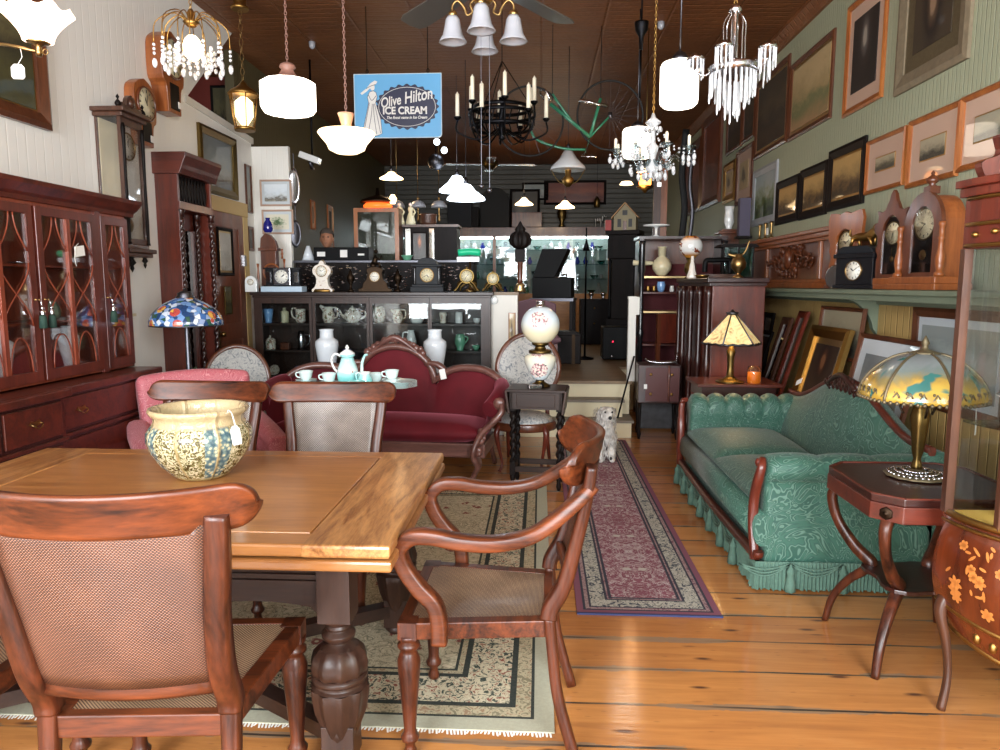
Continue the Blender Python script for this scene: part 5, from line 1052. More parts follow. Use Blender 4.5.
b = B(); b.T = TR(.42, .26, .76) @ RY(rad(-12)); b.cb((0, 0, 0), (.05, .002, .085)); b.build('price_tag', 'paper_tag', se)

# ================= TEA TABLE AND CHINA =================
tt = thing('tea_table', 'small round dark tea table carrying the turquoise tea set', 'table', (-1.36, 4.80, .08)); b = B(); b.lathe([(.0001, .715), (.345, .715), (.355, .725), (.36, .735), (.345, .74), (.0001, .74)], n=48); b.build('tabletop', 'ebony', tt)
b = B(); b.lathe([(.05, -.06), (.04, .12), (.055, .2), (.03, .3), (.045, .45), (.025, .55), (.05, .70), (.08, .715)], n=20); b.build('pedestal', 'mahogany_dark', tt)
for k in range(3): a = 2*pi*k/3+.4; b = B(); b.sweep(spl([(.03*cos(a), .03*sin(a), .17), (.15*cos(a), .15*sin(a), .12), (.26*cos(a), .26*sin(a), -.02), (.31*cos(a), .31*sin(a), -.057)], 4), (.035, .03), 8, up=(0, 0, 1)); b.build('foot', 'mahogany_dark', tt)
t = NT('turquoise_china', .12, 0, .6, .05); z_ = t.sep(t.tc())[2]; n = t.noise(t.map(), 45, 2); c = t.ramp(t.math('MULTIPLY', z_, 4), [(0, '#5fd0cc'), (.22, '#8adedb'), (.36, '#bfeeee'), (.42, '#eef4f2'), (.5, '#cfeeee'), (.8, '#a4e2e0')])
t.col(t.mix(t.math('MULTIPLY', t.ramp(n, [(.64, '#000000'), (.68, '#ffffff')]), t.ramp(t.math('MULTIPLY', z_, 4), [(.36, '#000000'), (.38, '#ffffff'), (.46, '#ffffff'), (.48, '#000000')])), c, '#c09080'))
plain('china_cup', '#dff3f1', .12, coat=.6, var=.05)
cx_, cy_, tz = -1.36, 4.80, .821
def TP(px, dy): p = at(px, 380, Y=cy_+dy); return (p.x, cy_+dy, tz)
POT = [(.045, 0), (.05, .008), (.068, .04), (.074, .08), (.066, .12), (.048, .165), (.04, .195), (.052, .205), (.05, .215)]
o = vase('coffee_pot', 'tall turquoise coffee pot with white handle, tallest of the tea set', TP(348, .0), POT, 'turquoise_china', 'pot', sc=1.0, handle=([(-.045, .20), (-.085, .215), (-.11, .175), (-.095, .12), (-.062, .08)], .008), spout=([(.06, .06), (.095, .09), (.10, .15), (.12, .205), (.14, .21)], [.016, .011, .008, .006]), hm='white_porcelain')
b = B(); b.lathe([(.052, .213), (.05, .222), (.025, .24), (.008, .247), (.014, .258), (.008, .27), (.001, .278)], n=20); b.build('lid', 'white_porcelain', o)
vase('cream_jug', 'small turquoise cream jug right of the coffee pot', TP(365, -.1), [(.035, 0), (.05, .02), (.052, .05), (.034, .09), (.038, .105)], 'turquoise_china', 'jug', handle=([(-.03, .1), (-.06, .09), (-.05, .03)], .006))
vase('sugar_bowl', 'turquoise sugar bowl in front of the coffee pot', TP(357, -.2), [(.03, 0), (.05, .02), (.055, .045), (.045, .06)], 'turquoise_china', 'bowl', handle=([(-.045, .055), (-.075, .045), (-.05, .02)], .005))
pl_ = thing('plate_stack', 'stack', 'plate', TP(398, -.02)); bpy.data.objects.remove(pl_)
SAUC = [(.03, 0), (.032, .006), (.07, .016), (.073, .018), (.068, .017), (.03, .009), (.0001, .008)]
CUP = [(.022, 0), (.024, .005), (.038, .022), (.047, .058), (.05, .068)]
k = 0
names = ['tea cup at the left edge of the tea table', 'tea cup between the leftmost cup and the coffee pot', 'tea cup just right of the cream jug', 'tea cup on the plates at the right edge of the tea table', 'tea cup lying low in front, right of the sugar bowl']
for i, (px, dy, zz, ls) in enumerate(((306, .02, 3, 'left edge of the tea table'), (329, -.02, 2, 'second place from the left'), (376, .08, 1, 'right of the cream jug'), (392, .02, 4, 'right edge of the tea table'))):
    p = TP(px, dy)
    for j in range(zz):
        o = thing('saucer', 'pale saucer under the tea cup, '+ls+' of the tea table' if 'tea table' not in ls else 'pale saucer stacked under the tea cup at the '+ls, 'saucer', (p[0], p[1], tz+.0095*j), group='saucers, '+ls); b = B(); b.lathe(SAUC, n=28); b.build('dish', 'china_cup', o)
    vase('tea_cup', names[i], (p[0], p[1], tz+.0095*(zz-1)+.009), CUP, 'china_cup', 'cup', handle=([(-.043, .056), (-.068, .052), (-.064, .028), (-.036, .02)], .005))
for j in range(5):
    o = thing('dinner_plate', 'one of the pale plates stacked at the right of the tea table', 'plate', (TP(400, -.10)[0], cy_-.10, tz+.0085*j), group='plates stacked on the tea table'); b = B(); b.lathe([(.055, 0), (.057, .005), (.11, .013), (.114, .015), (.108, .0145), (.055, .008), (.0001, .007)], n=32); b.build('dish', 'china_cup', o)
o = thing('serving_plate', 'pale turquoise serving plate under the leftmost cups', 'plate', (TP(322, -.12)[0], cy_-.12, tz)); b = B(); b.lathe([(.05, 0), (.05, .006), (.10, .018), (.104, .02), (.098, .019), (.05, .009), (.0001, .008)], n=32); b.build('dish', 'china_cup', o)

# ================= TWIST STAND AND GLOBE LAMP =================
sd = thing('twist_leg_stand', 'small dark drop-leaf stand with barley-twist legs holding the floral globe lamp', 'table', (-.01, 5.28, .0075), rad(-6)); W, D = .20, .15
b = B(); b.bx(-W-.015, W+.015, -D-.02, D+.02, .725, .745); b.build('tabletop', 'dark_oak_x', sd, bevel=.005)
for s_ in (-1, 1): b = B(); b.T = TR(s_*(W+.017), 0, .735) @ RY(s_*rad(8)); b.prism([(-D-.02, -.17), (D+.02, -.17), (D+.02, 0), (-D-.02, 0)], -.008, .008, axis='X'); b.build('drop_leaf', 'dark_oak', sd, bevel=.003)
b = B(); b.bx(-W+.01, W-.01, -D, -D+.02, .60, .725); b.bx(-W+.01, W-.01, D-.02, D, .60, .725); b.bx(-W+.01, -W+.03, -D, D, .6, .725); b.bx(W-.03, W-.01, -D, D, .6, .725); b.build('apron', 'dark_oak_x', sd)
b = B(); b.bx(-.14, .14, -D-.008, -D, .615, .71); dr = b.build('drawer', 'dark_oak_x', sd, bevel=.003)
for sx in (-1, 1):
    for sy in (-1, 1):
        b = B(); c = (sx*(W-.03), sy*(D-.025)); twist(b, c, .022, .20, .58, 5.5); b.cb((*c, .655), (.044, .044, .14)); b.cb((*c, .155), (.04, .04, .09)); b.lathe([(.012, 0), (.02, .03), (.014, .06), (.022, .09), (.018, .11)], (*c, 0), 12); b.build('leg', 'ebony', sd)
b = B(); b.bx(-W+.03, W-.03, -D+.015, -D+.035, .13, .17); b.bx(-W+.03, W-.03, D-.035, D-.015, .13, .17)
for s_ in (-1, 1): b.bx(s_*(W-.03)-.01, s_*(W-.03)+.01, -D+.03, D-.03, .13, .17)
b.build('stretcher', 'dark_oak_x', sd)
t = NT('floral_opal', .18, 0, .5, .06); v = t.map(); s_ = t.sep(v); n = t.noise(v, 18, 3, .6, 1.0)
dx = t.math('ADD', s_[0], .01)
r1 = t.math('ADD', t.math('ADD', t.math('POWER', t.math('MULTIPLY', dx, 13), 2), 0), t.math('POWER', t.math('MULTIPLY', t.math('SUBTRACT', t.math('PINGPONG', t.math('SUBTRACT', s_[2], .02), .185), .11), 15), 2))
msk = t.math('MULTIPLY', t.math('LESS_THAN', t.math('ADD', r1, t.math('MULTIPLY', n, 1.4)), 1.35), t.math('LESS_THAN', s_[1], 0))
base = t.ramp(t.math('MULTIPLY', s_[2], 2), [(.1, '#d4e2ea'), (.45, '#e2dcc4'), (.8, '#e0d6b4'), (1.2, '#d2dee4')])
fl = t.ramp(t.noise(v, 60, 2), [(.36, '#5c7264'), (.44, '#b87884'), (.5, '#dfb8b8'), (.58, '#e8e2d4')]); t.col(t.mix(msk, base, fl))
gw = thing('globe_lamp', 'parlour oil lamp with floral painted globe and matching font on the twist-leg stand', 'lamp', (.005, 5.30, .753))
b = B(); b.lathe([(.075, 0), (.078, .008), (.06, .02), (.035, .035), (.03, .05), (.05, .055)], n=24); b.build('foot', 'old_brass', gw)
b = B(); b.lathe([(.05, .055), (.065, .08), (.09, .12), (.112, .17), (.118, .20), (.115, .225), (.085, .245), (.05, .25)], n=32); b.build('font', 'floral_opal', gw)
b = B(); b.lathe([(.06, .248), (.085, .252), (.085, .268), (.07, .275), (.045, .28), (.035, .30), (.06, .31), (.062, .325), (.045, .33)], n=24); b.build('burner', 'old_brass', gw)
b = B(); b.lathe([(.05, .325)]+[(.142*sin(a), .455-.142*cos(a)) for a in [rad(22+136*i/16) for i in range(17)]], n=36); b.build('globe', 'floral_opal', gw)
b = B(); b.lathe([(.045, .585), (.048, .592), (.03, .6), (.03, .625), (.034, .63)], n=20); b.build('globe_collar', 'silver', gw)
o = thing('silver_box', 'small open silver box lying on the twist-leg stand before the globe lamp', 'box', (-.035, 5.175, .753), rad(20)); b = B(); b.bx(-.05, .05, -.025, .025, 0, .03); b.build('case', 'silver', o, bevel=.004); b = B(); b.T = TR(.055, 0, .02) @ RY(rad(60)); b.lathe([(.02, 0), (.02, .012)], n=16); b.build('lens_cap', 'black_paint', o)

# ================= OVAL-BACK CHAIRS =================
t = NT('grey_floral', .7, 0, spec=.2); v = t.map(); n = t.noise(v, 18, 3, .6, 2); t.col(t.ramp(n, [(.36, '#7a7f84'), (.45, '#b0b0ae'), (.55, '#c8c6c0'), (.66, '#96989a')]))
def oval_chair(label, loc, rz, zt, hw=.26):
    o = thing('oval_back_chair', label, 'chair', loc, rz); zc, hh = zt-.30, .29
    E = [(hw*cos(a)*(1-.12*(sin(a) < 0)*abs(sin(a))), zc+hh*sin(a)) for a in [2*pi*i/40 for i in range(40)]]
    def yb(x, z): return .22+.13*(z-.45)-.05*(x/hw)**2
    b = B(); b.sweep([(x, yb(x, z), z) for x, z in E], (.034, .05), 10, up=(0, 1, 0), closed=True, sup=.7) if False else b.sweep([(x, yb(x, z), z) for x, z in E], (.05, .034), 10, closed=True, up=(0, 1, 0), sup=.75); b.build('back_frame', 'clock_oak_dark', o)
    b = B()
    def pf(u, v): a = 2*pi*u; r = v*.95; x, z = hw*r*cos(a)*(1-.12*(sin(a) < 0)*abs(sin(a))), zc+hh*r*sin(a); return (x, yb(x, z)-.02-.03*(1-v*v), z)
    b.grid(pf, 40, 6); b.grid(lambda u, v: (pf(u, v)[0], pf(u, v)[1]*0+yb(pf(u, v)[0], pf(u, v)[2])+.012, pf(u, v)[2]), 40, 3); b.build('back_pad', 'grey_floral', o)
    b = B(); b.sweep([(.24*cos(a)*(1.0+.08*(sin(a) < 0)), -.02+.23*sin(a), .37) for a in [2*pi*i/32 for i in range(32)]], (.03, .07), 8, closed=True, up=(0, 0, 1), sup=.6); b.build('seat_frame', 'clock_oak_dark', o)
    b = B(); b.lathe([(.0001, .36), (.225, .36), (.235, .40), (.22, .43), (.16, .455), (.0001, .465)], (0, -.02, 0), 32); b.build('seat', 'grey_floral', o)
    for s_ in (-1, 1):
        b = B(); b.sweep(spl([(s_*.17, -.17, .39), (s_*.2, -.21, .32), (s_*.18, -.19, .18), (s_*.16, -.17, .06), (s_*.18, -.2, 0)], 4), [(.04, .045), (.05, .05), (.03, .03), (.02, .022), (.03, .03)], 8, up=(0, 1, 0)); b.build('leg', 'mahogany', o)
        b = B(); b.sweep(spl([(s_*.16, .24, zt-.48), (s_*.17, .21, .40), (s_*.17, .23, .2), (s_*.18, .32, 0)], 4), [(.035, .035), (.04, .04), (.03, .03)], 8, up=(0, 1, 0)); b.build('leg', 'mahogany', o)
    return o
oval_chair('oval-back chair in grey floral fabric behind the twist-leg stand', (-.12, 5.86, 0), rad(-6), 1.09)
oval_chair('oval-back chair in grey floral fabric beside the door, behind the pink armchair', (-2.58, 5.95, 0), rad(20), .97)

# ================= CONSOLE WITH OPAL VASES =================
cs = thing('console_table', 'narrow dark console table behind the settee under the two white vases', 'table', (-1.52, 6.60, 0)); b = B(); b.bx(-.8, .8, -.16, .16, .57, .60); b.build('tabletop', 'mahogany_x', cs, bevel=.004)
for sx in (-1, 1):
    for sy in (-1, 1): b = B(); b.lathe([(.02, 0), (.024, .3), (.02, .5), (.03, .57)], (sx*.76, sy*.12, 0), 12); b.build('leg', 'mahogany', cs)
v1 = at(327, 350, Y=6.6); v2 = at(435, 350, Y=6.6)
vase('opal_vase', 'tall white opaline vase left of the settee crest', (v1.x, 6.6, .602), VAS, 'milk_glass', sc=1.1); vase('opal_vase', 'tall white opaline vase right of the settee crest', (v2.x, 6.6, .602), VAS, 'milk_glass', sc=1.1)
v3 = at(341, 350, Y=6.64); vase('cobalt_vase', 'dark blue glass vase partly behind the left white vase', (v3.x+.045, 6.685, .602), [(.05, 0), (.06, .02), (.075, .08), (.06, .14), (.03, .18), (.028, .24), (.04, .26)], 'cobalt', sc=1.12)
# ================= DISPLAY COUNTER =================
ct = thing('display_counter', 'long low dark display bookcase with glass doors full of china, behind the settee', 'cabinet', (-1.655, 7.02, 0)); CW = 1.175; CY = 7.02
# Origin at front middle; depth .33
b = B(); b.bx(-CW, -CW+.03, 0, .33, 0, 1.40); b.bx(CW-.03, CW, 0, .33, 0, 1.40); b.bx(-CW, CW, .31, .33, .06, 1.40); b.bx(-CW, CW, 0, .33, 0, .1); b.build('carcase', 'dark_oak', ct)
b = B(); b.bx(-CW-.03, CW+.03, -.03, .36, 1.40, 1.43); b.bx(-CW-.01, CW+.01, -.01, .33, 1.375, 1.40); b.build('counter_top', 'dark_oak_x', ct, bevel=.004)
cv = lambda px: at(px, 330, Y=CY+.0).x+1.655
bays = [(cv(263), cv(310)), (cv(316), cv(367)), (cv(373), cv(428)), (cv(432), cv(481))]
for z in (1.12, .85, .58): b = B(); b.bx(-CW+.03, CW-.03, .03, .31, z-.02, z); b.build('shelf', 'dark_oak_x', ct)
for i, (a, c) in enumerate(bays):
    b = B(); s_ = .025
    lo, hi = (-CW+.0 if i == 0 else (bays[i-1][1]+a)/2), (CW if i == 3 else (c+bays[i+1][0])/2)
    b.bx(lo+.002, a, -.012, .012, .1, 1.375); b.bx(c, hi-.002, -.012, .012, .1, 1.375); b.bx(a, c, -.012, .012, 1.32, 1.375); b.bx(a, c, -.012, .012, .1, .16); d = b.build('door', 'dark_oak', ct)
    b = B(); b.bx(a, c, -.003, .001, .16, 1.32); b.build('pane', 'pane_still', d)
def ctp(px, shelf, dy=.15): y = CY+dy; return (at(px, 330, Y=y).x, y, {1: 1.121, 2: .851, 3: .581}[shelf])
plain('blue_china', '#7aa6d8', .25, coat=.5); plain('cream_china', '#ddd4b0', .3, coat=.4); plain('green_china', '#6fae8e', .25, coat=.5)
t = NT('painted_china', .18, 0, .5, .06); n = t.noise(t.map(), 38, 2, .5, 1); t.col(t.ramp(n, [(.34, '#4c7a50'), (.40, '#b46a64'), (.45, '#e6e0cc'), (.62, '#eae6da'), (.68, '#9a5a64'), (.74, '#5c6a3c')]))
JUG = [(.04, 0), (.045, .01), (.06, .05), (.058, .09), (.04, .125), (.045, .155)]; JH = ([(.04, .145), (.085, .14), (.085, .07), (.05, .04)], .007)
JHL = ([(-.04, .145), (-.085, .14), (-.085, .07), (-.05, .04)], .007)
vase('china_beaker', 'light blue footed beaker, top left in the display counter', ctp(269, 1), [(.035, 0), (.032, .015), (.045, .09), (.05, .14)], 'blue_china', 'cup')
vase('lidded_bottle', 'square cream bottle with a stopper on the counter\'s top left shelf', ctp(285, 1), [(.04, 0), (.045, .008), (.045, .11), (.02, .125), (.014, .14), (.02, .15)], 'cream_china', 'bottle', n=4)
vase('china_jug', 'small floral jug with left handle, third on the counter\'s top left shelf', ctp(301, 1), [(.035, 0), (.05, .02), (.048, .08), (.052, .14)], 'painted_china', 'jug', handle=JHL)
vase('china_jug', 'cream and brown transfer jug above the left white vase', ctp(329, 1), JUG, 'painted_china', 'jug', handle=JH, spout=([(-.03, .12), (-.06, .15), (-.08, .165)], [.03, .02, .012]), sc=1.05)
o = vase('teapot', 'round white floral teapot on the upper shelf right of the brown jug', ctp(353, 1), [(.05, 0), (.055, .01), (.085, .05), (.088, .08), (.06, .125), (.035, .135)], 'painted_china', 'teapot', handle=([(.075, .11), (.12, .12), (.13, .07), (.08, .04)], .009), spout=([(-.07, .05), (-.11, .08), (-.13, .125)], [.02, .013, .01])); b = B(); b.lathe([(.04, .133), (.03, .15), (.008, .157), (.012, .168), (.001, .175)], n=16); b.build('lid', 'painted_china', o)
vase('china_vase', 'tall green-leaf patterned vase, left end of the third bay', ctp(379, 1), [(.045, 0), (.065, .04), (.07, .1), (.055, .15), (.05, .165)], 'painted_china')
vase('china_jug', 'pink and white floral cream jug in the middle of the third bay', ctp(398, 1), JUG, 'painted_china', 'jug', handle=JH, spout=([(-.03, .12), (-.06, .14), (-.07, .155)], [.03, .02, .012]), sc=.9)
vase('china_jug', 'white squat jug with small flowers, right end of the third bay', ctp(417, 1), [(.055, 0), (.07, .03), (.055, .09), (.04, .13), (.045, .14)], 'white_porcelain', 'jug', handle=JH, sc=.95)
vase('china_jar', 'small white footed jar, left in the fourth bay', ctp(443, 1), [(.03, 0), (.035, .01), (.03, .05), (.04, .09), (.035, .11)], 'painted_china', 'jar'); vase('china_jar', 'small white cylindrical mug with blue pattern in the fourth bay', ctp(459, 1), [(.035, 0), (.038, .005), (.036, .11)], 'white_porcelain', 'mug'); vase('china_bowl', 'tiny white bowl at the right end of the fourth bay', ctp(477, 1), [(.02, 0), (.035, .02), (.04, .05)], 'white_porcelain', 'bowl')
vase('biscuit_barrel', 'green and cream lidded barrel on the counter\'s second shelf, left bay', ctp(270, 2), [(.05, 0), (.052, .01), (.05, .10), (.03, .115), (.006, .12), (.01, .14)], 'painted_china', 'jar'); vase('glass_jug', 'dark blue and silver jug on the second shelf of the left bay', ctp(301, 2), [(.04, 0), (.038, .03), (.05, .09), (.035, .15), (.028, .19)], 'silver', 'jug', handle=JH)
o = thing('small_box', 'small dark box between the barrel and the silver jug', 'box', ctp(285, 2)); b = B(); b.bx(-.045, .045, -.03, .03, 0, .07); b.build('box', 'clock_oak_dark', o, bevel=.004)
vase('coffee_pot', 'slender white pot with left handle left of the right-hand white vase', ctp(411, 3, .12)[:2]+(.851,), [(.03, 0), (.05, .04), (.055, .09), (.04, .15), (.03, .19), (.035, .2)], 'white_porcelain', 'pot', handle=([(-.03, .18), (-.08, .17), (-.08, .08), (-.05, .06)], .007))
vase('green_vase', 'green two-handled vase on the second shelf of the fourth bay', ctp(460, 2), [(.04, 0), (.03, .01), (.055, .07), (.05, .12), (.04, .16)], 'green_china', handle=([(.045, .14), (.08, .12), (.05, .07)], .006)); vase('green_dish', 'small green dish at the right end of the second shelf', ctp(476, 2), [(.02, 0), (.035, .03), (.04, .05)], 'green_china', 'dish')
def standplate(label, loc, r, m, tl=70):
    o = thing('china_plate', label, 'plate', loc); b = B(); b.T = TR(0, 0, r*.99) @ RX(rad(tl)); b.lathe([(.0001, .004), (r*.6, .004), (r, .014), (r*.98, .006), (r*.55, 0)], n=28); b.build('dish', m, o)
standplate('small grey-green patterned plate on the bottom shelf of the left bay', ctp(273, 3), .055, 'painted_china'); standplate('small oval blue plate leaning on the bottom shelf, right of the grey-green plate', ctp(297, 3), .05, 'blue_china')

# ---- on top of the counter ----
CT = 1.431
cy = CY+.16
def cp(px, dy=0): return (at(px, 290, Y=cy+dy).x, cy+dy, CT)
o = thing('small_clock', 'small white arched clock at the left end of the display counter', 'clock', (cp(251)[0]+.01, cy, CT)); b = B(); b.prism([(.06, 0), (.06, .10)]+[(.06*cos(pi*i/12), .10+.06*sin(pi*i/12)) for i in range(13)]+[(-.06, 0)], -.03, .03); b.build('case', 'white_porcelain', o, bevel=.004); dial(o, (0, -.03, .098), .028, hm=(10, 10))
o = thing('white_stand', 'long pale blue-white plinth under the square silver clock', 'stand', cp(284)); b = B(); b.bx(-.21, .21, -.08, .08, 0, .055); b.build('slab', plain('pale_blue', '#b8ccdc', .3, var=.1), o, bevel=.006)
o = thing('square_clock', 'square silver-faced clock between two dark side panels on a pale plinth', 'clock', (cp(284)[0], cy, CT+.056)); b = B(); b.bx(-.19, .19, -.05, .05, 0, .012); b.bx(-.19, .19, -.05, .05, .17, .185); b.bx(-.17, -.10, -.03, .05, .012, .17); b.bx(.10, .17, -.03, .05, .012, .17); b.build('case', 'clock_black', o); b = B(); b.bx(-.085, .085, -.055, .04, .012, .18); b.build('centre', 'silver', o, bevel=.004); dial(o, (0, -.055, .095), .068, 'dial_white', 'gunmetal', (2, 8)); b = B(); b.bx(-.16, -.12, -.045, -.04, .04, .14); b.bx(.12, .16, -.045, -.04, .04, .14); b.build('side_column', 'chrome', o)
t = NT('porcelain_gilt', .2, 0, .5, .06); n = t.noise(t.map(), 30, 2); t.col(t.ramp(n, [(.3, '#c8a874'), (.38, '#e6ddd0'), (.62, '#e9e2d8'), (.7, '#b8a08c')]))
o = thing('porcelain_clock', 'white and gilt waisted porcelain clock on the display counter', 'clock', (cp(324)[0], cy-.03, CT)); P = [(.10, 0), (.105, .025), (.075, .05), (.058, .10), (.062, .15), (.088, .18), (.092, .22), (.07, .255), (.03, .275), (.02, .30), (0, .31)]; P = [(p.x, p.z) for p in spl([(a, 0, z) for a, z in P], 3)]; b = B(); b.prism(P+[(-x, z) for x, z in P[::-1][1:]], -.04, .04); b.build('case', 'porcelain_gilt', o, bevel=.008); dial(o, (0, -.04, .205), .05, hm=(10, 10)); b = B(); b.lathe([(.11, 0), (.115, .012), (.1, .03)], n=20, sy=.55); b.ball((0, 0, .30), .02, 8); b.ball((.085, 0, .2), .016, 8); b.ball((-.085, 0, .2), .016, 8); b.build('gilt_trim', 'gilt', o)
URN = [(.035, 0), (.035, .02), (.015, .035), (.012, .07), (.04, .12), (.045, .15), (.025, .18), (.02, .20), (.008, .21), (.012, .23)]
vase('bronze_urn', 'dark bronze urn left of the figural clock', (cp(351)[0], cy, CT), URN, 'bronze', 'urn'); vase('bronze_urn', 'dark bronze urn between the figural clock and the black marble clock', (cp(398)[0], cy, CT), URN, 'bronze', 'urn')
o = thing('figural_clock', 'dark bronze clock with a seated figure on top, centre of the display counter', 'clock', cp(376)); b = B(); P = [(.165, 0), (.17, .03), (.13, .045), (.12, .09), (.09, .12), (.075, .18), (.085, .22), (.05, .245), (.0, .25)]; b.prism([(p.x, p.z) for p in spl([(a, 0, z) for a, z in P], 3)]+[(-p.x, p.z) for p in spl([(a, 0, z) for a, z in P], 3)[::-1][1:]], -.05, .06); b.build('case', 'bronze', o, bevel=.006); dial(o, (0, -.05, .15), .046, hm=(9, 15))
b = B(); b.sweep(spl([(-.03, 0, .25), (-.01, 0, .29), (.0, 0, .33), (.005, 0, .365)], 3), [(.07, .06), (.06, .05), (.05, .045), (.02, .02)], 10, up=(0, 1, 0)); b.ball((.008, -.005, .40), .023, 10); b.tube([(0, -.02, .35), (.05, -.03, .32), (.07, -.02, .36)], .01, 6); b.tube([(-.02, -.02, .28), (.05, -.04, .28), (.055, -.04, .24)], .016, 6); b.build('figure', 'bronze', o)
o = thing('marble_clock', 'black slate temple-shaped clock with a cream dial on the display counter', 'clock', cp(428)); b = B(); b.bx(-.165, .165, -.08, .08, 0, .05); b.bx(-.15, .15, -.07, .07, .05, .075); b.bx(-.135, .135, -.055, .07, .075, .25); b.bx(-.155, .155, -.075, .075, .25, .27); b.prism([(-.10, .27), (.10, .27), (.085, .31), (.04, .335), (-.04, .335), (-.085, .31)], -.06, .06); b.build('case', 'slate', o, bevel=.004); dial(o, (0, -.056, .165), .062, 'dial_cream', 'gilt', (4, 41))
for s_ in (-1, 1): b = B(); b.lathe([(.016, .075), (.012, .09), (.011, .22), (.016, .25)], (s_*.12, -.065, 0), 12); b.build('column', 'clock_black', o)
def giltclock(label, px, sc, hm):
    o = thing('gilt_clock', label, 'clock', cp(px, -.02)); b = B()
    for s_ in (-1, 1): b.tube(spl([(0, 0, .12*sc), (s_*.06*sc, -.01, .09*sc), (s_*.10*sc, -.03, .03*sc), (s_*.125*sc, -.04, .0+.012)], 4), [.02*sc, .016*sc, .012], 7); b.tube(spl([(0, .02, .10*sc), (s_*.06*sc, .03, .05*sc), (s_*.07*sc, .04, .012)], 4), .012*sc, 6)
    for i in range(14): a = pi*i/13; b.ball((.085*sc*cos(a), 0, .07*sc+.04*sc*sin(a)), .018*sc, 7)
    b.T = TR(0, .03, .155*sc) @ RX(pi/2); b.lathe([(.07*sc, 0), (.075*sc, .02), (.07*sc, .05)], n=24); b.T = Matrix(); b.ball((0, 0, .235*sc), .016*sc, 8); b.build('case', 'old_brass', o); dial(o, (0, -.022, .155*sc), .055*sc, 'dial_cream', 'old_brass', hm)
giltclock('gilt drum clock on splayed feet, left of the two gilt clocks', 467, 1.0, (1, 35)); giltclock('smaller gilt drum clock, right of the two gilt clocks', 493, .85, (12, 2))
# wooden wall telephone and little wheel at the left
o = thing('wooden_telephone', 'carved brown wooden clock case with turned posts behind the left end of the counter', 'clock case', (-2.78, CY+.40, 1.43)); b = B(); b.bx(-.16, .16, -.06, .06, 0, .04); b.bx(-.10, .06, -.045, .045, .04, .42); b.bx(-.12, .08, -.06, .05, .42, .45); P = [(-.11, .45), (.07, .45), (.05, .52), (.0, .58), (-.05, .60), (-.10, .55)]; b.prism(P, -.03, .03); b.build('body', 'clock_oak_dark', o, bevel=.003); b = B()
for x, z0, h in ((.13, .04, .3), (-.15, .04, .25), (.11, .34, .1)): b.lathe([(.012, z0), (.008, z0+.03), (.014, z0+h*.5), (.008, z0+h*.8), (.014, z0+h)], (x, 0, 0), 10)
b.build('turned_post', 'clock_oak', o); b = B(); b.T = TR(.02, -.07, .20) @ RX(pi/2); b.sweep([(.085*cos(2*pi*i/24), .085*sin(2*pi*i/24), 0) for i in range(24)], (.018, .018), 8, closed=True, up=(0, 0, 1)); b.build('wheel', 'clock_oak', o)
vase('cobalt_jug', 'small cobalt blue jug on top of the carved wooden case', (-2.80, CY+.38, 2.035), [(.035, 0), (.05, .03), (.045, .09), (.02, .13), (.025, .15)], 'cobalt', 'jug')
shf = thing('rear_counter', 'dark sparkling metal-fronted rear counter running behind the clocks', 'counter', (-1.66, 7.98, PF)); b = B(); b.bx(-1.0, .94, -.18, .3, 0, 1.22); b.build('body', 'ebony', shf); b = B(); b.bx(-1.02, .96, -.2, .32, 1.22, 1.245); b.build('top', 'gunmetal', shf, bevel=.003)
b = B(); random.seed(4)
for i in range(240): x, z = random.uniform(-.98, .92), random.uniform(.93, 1.20); r = random.uniform(.006, .02); b.add([(x-r, -.183, z), (x, -.186, z+r*.6), (x+r, -.183, z), (x, -.186, z-r*.6)], [(0, 1, 2, 3)])
tag(b.build('inlay', 'silver', shf, fix=False), kind='stuff')
# white partition end right of the counter
b = B(); b.bx(-.50, -.22, 7.12, 7.16, 0, 1.40); b.bx(-.24, -.22, 7.16, 7.40, 0, 1.40); b.bx(-.51, -.21, 7.11, 7.42, 1.40, 1.43, 1); struct(b.build('wall_counter_end', ['white_paint', 'platform_boards']))
picture('small_print', 'tall narrow sepia print of a lady pinned to the white panel', tuple(at(512, 330, Y=7.117)), 0, .07, .34, .008, .006, 'frame_oak', 'art_sepia', cat='print'); o = thing('round_plaque', 'small round white plaque at the upper left of the white panel', 'plaque', tuple(at(494, 300, Y=7.11))); b = B(); b.T = RX(pi/2); b.lathe([(.0001, .012), (.03, .012), (.04, .006), (.042, 0)], n=24); b.build('disc', 'white_porcelain', o)
# man behind the counter
plain('skin', '#a87458', .5, var=.08, bump=.03); plain('hair_grey', '#4a423c', .8, var=.3, scale=60); plain('dark_cloth', '#17181c', .9)
mn = thing('person', 'man with short grey hair and dark shirt standing behind the rear counter', 'person', (-2.62, 8.86, PF-.09), rad(8))
m = bpy.data.meshes.new('body'); VV = [(0, 0, .92), (0, 0, 1.15), (0, .01, 1.35), (0, .01, 1.46), (0, -.005, 1.53), (.19, .01, 1.40), (-.19, .01, 1.40), (.25, -.02, 1.12), (-.25, -.02, 1.12), (.20, -.22, .98), (-.20, -.22, .98), (.14, -.34, 1.00), (-.14, -.34, 1.00), (.1, 0, .88), (-.1, 0, .88), (.11, -.01, .48), (-.11, -.01, .48), (.11, .02, .06), (-.11, .02, .06), (.12, -.12, .03), (-.12, -.12, .03)]
EE = [(0, 1), (1, 2), (2, 3), (3, 4), (2, 5), (2, 6), (5, 7), (6, 8), (7, 9), (8, 10), (9, 11), (10, 12), (0, 13), (0, 14), (13, 15), (14, 16), (15, 17), (16, 18), (17, 19), (18, 20)]
RR = [.15, .15, .13, .06, .055, .07, .07, .05, .05, .036, .036, .03, .03, .095, .095, .062, .062, .045, .045, .035, .035]
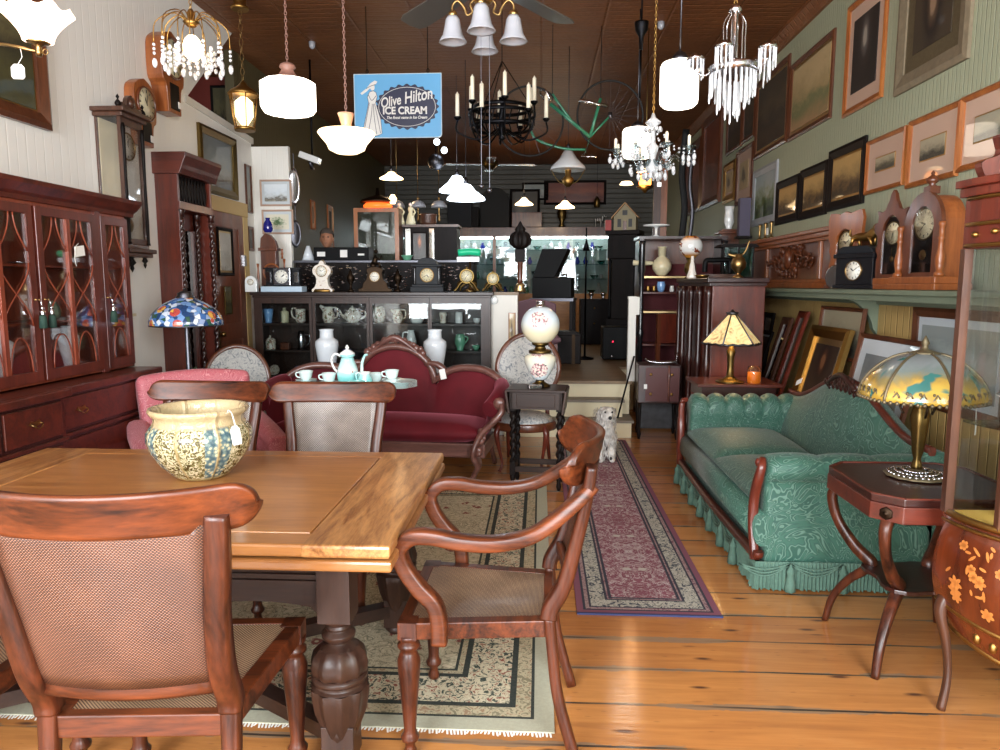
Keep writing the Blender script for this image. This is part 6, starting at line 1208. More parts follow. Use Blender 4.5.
m.from_pydata(VV, EE, []); bo = bpy.data.objects.new('body', m); COL.objects.link(bo); bo.parent = mn; m.materials.append(MATS['dark_cloth'])
k = bo.modifiers.new('skin', 'SKIN'); 
if not m.skin_vertices: m.attributes.new('x', 'FLOAT', 'POINT')
for i, sv in enumerate(m.skin_vertices[0].data if m.skin_vertices else []): sv.radius = (RR[i], RR[i]*.8 if i < 3 else RR[i]); sv.use_root = i == 0
bo.modifiers.new('sub', 'SUBSURF').render_levels = 2
b = B()
def headp(u, v):
    a = 2*pi*u; ph = -pi/2+pi*v; z = sin(ph); x, y = cos(ph)*cos(a), cos(ph)*sin(a); fr = max(0, -y)
    sx_ = .078*(1-.18*max(0, -z)); sy_ = .10; Z = .118*z
    y2 = y*sy_; x2 = x*sx_
    if fr > .4:
        y2 -= .020*math.exp(-((x2/.014)**2+((Z+.012)/.022)**2)); y2 += .010*math.exp(-(((abs(x2)-.03)/.016)**2+((Z-.018)/.012)**2)); y2 -= .006*math.exp(-((x2/.05)**2+((Z-.040)/.01)**2)); y2 -= .006*math.exp(-((x2/.028)**2+((Z+.052)/.008)**2)); y2 -= .008*math.exp(-((x2/.025)**2+((Z+.09)/.02)**2))
    return (x2, y2-.01, 1.63+Z)
b.grid(headp, 48, 36); b.ball((.08, 0, 1.625), .018, 8, sx=.4, sz=1.5); b.ball((-.08, 0, 1.625), .018, 8, sx=.4, sz=1.5); hd = b.build('head', 'skin', mn)
b = B(); b.ball((.03, -.096, 1.65), .011, 8, sz=.7); b.ball((-.03, -.096, 1.65), .011, 8, sz=.7); b.build('eyes', 'ink', hd); b = B(); b.bx(-.024, .024, -.108, -.10, 1.574, 1.579); b.build('mouth', plain('lip', '#5a2c26', .5), hd)
b = B(); b.grid(lambda u, v: (.086*cos(2*pi*u)*cos(v*pi/2*.98), .105*sin(2*pi*u)*cos(v*pi/2*.98)+.012, 1.69+.075*sin(v*pi/2)-.08*max(0, sin(2*pi*u))*(1-v)), 24, 8); b.build('hair', 'hair_grey', mn)
for s_ in (-1, 1):
    b = B(); b.ball((s_*.13, -.37, 1.0), .03, 10, sx=1, sy=1.3, sz=.6)
    for f in range(4): b.tube(spl([(s_*(.105+.016*f), -.39, 1.0), (s_*(.104+.017*f), -.435-.008*(f in (1, 2)), .998), (s_*(.104+.017*f), -.465-.008*(f in (1, 2)), .985)], 3), .008, 6)
    b.tube([(s_*.105, -.36, 1.0), (s_*.085, -.39, 1.0), (s_*.078, -.42, .99)], .009, 6); b.build('hand', 'skin', mn)
o = thing('cash_register', 'black box-shaped cash desk with small white labels in front of the man', 'box', (-2.12, 8.12, 1.766)); b = B(); b.bx(-.40, .22, -.12, .12, 0, .15); b.build('body', 'black_paint', o, bevel=.005); b = B(); b.bx(-.36, -.34+.07, -.124, -.12, .05, .10); b.bx(-.10, -.02, -.124, -.12, .04, .12); b.bx(.10, .17, -.124, -.12, .06, .08); b.build('label_card', 'paper_tag', o)
o = thing('cone_shade', 'pale grey cone lampshade left of the man', 'lampshade', (-2.60, 8.06, 1.766)); b = B(); b.lathe([(.075, 0), (.02, .17)], n=20); b.build('shade', 'milk_glass', o)
# tall glass case with papers
o = thing('poster_cabinet', 'upright wooden cabinet with a glass front full of old papers, behind the counter', 'cabinet', (-2.02, 8.95, PF)); b = B(); b.bx(-.28, .28, 0, .3, 0, 1.92); b.build('case', 'clock_oak_dark', o); b = B()
for q in ((-.28, -.23, 0, 1.92), (.23, .28, 0, 1.92), (-.23, .23, 1.87, 1.92), (-.23, .23, 0, .08)): b.bx(q[0], q[1], -.02, 0, q[2], q[3])
b.build('door_frame', 'frame_oak', o); b = B(); b.bx(-.23, .23, -.004, -.001, .08, 1.87); b.build('papers', art('art_papers', 'landscape', ['#8a7c6c', '#b0a292', '#9a8a7a', '#b8ab9c', '#8c7e70'], seed=22, scale=12), o); b = B(); b.bx(-.23, .23, -.014, -.011, .08, 1.87); b.build('pane', 'pane_tint', o)
# tall dark items on the left and behind
for i, (px, py, w_, h, lb) in enumerate(((313, 215, .2, .42, 'narrow dark framed picture on the olive rear left wall, beside the tall frame'), (319, 225, .3, .7, 'tall framed picture with pale mount on the olive rear left wall'))):
    c = at(px, py, X=-3.29); picture('framed_picture', lb, (-3.299, c.y+.6*i, c.z), pi/2, w_, h, .03, .02, 'frame_oak', 'art_dark', .06, 'mount_pink')
for i, (px, z, lb) in enumerate(((301, 2.55, 'long silver-rimmed oval plate hanging at the pillar edge'), (301, 2.05, 'lower silver fitting hanging at the pillar edge'))):
    o = thing('hanging_plate', lb, 'plate', (-2.655, 7.825, z)); b = B(); b.T = RY(0) @ RX(pi/2); b.lathe([(.0001, .01), (.045, .01), (.06, .02), (.062, 0)], n=24, sy=3.2-i*.8); b.build('plate', 'gunmetal' if i else 'silver', o)
    b = B(); b.bx(-.005, .005, -.0, .01, .05, .35); b.build('hanger', 'gunmetal', o)
# dark portrait, figurines, box, bowl on the rear counter area
o = thing('rear_cupboard', 'dark narrow cupboard carrying the two cream figurines and the drum', 'cupboard', (-1.66, 9.1, PF)); b = B(); b.bx(-.05, .62, 0, .35, 0, 1.70); b.build('case', 'ebony', o); b = B(); b.bx(-.07, .64, -.02, .36, 1.70, 1.73); b.build('top', 'walnut', o); b = B(); b.bx(-.03, .035, -.006, 0, 1.28, 1.68); b.bx(.27, .33, -.006, 0, 1.28, 1.68); b.build('mirror_strip', 'mirror', o)
picture('framed_picture', 'small dim orange-brown portrait between two bright mirror strips', (-1.51, 9.09, PF+1.46), 0, .2, .36, .02, .01, 'ebony', art('art_orange', 'portrait', ['#a8623a', '#7a4022', '#2a140c', '#140c0a'], seed=23))
def figurine(label, px): 
    c = at(px, 234, Y=9.2); o = thing('lady_figurine', label, 'figurine', (c.x, 9.2, PF+1.731)); b = B(); b.lathe([(.066, 0), (.062, .04), (.04, .12), (.025, .16), (.035, .20), (.03, .22), (.012, .235)], n=16); b.tube([(.03, 0, .21), (.06, -.02, .16), (.04, -.04, .12)], .012, 6); b.build('body', 'cream_china', o); b = B(); b.ball((0, 0, .255), .026, 10); b.build('head', 'porcelain_gilt', o)
figurine('cream porcelain lady figurine, left of the pair on the dark cupboard', 400); figurine('cream porcelain lady figurine, right of the pair on the dark cupboard', 411)
o = thing('drum_box', 'round brown wooden box right of the two figurines', 'box', (at(428, 230, Y=9.25).x, 9.25, PF+1.731)); b = B(); b.lathe([(.10, 0), (.11, .03), (.112, .12), (.115, .13), (.112, .14), (.0001, .142)], n=24); b.build('body', 'walnut', o)
vase('green_bowl', 'small jade green bowl in front of the orange portrait', (at(408, 258, Y=8.05).x, 8.0, 1.766), [(.035, 0), (.04, .01), (.06, .05), (.07, .06)], 'green_china', 'bowl')
# banker's lamp
o = thing('banker_lamp', 'desk lamp with a bright green glass shade above the gilt clocks', 'lamp', (at(470, 270, Y=7.29).x, 7.29, 1.431)); b = B(); b.lathe([(.07, 0), (.075, .01), (.03, .03), (.012, .05), (.01, .34)], n=20); b.tube(spl([(0, 0, .34), (0, -.02, .40), (0, -.05, .42)], 3), .006, 6); b.build('stem', 'brass', o)
b = B(); b.sweep([(-.11+.22*i/8, -.05, .40-.012*abs(i-4)/4) for i in range(9)], [(.10, .07)]*9, 12, up=(0, 0, 1)); b.build('lamp_shade', emit('green_glass', '#18a878', .35), o)
b = B(); b.bx(-.12, .10, -.09, -.0, .30, .345); b.build('skirt', 'milk_glass', o)
# newel clock / statue, gramophone
o = thing('carved_post_clock', 'dark carved post with a fan-shaped head standing above the white panel', 'statue', (-.20, 7.28, 1.43)); b = B(); b.lathe([(.055, 0), (.06, .02), (.045, .05), (.05, .06), (.025, .09)], n=16); b.build('base', 'gilt_pale', o); b = B(); b.lathe([(.028, .08), (.024, .12), (.026, .28), (.035, .30)], n=12); b.build('shaft', 'clock_oak_dark', o)
b = B(); b.bx(-.05, .05, -.04, .04, .30, .42); b.lathe([(.03, .42), (.085, .47), (.095, .53), (.07, .58), (.04, .60), (.045, .62), (.02, .66), (.012, .68), (.001, .70)], n=32, flute=.22, nf=8, sy=.35); b.build('head', 'ebony', o)
gr = thing('gramophone', 'black table gramophone with open lid in front of the lit showcase', 'gramophone', (.18, 9.5, 1.335), rad(-8)); b = B(); b.bx(-.25, .25, -.22, .22, 0, .26); b.build('case', 'black_paint', gr, bevel=.006); b = B(); b.prism([(-.25, .262), (.03, .262), (.20, .62), (-.13, .62)], -.2, .2); b.build('lid', 'black_paint', gr, bevel=.004)
b = B(); b.lathe([(.0001, .262), (.15, .262), (.15, .268), (.0001, .27)], (0, 0, 0), 28); b.tube([(.15, .1, .27), (.16, .05, .30), (.05, .0, .285)], .01, 6); b.build('turntable', 'chrome', gr)
o = thing('gramophone_table', 'small dark table with a steel edge carrying the gramophone', 'table', (.18, 9.5, PF), rad(-8)); b = B(); b.bx(-.28, .28, -.24, .24, .775, .812); b.build('top', 'gunmetal', o); 
for sx in (-1, 1):
    for sy in (-1, 1): b = B(); b.bx(sx*.25-.02, sx*.25+.02, sy*.21-.02, sy*.21+.02, 0, .775); b.build('leg', 'ebony', o)
o = thing('steamer_chest', 'dark old travel chest standing below the gramophone table', 'trunk', (.30, 9.1, PF), rad(-4)); b = B(); b.bx(-.22, .22, -.12, .12, 0, .36); b.build('body', 'ebony', o, bevel=.01); b = B(); b.prism([(.22*cos(pi*i/12), .36+.05*sin(pi*i/12)) for i in range(13)], -.12, .12); b.build('lid', 'ebony', o); b = B(); b.bx(-.15, -.11, -.125, -.12, 0, .37); b.bx(.11, .15, -.125, -.12, 0, .37); b.build('strap', 'bronze', o)
o = thing('mauve_chair', 'dusty mauve upholstered chair behind the globe lamp', 'chair', (-.05, 8.55, PF), rad(5)); b = B(); b.grid(lambda u, v: ((u*2-1)*.27, .2+.08*v, .35+(.40+.06*sin(pi*u))*v), 10, 8); b.build('back', plain('mauve_cloth', '#6e5058', .8), o, solid=.08, bevel=.02); b = cushion(-.27, .27, -.25, .2, .28, .42); b.build('seat', 'mauve_cloth', o)
for sx in (-1, 1):
    for sy in (-1, 1): b = B(); b.bx(sx*.22-.02, sx*.22+.02, sy*.2-.02, sy*.2+.02, 0, .3); b.build('leg', 'mahogany', o)
fl = thing('floor_lamp', 'thin dark reading floor lamp with a small cone shade before the showcase', 'lamp', (.60, 9.6, PF)); b = B(); b.lathe([(.12, 0), (.12, .02), (.015, .04), (.01, 1.72)], n=16); b.build('pole', 'black_iron', fl); b = B(); b.lathe([(.05, 1.42), (.02, 1.52), (.01, 1.56)], (0, -.04, 0), 16); b.build('lamp_shade', 'black_iron', fl)
# rear room rug and box in front
rug('blue_rug', .15, .64, 10.4, 13.6, .006, ['#4a4e66', '#7a7886', '#3a3e56', '#8a8490'], ['#9a9488', '#3a3c50', '#8a8478'], None, 'dark blue and beige rug on the raised floor by the speaker', ['#a89c84', '#3a3c4a', '#6a6a70', '#1c1c24', '#8a8070'], .05, 6, .2, False, '#a09078').location.z = PF
sp = thing('black_speaker', 'black box heater with a red light standing at the top of the steps', 'heater', (.98, 8.35, PF)); sp.location = (1.0, 9.55, PF); b = B(); b.bx(-.18, .18, -.15, .2, .02, .44); b.build('case', 'black_paint', sp, bevel=.01); b = B(); b.ball((-.05, -.152, .25), .008, 8); b.build('indicator_light', emit('red_light', '#ff2040', 6), sp); b = B(); b.ball((-.06, -.152, .06), .016, 8, sy=.4); b.build('knob', 'silver', sp)
# ================= LIT SHOWCASE AT THE REAR WALL =================
sc = thing('showcase', 'long lit wooden showcase with glass shelves of glassware across the rear wall', 'showcase', (-.96, 15.1, PF)); SX0, SX1 = -2.35, 2.42
b = B(); b.bx(SX0, SX1, 0, .38, 0, .80); b.build('base_cabinet', 'pine', sc); b = B(); b.bx(SX0, SX1, -.03, .38, 1.98, 2.16); b.build('fascia', 'clock_oak_dark', sc, bevel=.005)
b = B()
for x in (SX0, -.02+.0, SX1-.06): b.bx(x, x+.06, -.01, .02, .80, 1.98)
b.build('post', 'frame_oak', sc); b = B(); b.bx(SX0, SX1, .36, .38, .80, 1.98); b.build('back_board', plain('case_back', '#a8b8b2', .5, var=.3, scale=3), sc)
for z in (1.10, 1.40, 1.70): b = B(); b.bx(SX0+.02, SX1-.02, .06, .35, z, z+.008); b.build('glass_shelf', 'clear_glass', sc)
b = B(); b.bx(SX0+.05, SX1-.05, .0, .003, .82, 1.96); b.build('glass_front', 'pane_still', sc)
b = B(); b.bx(SX0+.06, SX1-.06, .03, .06, 1.93, 1.965); b.build('light_tube', emit('showcase_tube', '#eefcff', 20), sc)
for k in range(8):
    x = SX0+.1+k*.58; b = B(); b.bx(x, x+.5, -.015, 0, .58, .76); d = b.build('drawer', 'pine', sc, bevel=.004); b = B(); b.ball((x+.25, -.03, .67), .018, 8); b.build('knob', 'brass', d)
    b = B(); b.bx(x, x+.5, -.015, 0, .30, .55); b.build('panel', 'pine', sc, bevel=.004)
    for j in (0, 1): b = B(); b.bx(x+.26*j, x+.26*j+.24, -.015, 0, .05, .27); d = b.build('drawer', 'pine', sc, bevel=.004); b = B(); b.ball((x+.26*j+.12, -.03, .16), .016, 8); b.build('knob', 'brass', d)
glass('aqua_glass', '#9ad8d0', .2, .04, .9); plain('blue_deep', '#2a3aa8', .2, coat=.5)
KIND = [('goblet', [(.03, 0), (.006, .01), (.006, .07), (.035, .10), (.04, .16)], 'clear_glass', 'stemmed clear goblet'), ('decanter', [(.05, 0), (.06, .03), (.05, .1), (.015, .15), (.02, .2), (.03, .22)], 'crystal', 'cut-glass decanter'),
        ('china_vase', [(.03, 0), (.05, .05), (.04, .12), (.02, .15), (.03, .17)], 'white_porcelain', 'white china vase'), ('glass_bowl', [(.03, 0), (.06, .03), (.09, .07), (.095, .075)], 'aqua_glass', 'aqua glass bowl'),
        ('tumbler', [(.03, 0), (.034, .1)], 'crystal', 'cut-glass tumbler'), ('green_jug', [(.04, 0), (.055, .05), (.03, .12), (.04, .15)], 'green_china', 'green china jug'), ('blue_vase', [(.03, 0), (.055, .06), (.02, .12), (.03, .15)], 'blue_deep', 'cobalt blue vase')]
SHN = {0: 'bottom of the rear showcase', 1: 'second shelf of the rear showcase', 2: 'third shelf of the rear showcase', 3: 'top shelf of the rear showcase'}
proto = {}; random.seed(21)
for si, z in enumerate((.801, 1.109, 1.409, 1.709)):
    x = SX0+.14; sx_ = 0
    while x < SX1-.12:
        kn, pr_, mt, lb = KIND[random.choice([0, 0, 1, 2, 2, 3, 4, 4, 5, 6] if x < 1.7 else [0, 1, 4, 4, 3, 6])]
        third = 'left' if x < -.8 else ('middle' if x < .9 else 'right')
        lab = '%s in the %s part, %s' % (lb, third, SHN[si]); grp = lb+', '+third+', '+SHN[si]; loc = (-.96+x, 15.1+.2+random.uniform(-.03, .03), PF+z)
        if kn not in proto: proto[kn] = vase(kn, lab, loc, pr_, mt, kn.replace('_', ' '), n=14); proto[kn]['group'] = grp
        else: dup(proto[kn], lab, loc, group=grp)
        x += random.uniform(.13, .19)
# things on top of the showcase
TZ = PF+2.165
def box_on(name, label, cat, px, w_, h, m, Y=15.2, z=TZ, d=.2):
    c = at(px, 200, Y=Y); o = thing(name, label, cat, (c.x, Y, z)); b = B(); b.bx(-w_/2, w_/2, -d/2, d/2, 0, h); b.build('body', m, o, bevel=.008); return o
box_on('wooden_chest', 'red-brown wooden chest on top of the showcase', 'chest', 527, .62, .3, 'clock_oak_dark'); box_on('crate', 'grey-green upright panel box on top of the showcase under the white lampshades', 'box', 460, .5, .5, 'slate'); box_on('dark_crate', 'dark crate on top of the showcase beside the arched cabinet', 'box', 475, .16, .42, 'ebony', d=.1)
picture('framed_picture', 'dark framed picture standing behind the wooden chest', (at(525, 190, Y=15.4).x, 15.38, TZ+.40), 0, .62, .79, .05, .03, 'ebony', 'art_dark'); picture('framed_picture', 'long dark red framed panel high on the rear wall', (at(575, 190, Y=15.49).x, 15.499, 3.42), 0, 1.3, .5, .05, .03, 'ebony', 'art_red')
picture('framed_picture', 'wide grey framed panel high on the rear wall, left of the red one', (at(541, 190, Y=15.49).x-.12, 15.499, 3.45), 0, .55, .36, .04, .03, 'ebony', 'art_gray_sea')
o = thing('arched_cabinet', 'black arched wooden frame standing on top of the showcase', 'cabinet', (at(495, 200, Y=15.2).x, 15.2, TZ)); b = B(); P = [(.30, 0), (.30, .5)]+[(.30*cos(pi*i/12), .5+.3*sin(pi*i/12)) for i in range(13)]+[(-.30, 0)]; b.prism(P, -.08, .08); b.build('frame', 'black_matt', o, bevel=.01)
vase('brass_urn', 'brass urn on top of the showcase below the pendant lamp', (at(562, 200, Y=15.15).x, 15.15, TZ), [(.06, 0), (.07, .02), (.03, .08), (.09, .2), (.10, .3), (.06, .38), (.08, .42)], 'old_brass', 'urn')
o = thing('zebra_figurine', 'small black and white animal figurine at the right end of the showcase top', 'figurine', (at(598, 225, Y=15.1).x, 15.1, TZ))
t = NT('zebra', .5); t.col(t.ramp(t.wave(t.map(), 9, 1.5), [(.45, '#0e0e0e'), (.5, '#dcdcd8')])); b = B(); b.sweep(spl([(-.07, 0, .13), (0, 0, .14), (.07, 0, .14), (.10, 0, .2), (.12, 0, .22), (.16, 0, .19)], 4), [(.06, .07), (.07, .08), (.05, .07), (.03, .04), (.03, .035)], 8, up=(0, 1, 0))
for x, y in ((-.06, .02), (-.06, -.02), (.06, .02), (.06, -.02)): b.tube([(x, y, .12), (x, y, .06), (x+.005, y, 0)], [.015, .009, .01], 6)
b.build('body', 'zebra', o)
o = thing('wall_lantern', 'small brass lantern lamp hanging above the zebra figurine', 'lantern', (at(597, 200, Y=14.9).x, 14.9, 3.05)); b = B(); b.lathe([(.05, 0), (.06, .01), (.06, .15), (.03, .2), (.01, .22)], n=8); b.build('body', 'old_brass', o); b = B(); b.tube([(0, 0, .22), (0, 0, .95)], .004, 5); b.build('cord', 'black_iron', o)

# ================= REAR RIGHT FURNITURE =================
lc = thing('longcase_clock', 'tall dark column-sided cabinet right of the showcase under the toy house', 'cabinet', (1.20, 10.45, PF), rad(-20)); b = B(); b.bx(-.22, .22, -.15, .15, 0, .5); b.bx(-.16, .16, -.10, .15, .5, 1.35); b.bx(-.21, .21, -.15, .15, 1.35, 1.68); b.bx(-.24, .24, -.18, .16, 1.68, 1.74); b.build('case', 'ebony', lc, bevel=.006)
for s_ in (-1, 1): b = B(); b.lathe([(.02, .5), (.025, .55), (.018, .6), (.018, 1.25), (.025, 1.3), (.02, 1.35)], (s_*.18, -.12, 0), 12); b.build('column', 'black_paint', lc)
th = thing('toy_house', 'pale gabled wooden birdhouse with dark windows on top of the dark cabinet', 'birdhouse', (1.20, 10.40, PF+1.741), rad(-15)); th.scale = (.85,)*3; b = B(); b.prism([(-.18, 0), (.18, 0), (.18, .22), (0, .42), (-.18, .22)], -.12, .12); b.build('walls', plain('aged_wood', '#8f8468', .7), th)
for s_ in (-1, 1): b = B(); b.sweep([(0, 0, .435), (s_*.22, 0, .20)], (.30, .015), 4, up=(0, 1, 0)) if False else b.prism([(0, .43), (s_*.22, .185), (s_*.22, .205), (0, .45)], -.15, .15); b.build('roof', 'pine', th)
b = B(); b.bx(-.04, .04, -.123, -.12, .24, .32); b.bx(-.12, -.06, -.123, -.12, .05, .18); b.bx(.06, .12, -.123, -.12, .05, .18); b.build('window', 'ink', th); b = B(); b.bx(-.03, .03, -.124, -.12, 0, .15); b.build('door', 'clock_oak_dark', th)
rc = thing('small_red_box', 'small red box beside the birdhouse', 'box', (.95, 10.38, PF+1.741)); b = B(); b.bx(-.04, .04, -.05, .05, 0, .14); b.build('body', plain('toy_red', '#a02018', .5), rc)
ss = thing('low_dark_cabinet', 'low dark cabinet at the right foot of the showcase', 'cabinet', (.92, 12.2, PF)); b = B(); b.bx(-.25, .3, -.2, .2, 0, .75); b.build('case', 'ebony', ss, bevel=.008); b = B(); b.ball((-.02, -.21, .6), .02, 8); b.ball((-.02, -.21, .35), .02, 8); b.build('knob', 'old_brass', ss)
vase('silver_cup', 'small silver cup on the low dark cabinet', (.85, 12.1, PF+.751), [(.04, 0), (.015, .02), (.045, .07), (.05, .11)], 'silver', 'cup'); vase('silver_cup', 'second silver cup, right of the other on the low dark cabinet', (1.05, 12.1, PF+.751), [(.04, 0), (.015, .02), (.045, .07), (.05, .11)], 'silver', 'cup')
sb = thing('display_hutch', 'open mahogany display hutch with red-lined shelves holding the round vase, at the rear right', 'hutch', (1.62, 8.62, 0)); b = B(); W, D = .48, .22
b.bx(-W, -W+.04, -D, D, 0, 2.02); b.bx(W-.04, W, -D, D, 0, 2.02); b.bx(-W, W, D-.02, D, 0, 2.02); b.bx(-W-.02, W+.02, -D-.02, D, 2.02, 2.05); b.bx(-W, W, -D, D, 0, .06); b.build('case', 'mahogany_dark', sb)
b = B(); b.bx(-W+.04, W-.04, D-.03, D-.02, .5, 1.75); b.build('lining', plain('wine_cloth', '#4e1218', .8), sb); b = B(); b.bx(-W+.04, W-.04, D-.03, D-.02, 1.75, 2.02); b.build('lining', 'clock_oak_dark', sb)
for z, m_ in ((1.58, 'gilt_pale'), (1.40, 'mahogany_x'), (1.18, 'gilt_pale'), (.80, 'mahogany_x'), (.45, 'mahogany_x')): b = B(); b.bx(-W+.04, W-.04, -D+.02, D-.03, z, z+.02); b.build('shelf', m_, sb)
for s_ in (-1, 1): b = B(); b.lathe([(.035, .0), (.03, .9), (.04, .95), (.024, 1.0), (.03, 1.2), (.022, 1.4), (.03, 1.62), (.04, 1.66), (.034, 1.95), (.04, 2.0)], (s_*(W-.02), -D-.01, 0), 14); b.build('turned_post', 'clock_black', sb)
def onh(px, z, dy=0): return (at(px, 260, Y=8.45+dy).x, 8.47+dy, z)
ov = vase('round_vase', 'round cream vase with long neck and side spout on the hutch shelf', (at(662, 260, Y=8.5).x, 8.5, 1.66), [(.03, 0), (.06, .02), (.105, .08), (.11, .12), (.09, .18), (.035, .23), (.025, .27), (.05, .33), (.055, .335)], 'cream_china'); b = B(); b.tube([(-.10, 0, .15), (-.2, 0, .15), (-.33, 0, .155)], [.02, .028, .03], 10); b.build('side_handle', 'cream_china', ov)
ov.location.z = 1.601
vase('flower_vase', 'small blue-white vase with a yellow top below the round vase', onh(662, 1.421, -.02), [(.03, 0), (.045, .03), (.055, .09), (.045, .12), (.05, .13)], 'blue_china', sc=.9); 
for i, px in enumerate((649, 655, 673)): vase('small_jar', ['tiny brown jar at the left on the hutch\'s lower shelf', 'tiny brown jar second from left on the hutch\'s lower shelf', 'tiny white jar right of the blue-white vase'][i], onh(px, 1.421), [(.02, 0), (.028, .02), (.02, .06), (.022, .07)], ['gilt', 'gilt', 'white_porcelain'][i], 'jar')
ck = thing('cake_stand', 'white pedestal cake stand on top of the display hutch', 'stand', (at(656, 238, Y=8.6).x, 8.6, 2.051)); b = B(); b.lathe([(.05, 0), (.045, .01), (.015, .03), (.015, .10), (.03, .12), (.15, .125), (.155, .14), (.15, .14), (.0001, .132)], n=28); b.build('stand', 'white_porcelain', ck)
gb = thing('orange_globe_lamp', 'painted globe lamp in orange and white beside the round vase', 'lamp', (1.50, 7.38, 1.561)); b = B()
t = NT('orange_globe', .2, 0, .5, .06); z_ = t.sep(t.tc())[2]; n = t.noise(t.map(), 12, 2); t.col(t.mix(t.ramp(n, [(.60, '#000000'), (.64, '#ffffff')]), t.ramp(t.math('MULTIPLY', z_, 2), [(.46, '#b87a2c'), (.54, '#dcdcd8'), (.74, '#dfe0de'), (.82, '#c8863a')]), '#7a3a20'))
b.lathe([(.05, .21)]+[(.115*sin(a), .32-.115*cos(a)) for a in [rad(25+130*i/14) for i in range(15)]], n=28); b.build('globe', 'orange_globe', gb); b = B(); b.lathe([(.07, 0), (.03, .03), (.06, .08), (.055, .14), (.03, .17), (.05, .21)], n=20); b.build('font', 'old_brass', gb)
# tall narrow hanging things behind
for i, (px, m_, h, lb) in enumerate(((657, 'walnut', 1.2, 'narrow brown board leaning upright behind the cake stand'), (664, 'clock_oak', 1.15, 'second narrow brown board leaning upright behind the cake stand'), (684, 'black_matt', 1.5, 'black wrought frame hanging at the far right wall'), (693, 'gunmetal', 1.3, 'long silver-grey metal bar hanging at the far right wall'))):
    c = at(px, 200, Y=10.4); o = thing('upright_board', lb, 'board', (c.x, 10.4+.05*i, 2.15)); b = B(); b.bx(-.05, .05, -.02, .02, 0, h) if i < 2 else b.sweep(spl([(0, 0, 0), (.03, 0, h*.3), (-.02, 0, h*.6), (.02, 0, h)], 5), (.06 if i == 3 else .10, .03), 8, up=(0, 1, 0)); b.build('board', m_, o)
ar = thing('tall_wardrobe', 'tall dark wardrobe in the far right corner carrying the boards', 'wardrobe', (1.95, 10.75, PF)); b = B(); b.bx(-.48, .45, -.42, .3, 0, 1.62); b.build('case', 'ebony', ar, bevel=.01)
cn = thing('rear_chair', 'reddish wooden chair tucked under the display hutch', 'chair', (1.55, 8.05, 0), rad(15)); b = B(); b.bx(-.2, .2, -.2, .2, .42, .46); b.build('seat', 'clock_oak_dark', cn)
for sx in (-1, 1): b = B(); b.bx(sx*.18-.02, sx*.18+.02, .16, .2, 0, 1.18); b.build('stile', 'clock_oak_dark', cn); b = B(); b.bx(sx*.18-.02, sx*.18+.02, -.2, -.16, 0, .42); b.build('leg', 'clock_oak_dark', cn)
b = B(); b.bx(-.2, .2, .165, .195, .85, 1.18); b.build('splat', 'mahogany', cn)
# cabinet in front of the hutch
nc = thing('nail_trimmed_cabinet', 'small dark red studded cabinet on thin legs beside the steps', 'cabinet', (1.17, 7.15, 0), rad(-4)); b = B(); b.bx(-.20, .20, -.17, .17, .36, .73); b.build('case', 'mahogany_dark', nc, bevel=.006); b = B(); b.bx(-.13, .19, -.176, -.17, .38, .71) ; b.build('panel', plain('oxblood', '#4a140f', .5), nc)
b = B()
for x in (-.08, .12):
    for z in (.45, .64): b.ball((x, -.178, z), .015, 8, sy=.5)
b.build('stud', 'gilt', nc)
for sx in (-1, 1):
    for sy in (-1, 1): b = B(); b.lathe([(.012, 0), (.02, .05), (.012, .1), (.018, .25), (.022, .36)], (sx*.18, sy*.15, 0), 10); b.build('leg', 'ebony', nc)
b = B(); b.lathe([(.012, .38), (.008, .5), (.014, .6), (.012, .73)], (.09, -.185, 0), 8); b.build('column', 'settee_wood', nc); b = B(); b.bx(-.145, -.115, -.18, -.176, .50, .545); b.build('price_tag', 'paper_tag', nc)
dd = thing('silver_tray', 'long silver boat-shaped dish on the studded cabinet', 'tray', (1.2, 7.12, .731)); b = B(); b.sweep(spl([(-.16, 0, .05), (-.12, 0, .025), (0, 0, .015), (.12, 0, .022), (.15, 0, .03)], 4), [(.03, .02), (.09, .03), (.11, .03), (.08, .02)], 10, up=(0, 0, 1)); b.tube([(.14, 0, .03), (.15, 0, .11)], .005, 6); b.build('dish', 'silver', dd)
ws = thing('grey_screen', 'grey mottled metal fire screen under the studded cabinet, right of the steps', 'screen', (1.10, 7.45, 0)); b = B(); b.bx(-.08, .5, -.01, .01, .02, .42); b.build('panel', plain('mottled_metal', '#4c4c4e', .4, .5, var=.6, scale=14), ws)
# walking cane
cnk = thing('walking_cane', 'thin black walking cane leaning against the steps', 'cane', (.72, 6.95, .012)); a, c = Vector((0, 0, 0)), Vector((.20, .42, .56)); b = B(); b.tube([tuple(a), tuple(c)], .009, 8); b.build('shaft', 'black_paint', cnk); cnk.location = (.76, 6.93, .22)
# ================= DRESSER, LAMP TABLE =================
dr = thing('dresser', 'large dark mahogany sideboard cabinet with turned corner posts behind the lamp table', 'cabinet', (1.66, 6.95, 0), -pi/2)
b = B(); b.bx(-.62, .72, -.20, .24, .08, 1.52); b.build('case', 'mahogany', dr, bevel=.006); b = B(); b.bx(-.66, .76, -.25, .26, 1.52, 1.56); b.bx(-.64, .74, -.23, .25, 1.49, 1.52); b.bx(-.66, .76, -.24, .26, 0, .1); b.build('top', 'mahogany_dark', dr, bevel=.005)
for x in (.69, .35, -.02, -.38, -.6): b = B(); b.lathe([(.026, .1), (.035, .2), (.02, .3), (.028, .5), (.018, .7), (.03, .76), (.034, .82), (.02, .9), (.026, 1.2), (.02, 1.35), (.034, 1.42), (.03, 1.49)], (x, -.225, 0), 14); b.build('turned_post', 'mahogany_dark', dr)
for x0, x1 in ((.02, .32), (-.34, -.04)): b = B(); b.bx(x0, x1, -.212, -.2, .4, 1.45); b.build('door', 'mahogany_dark', dr, bevel=.004)
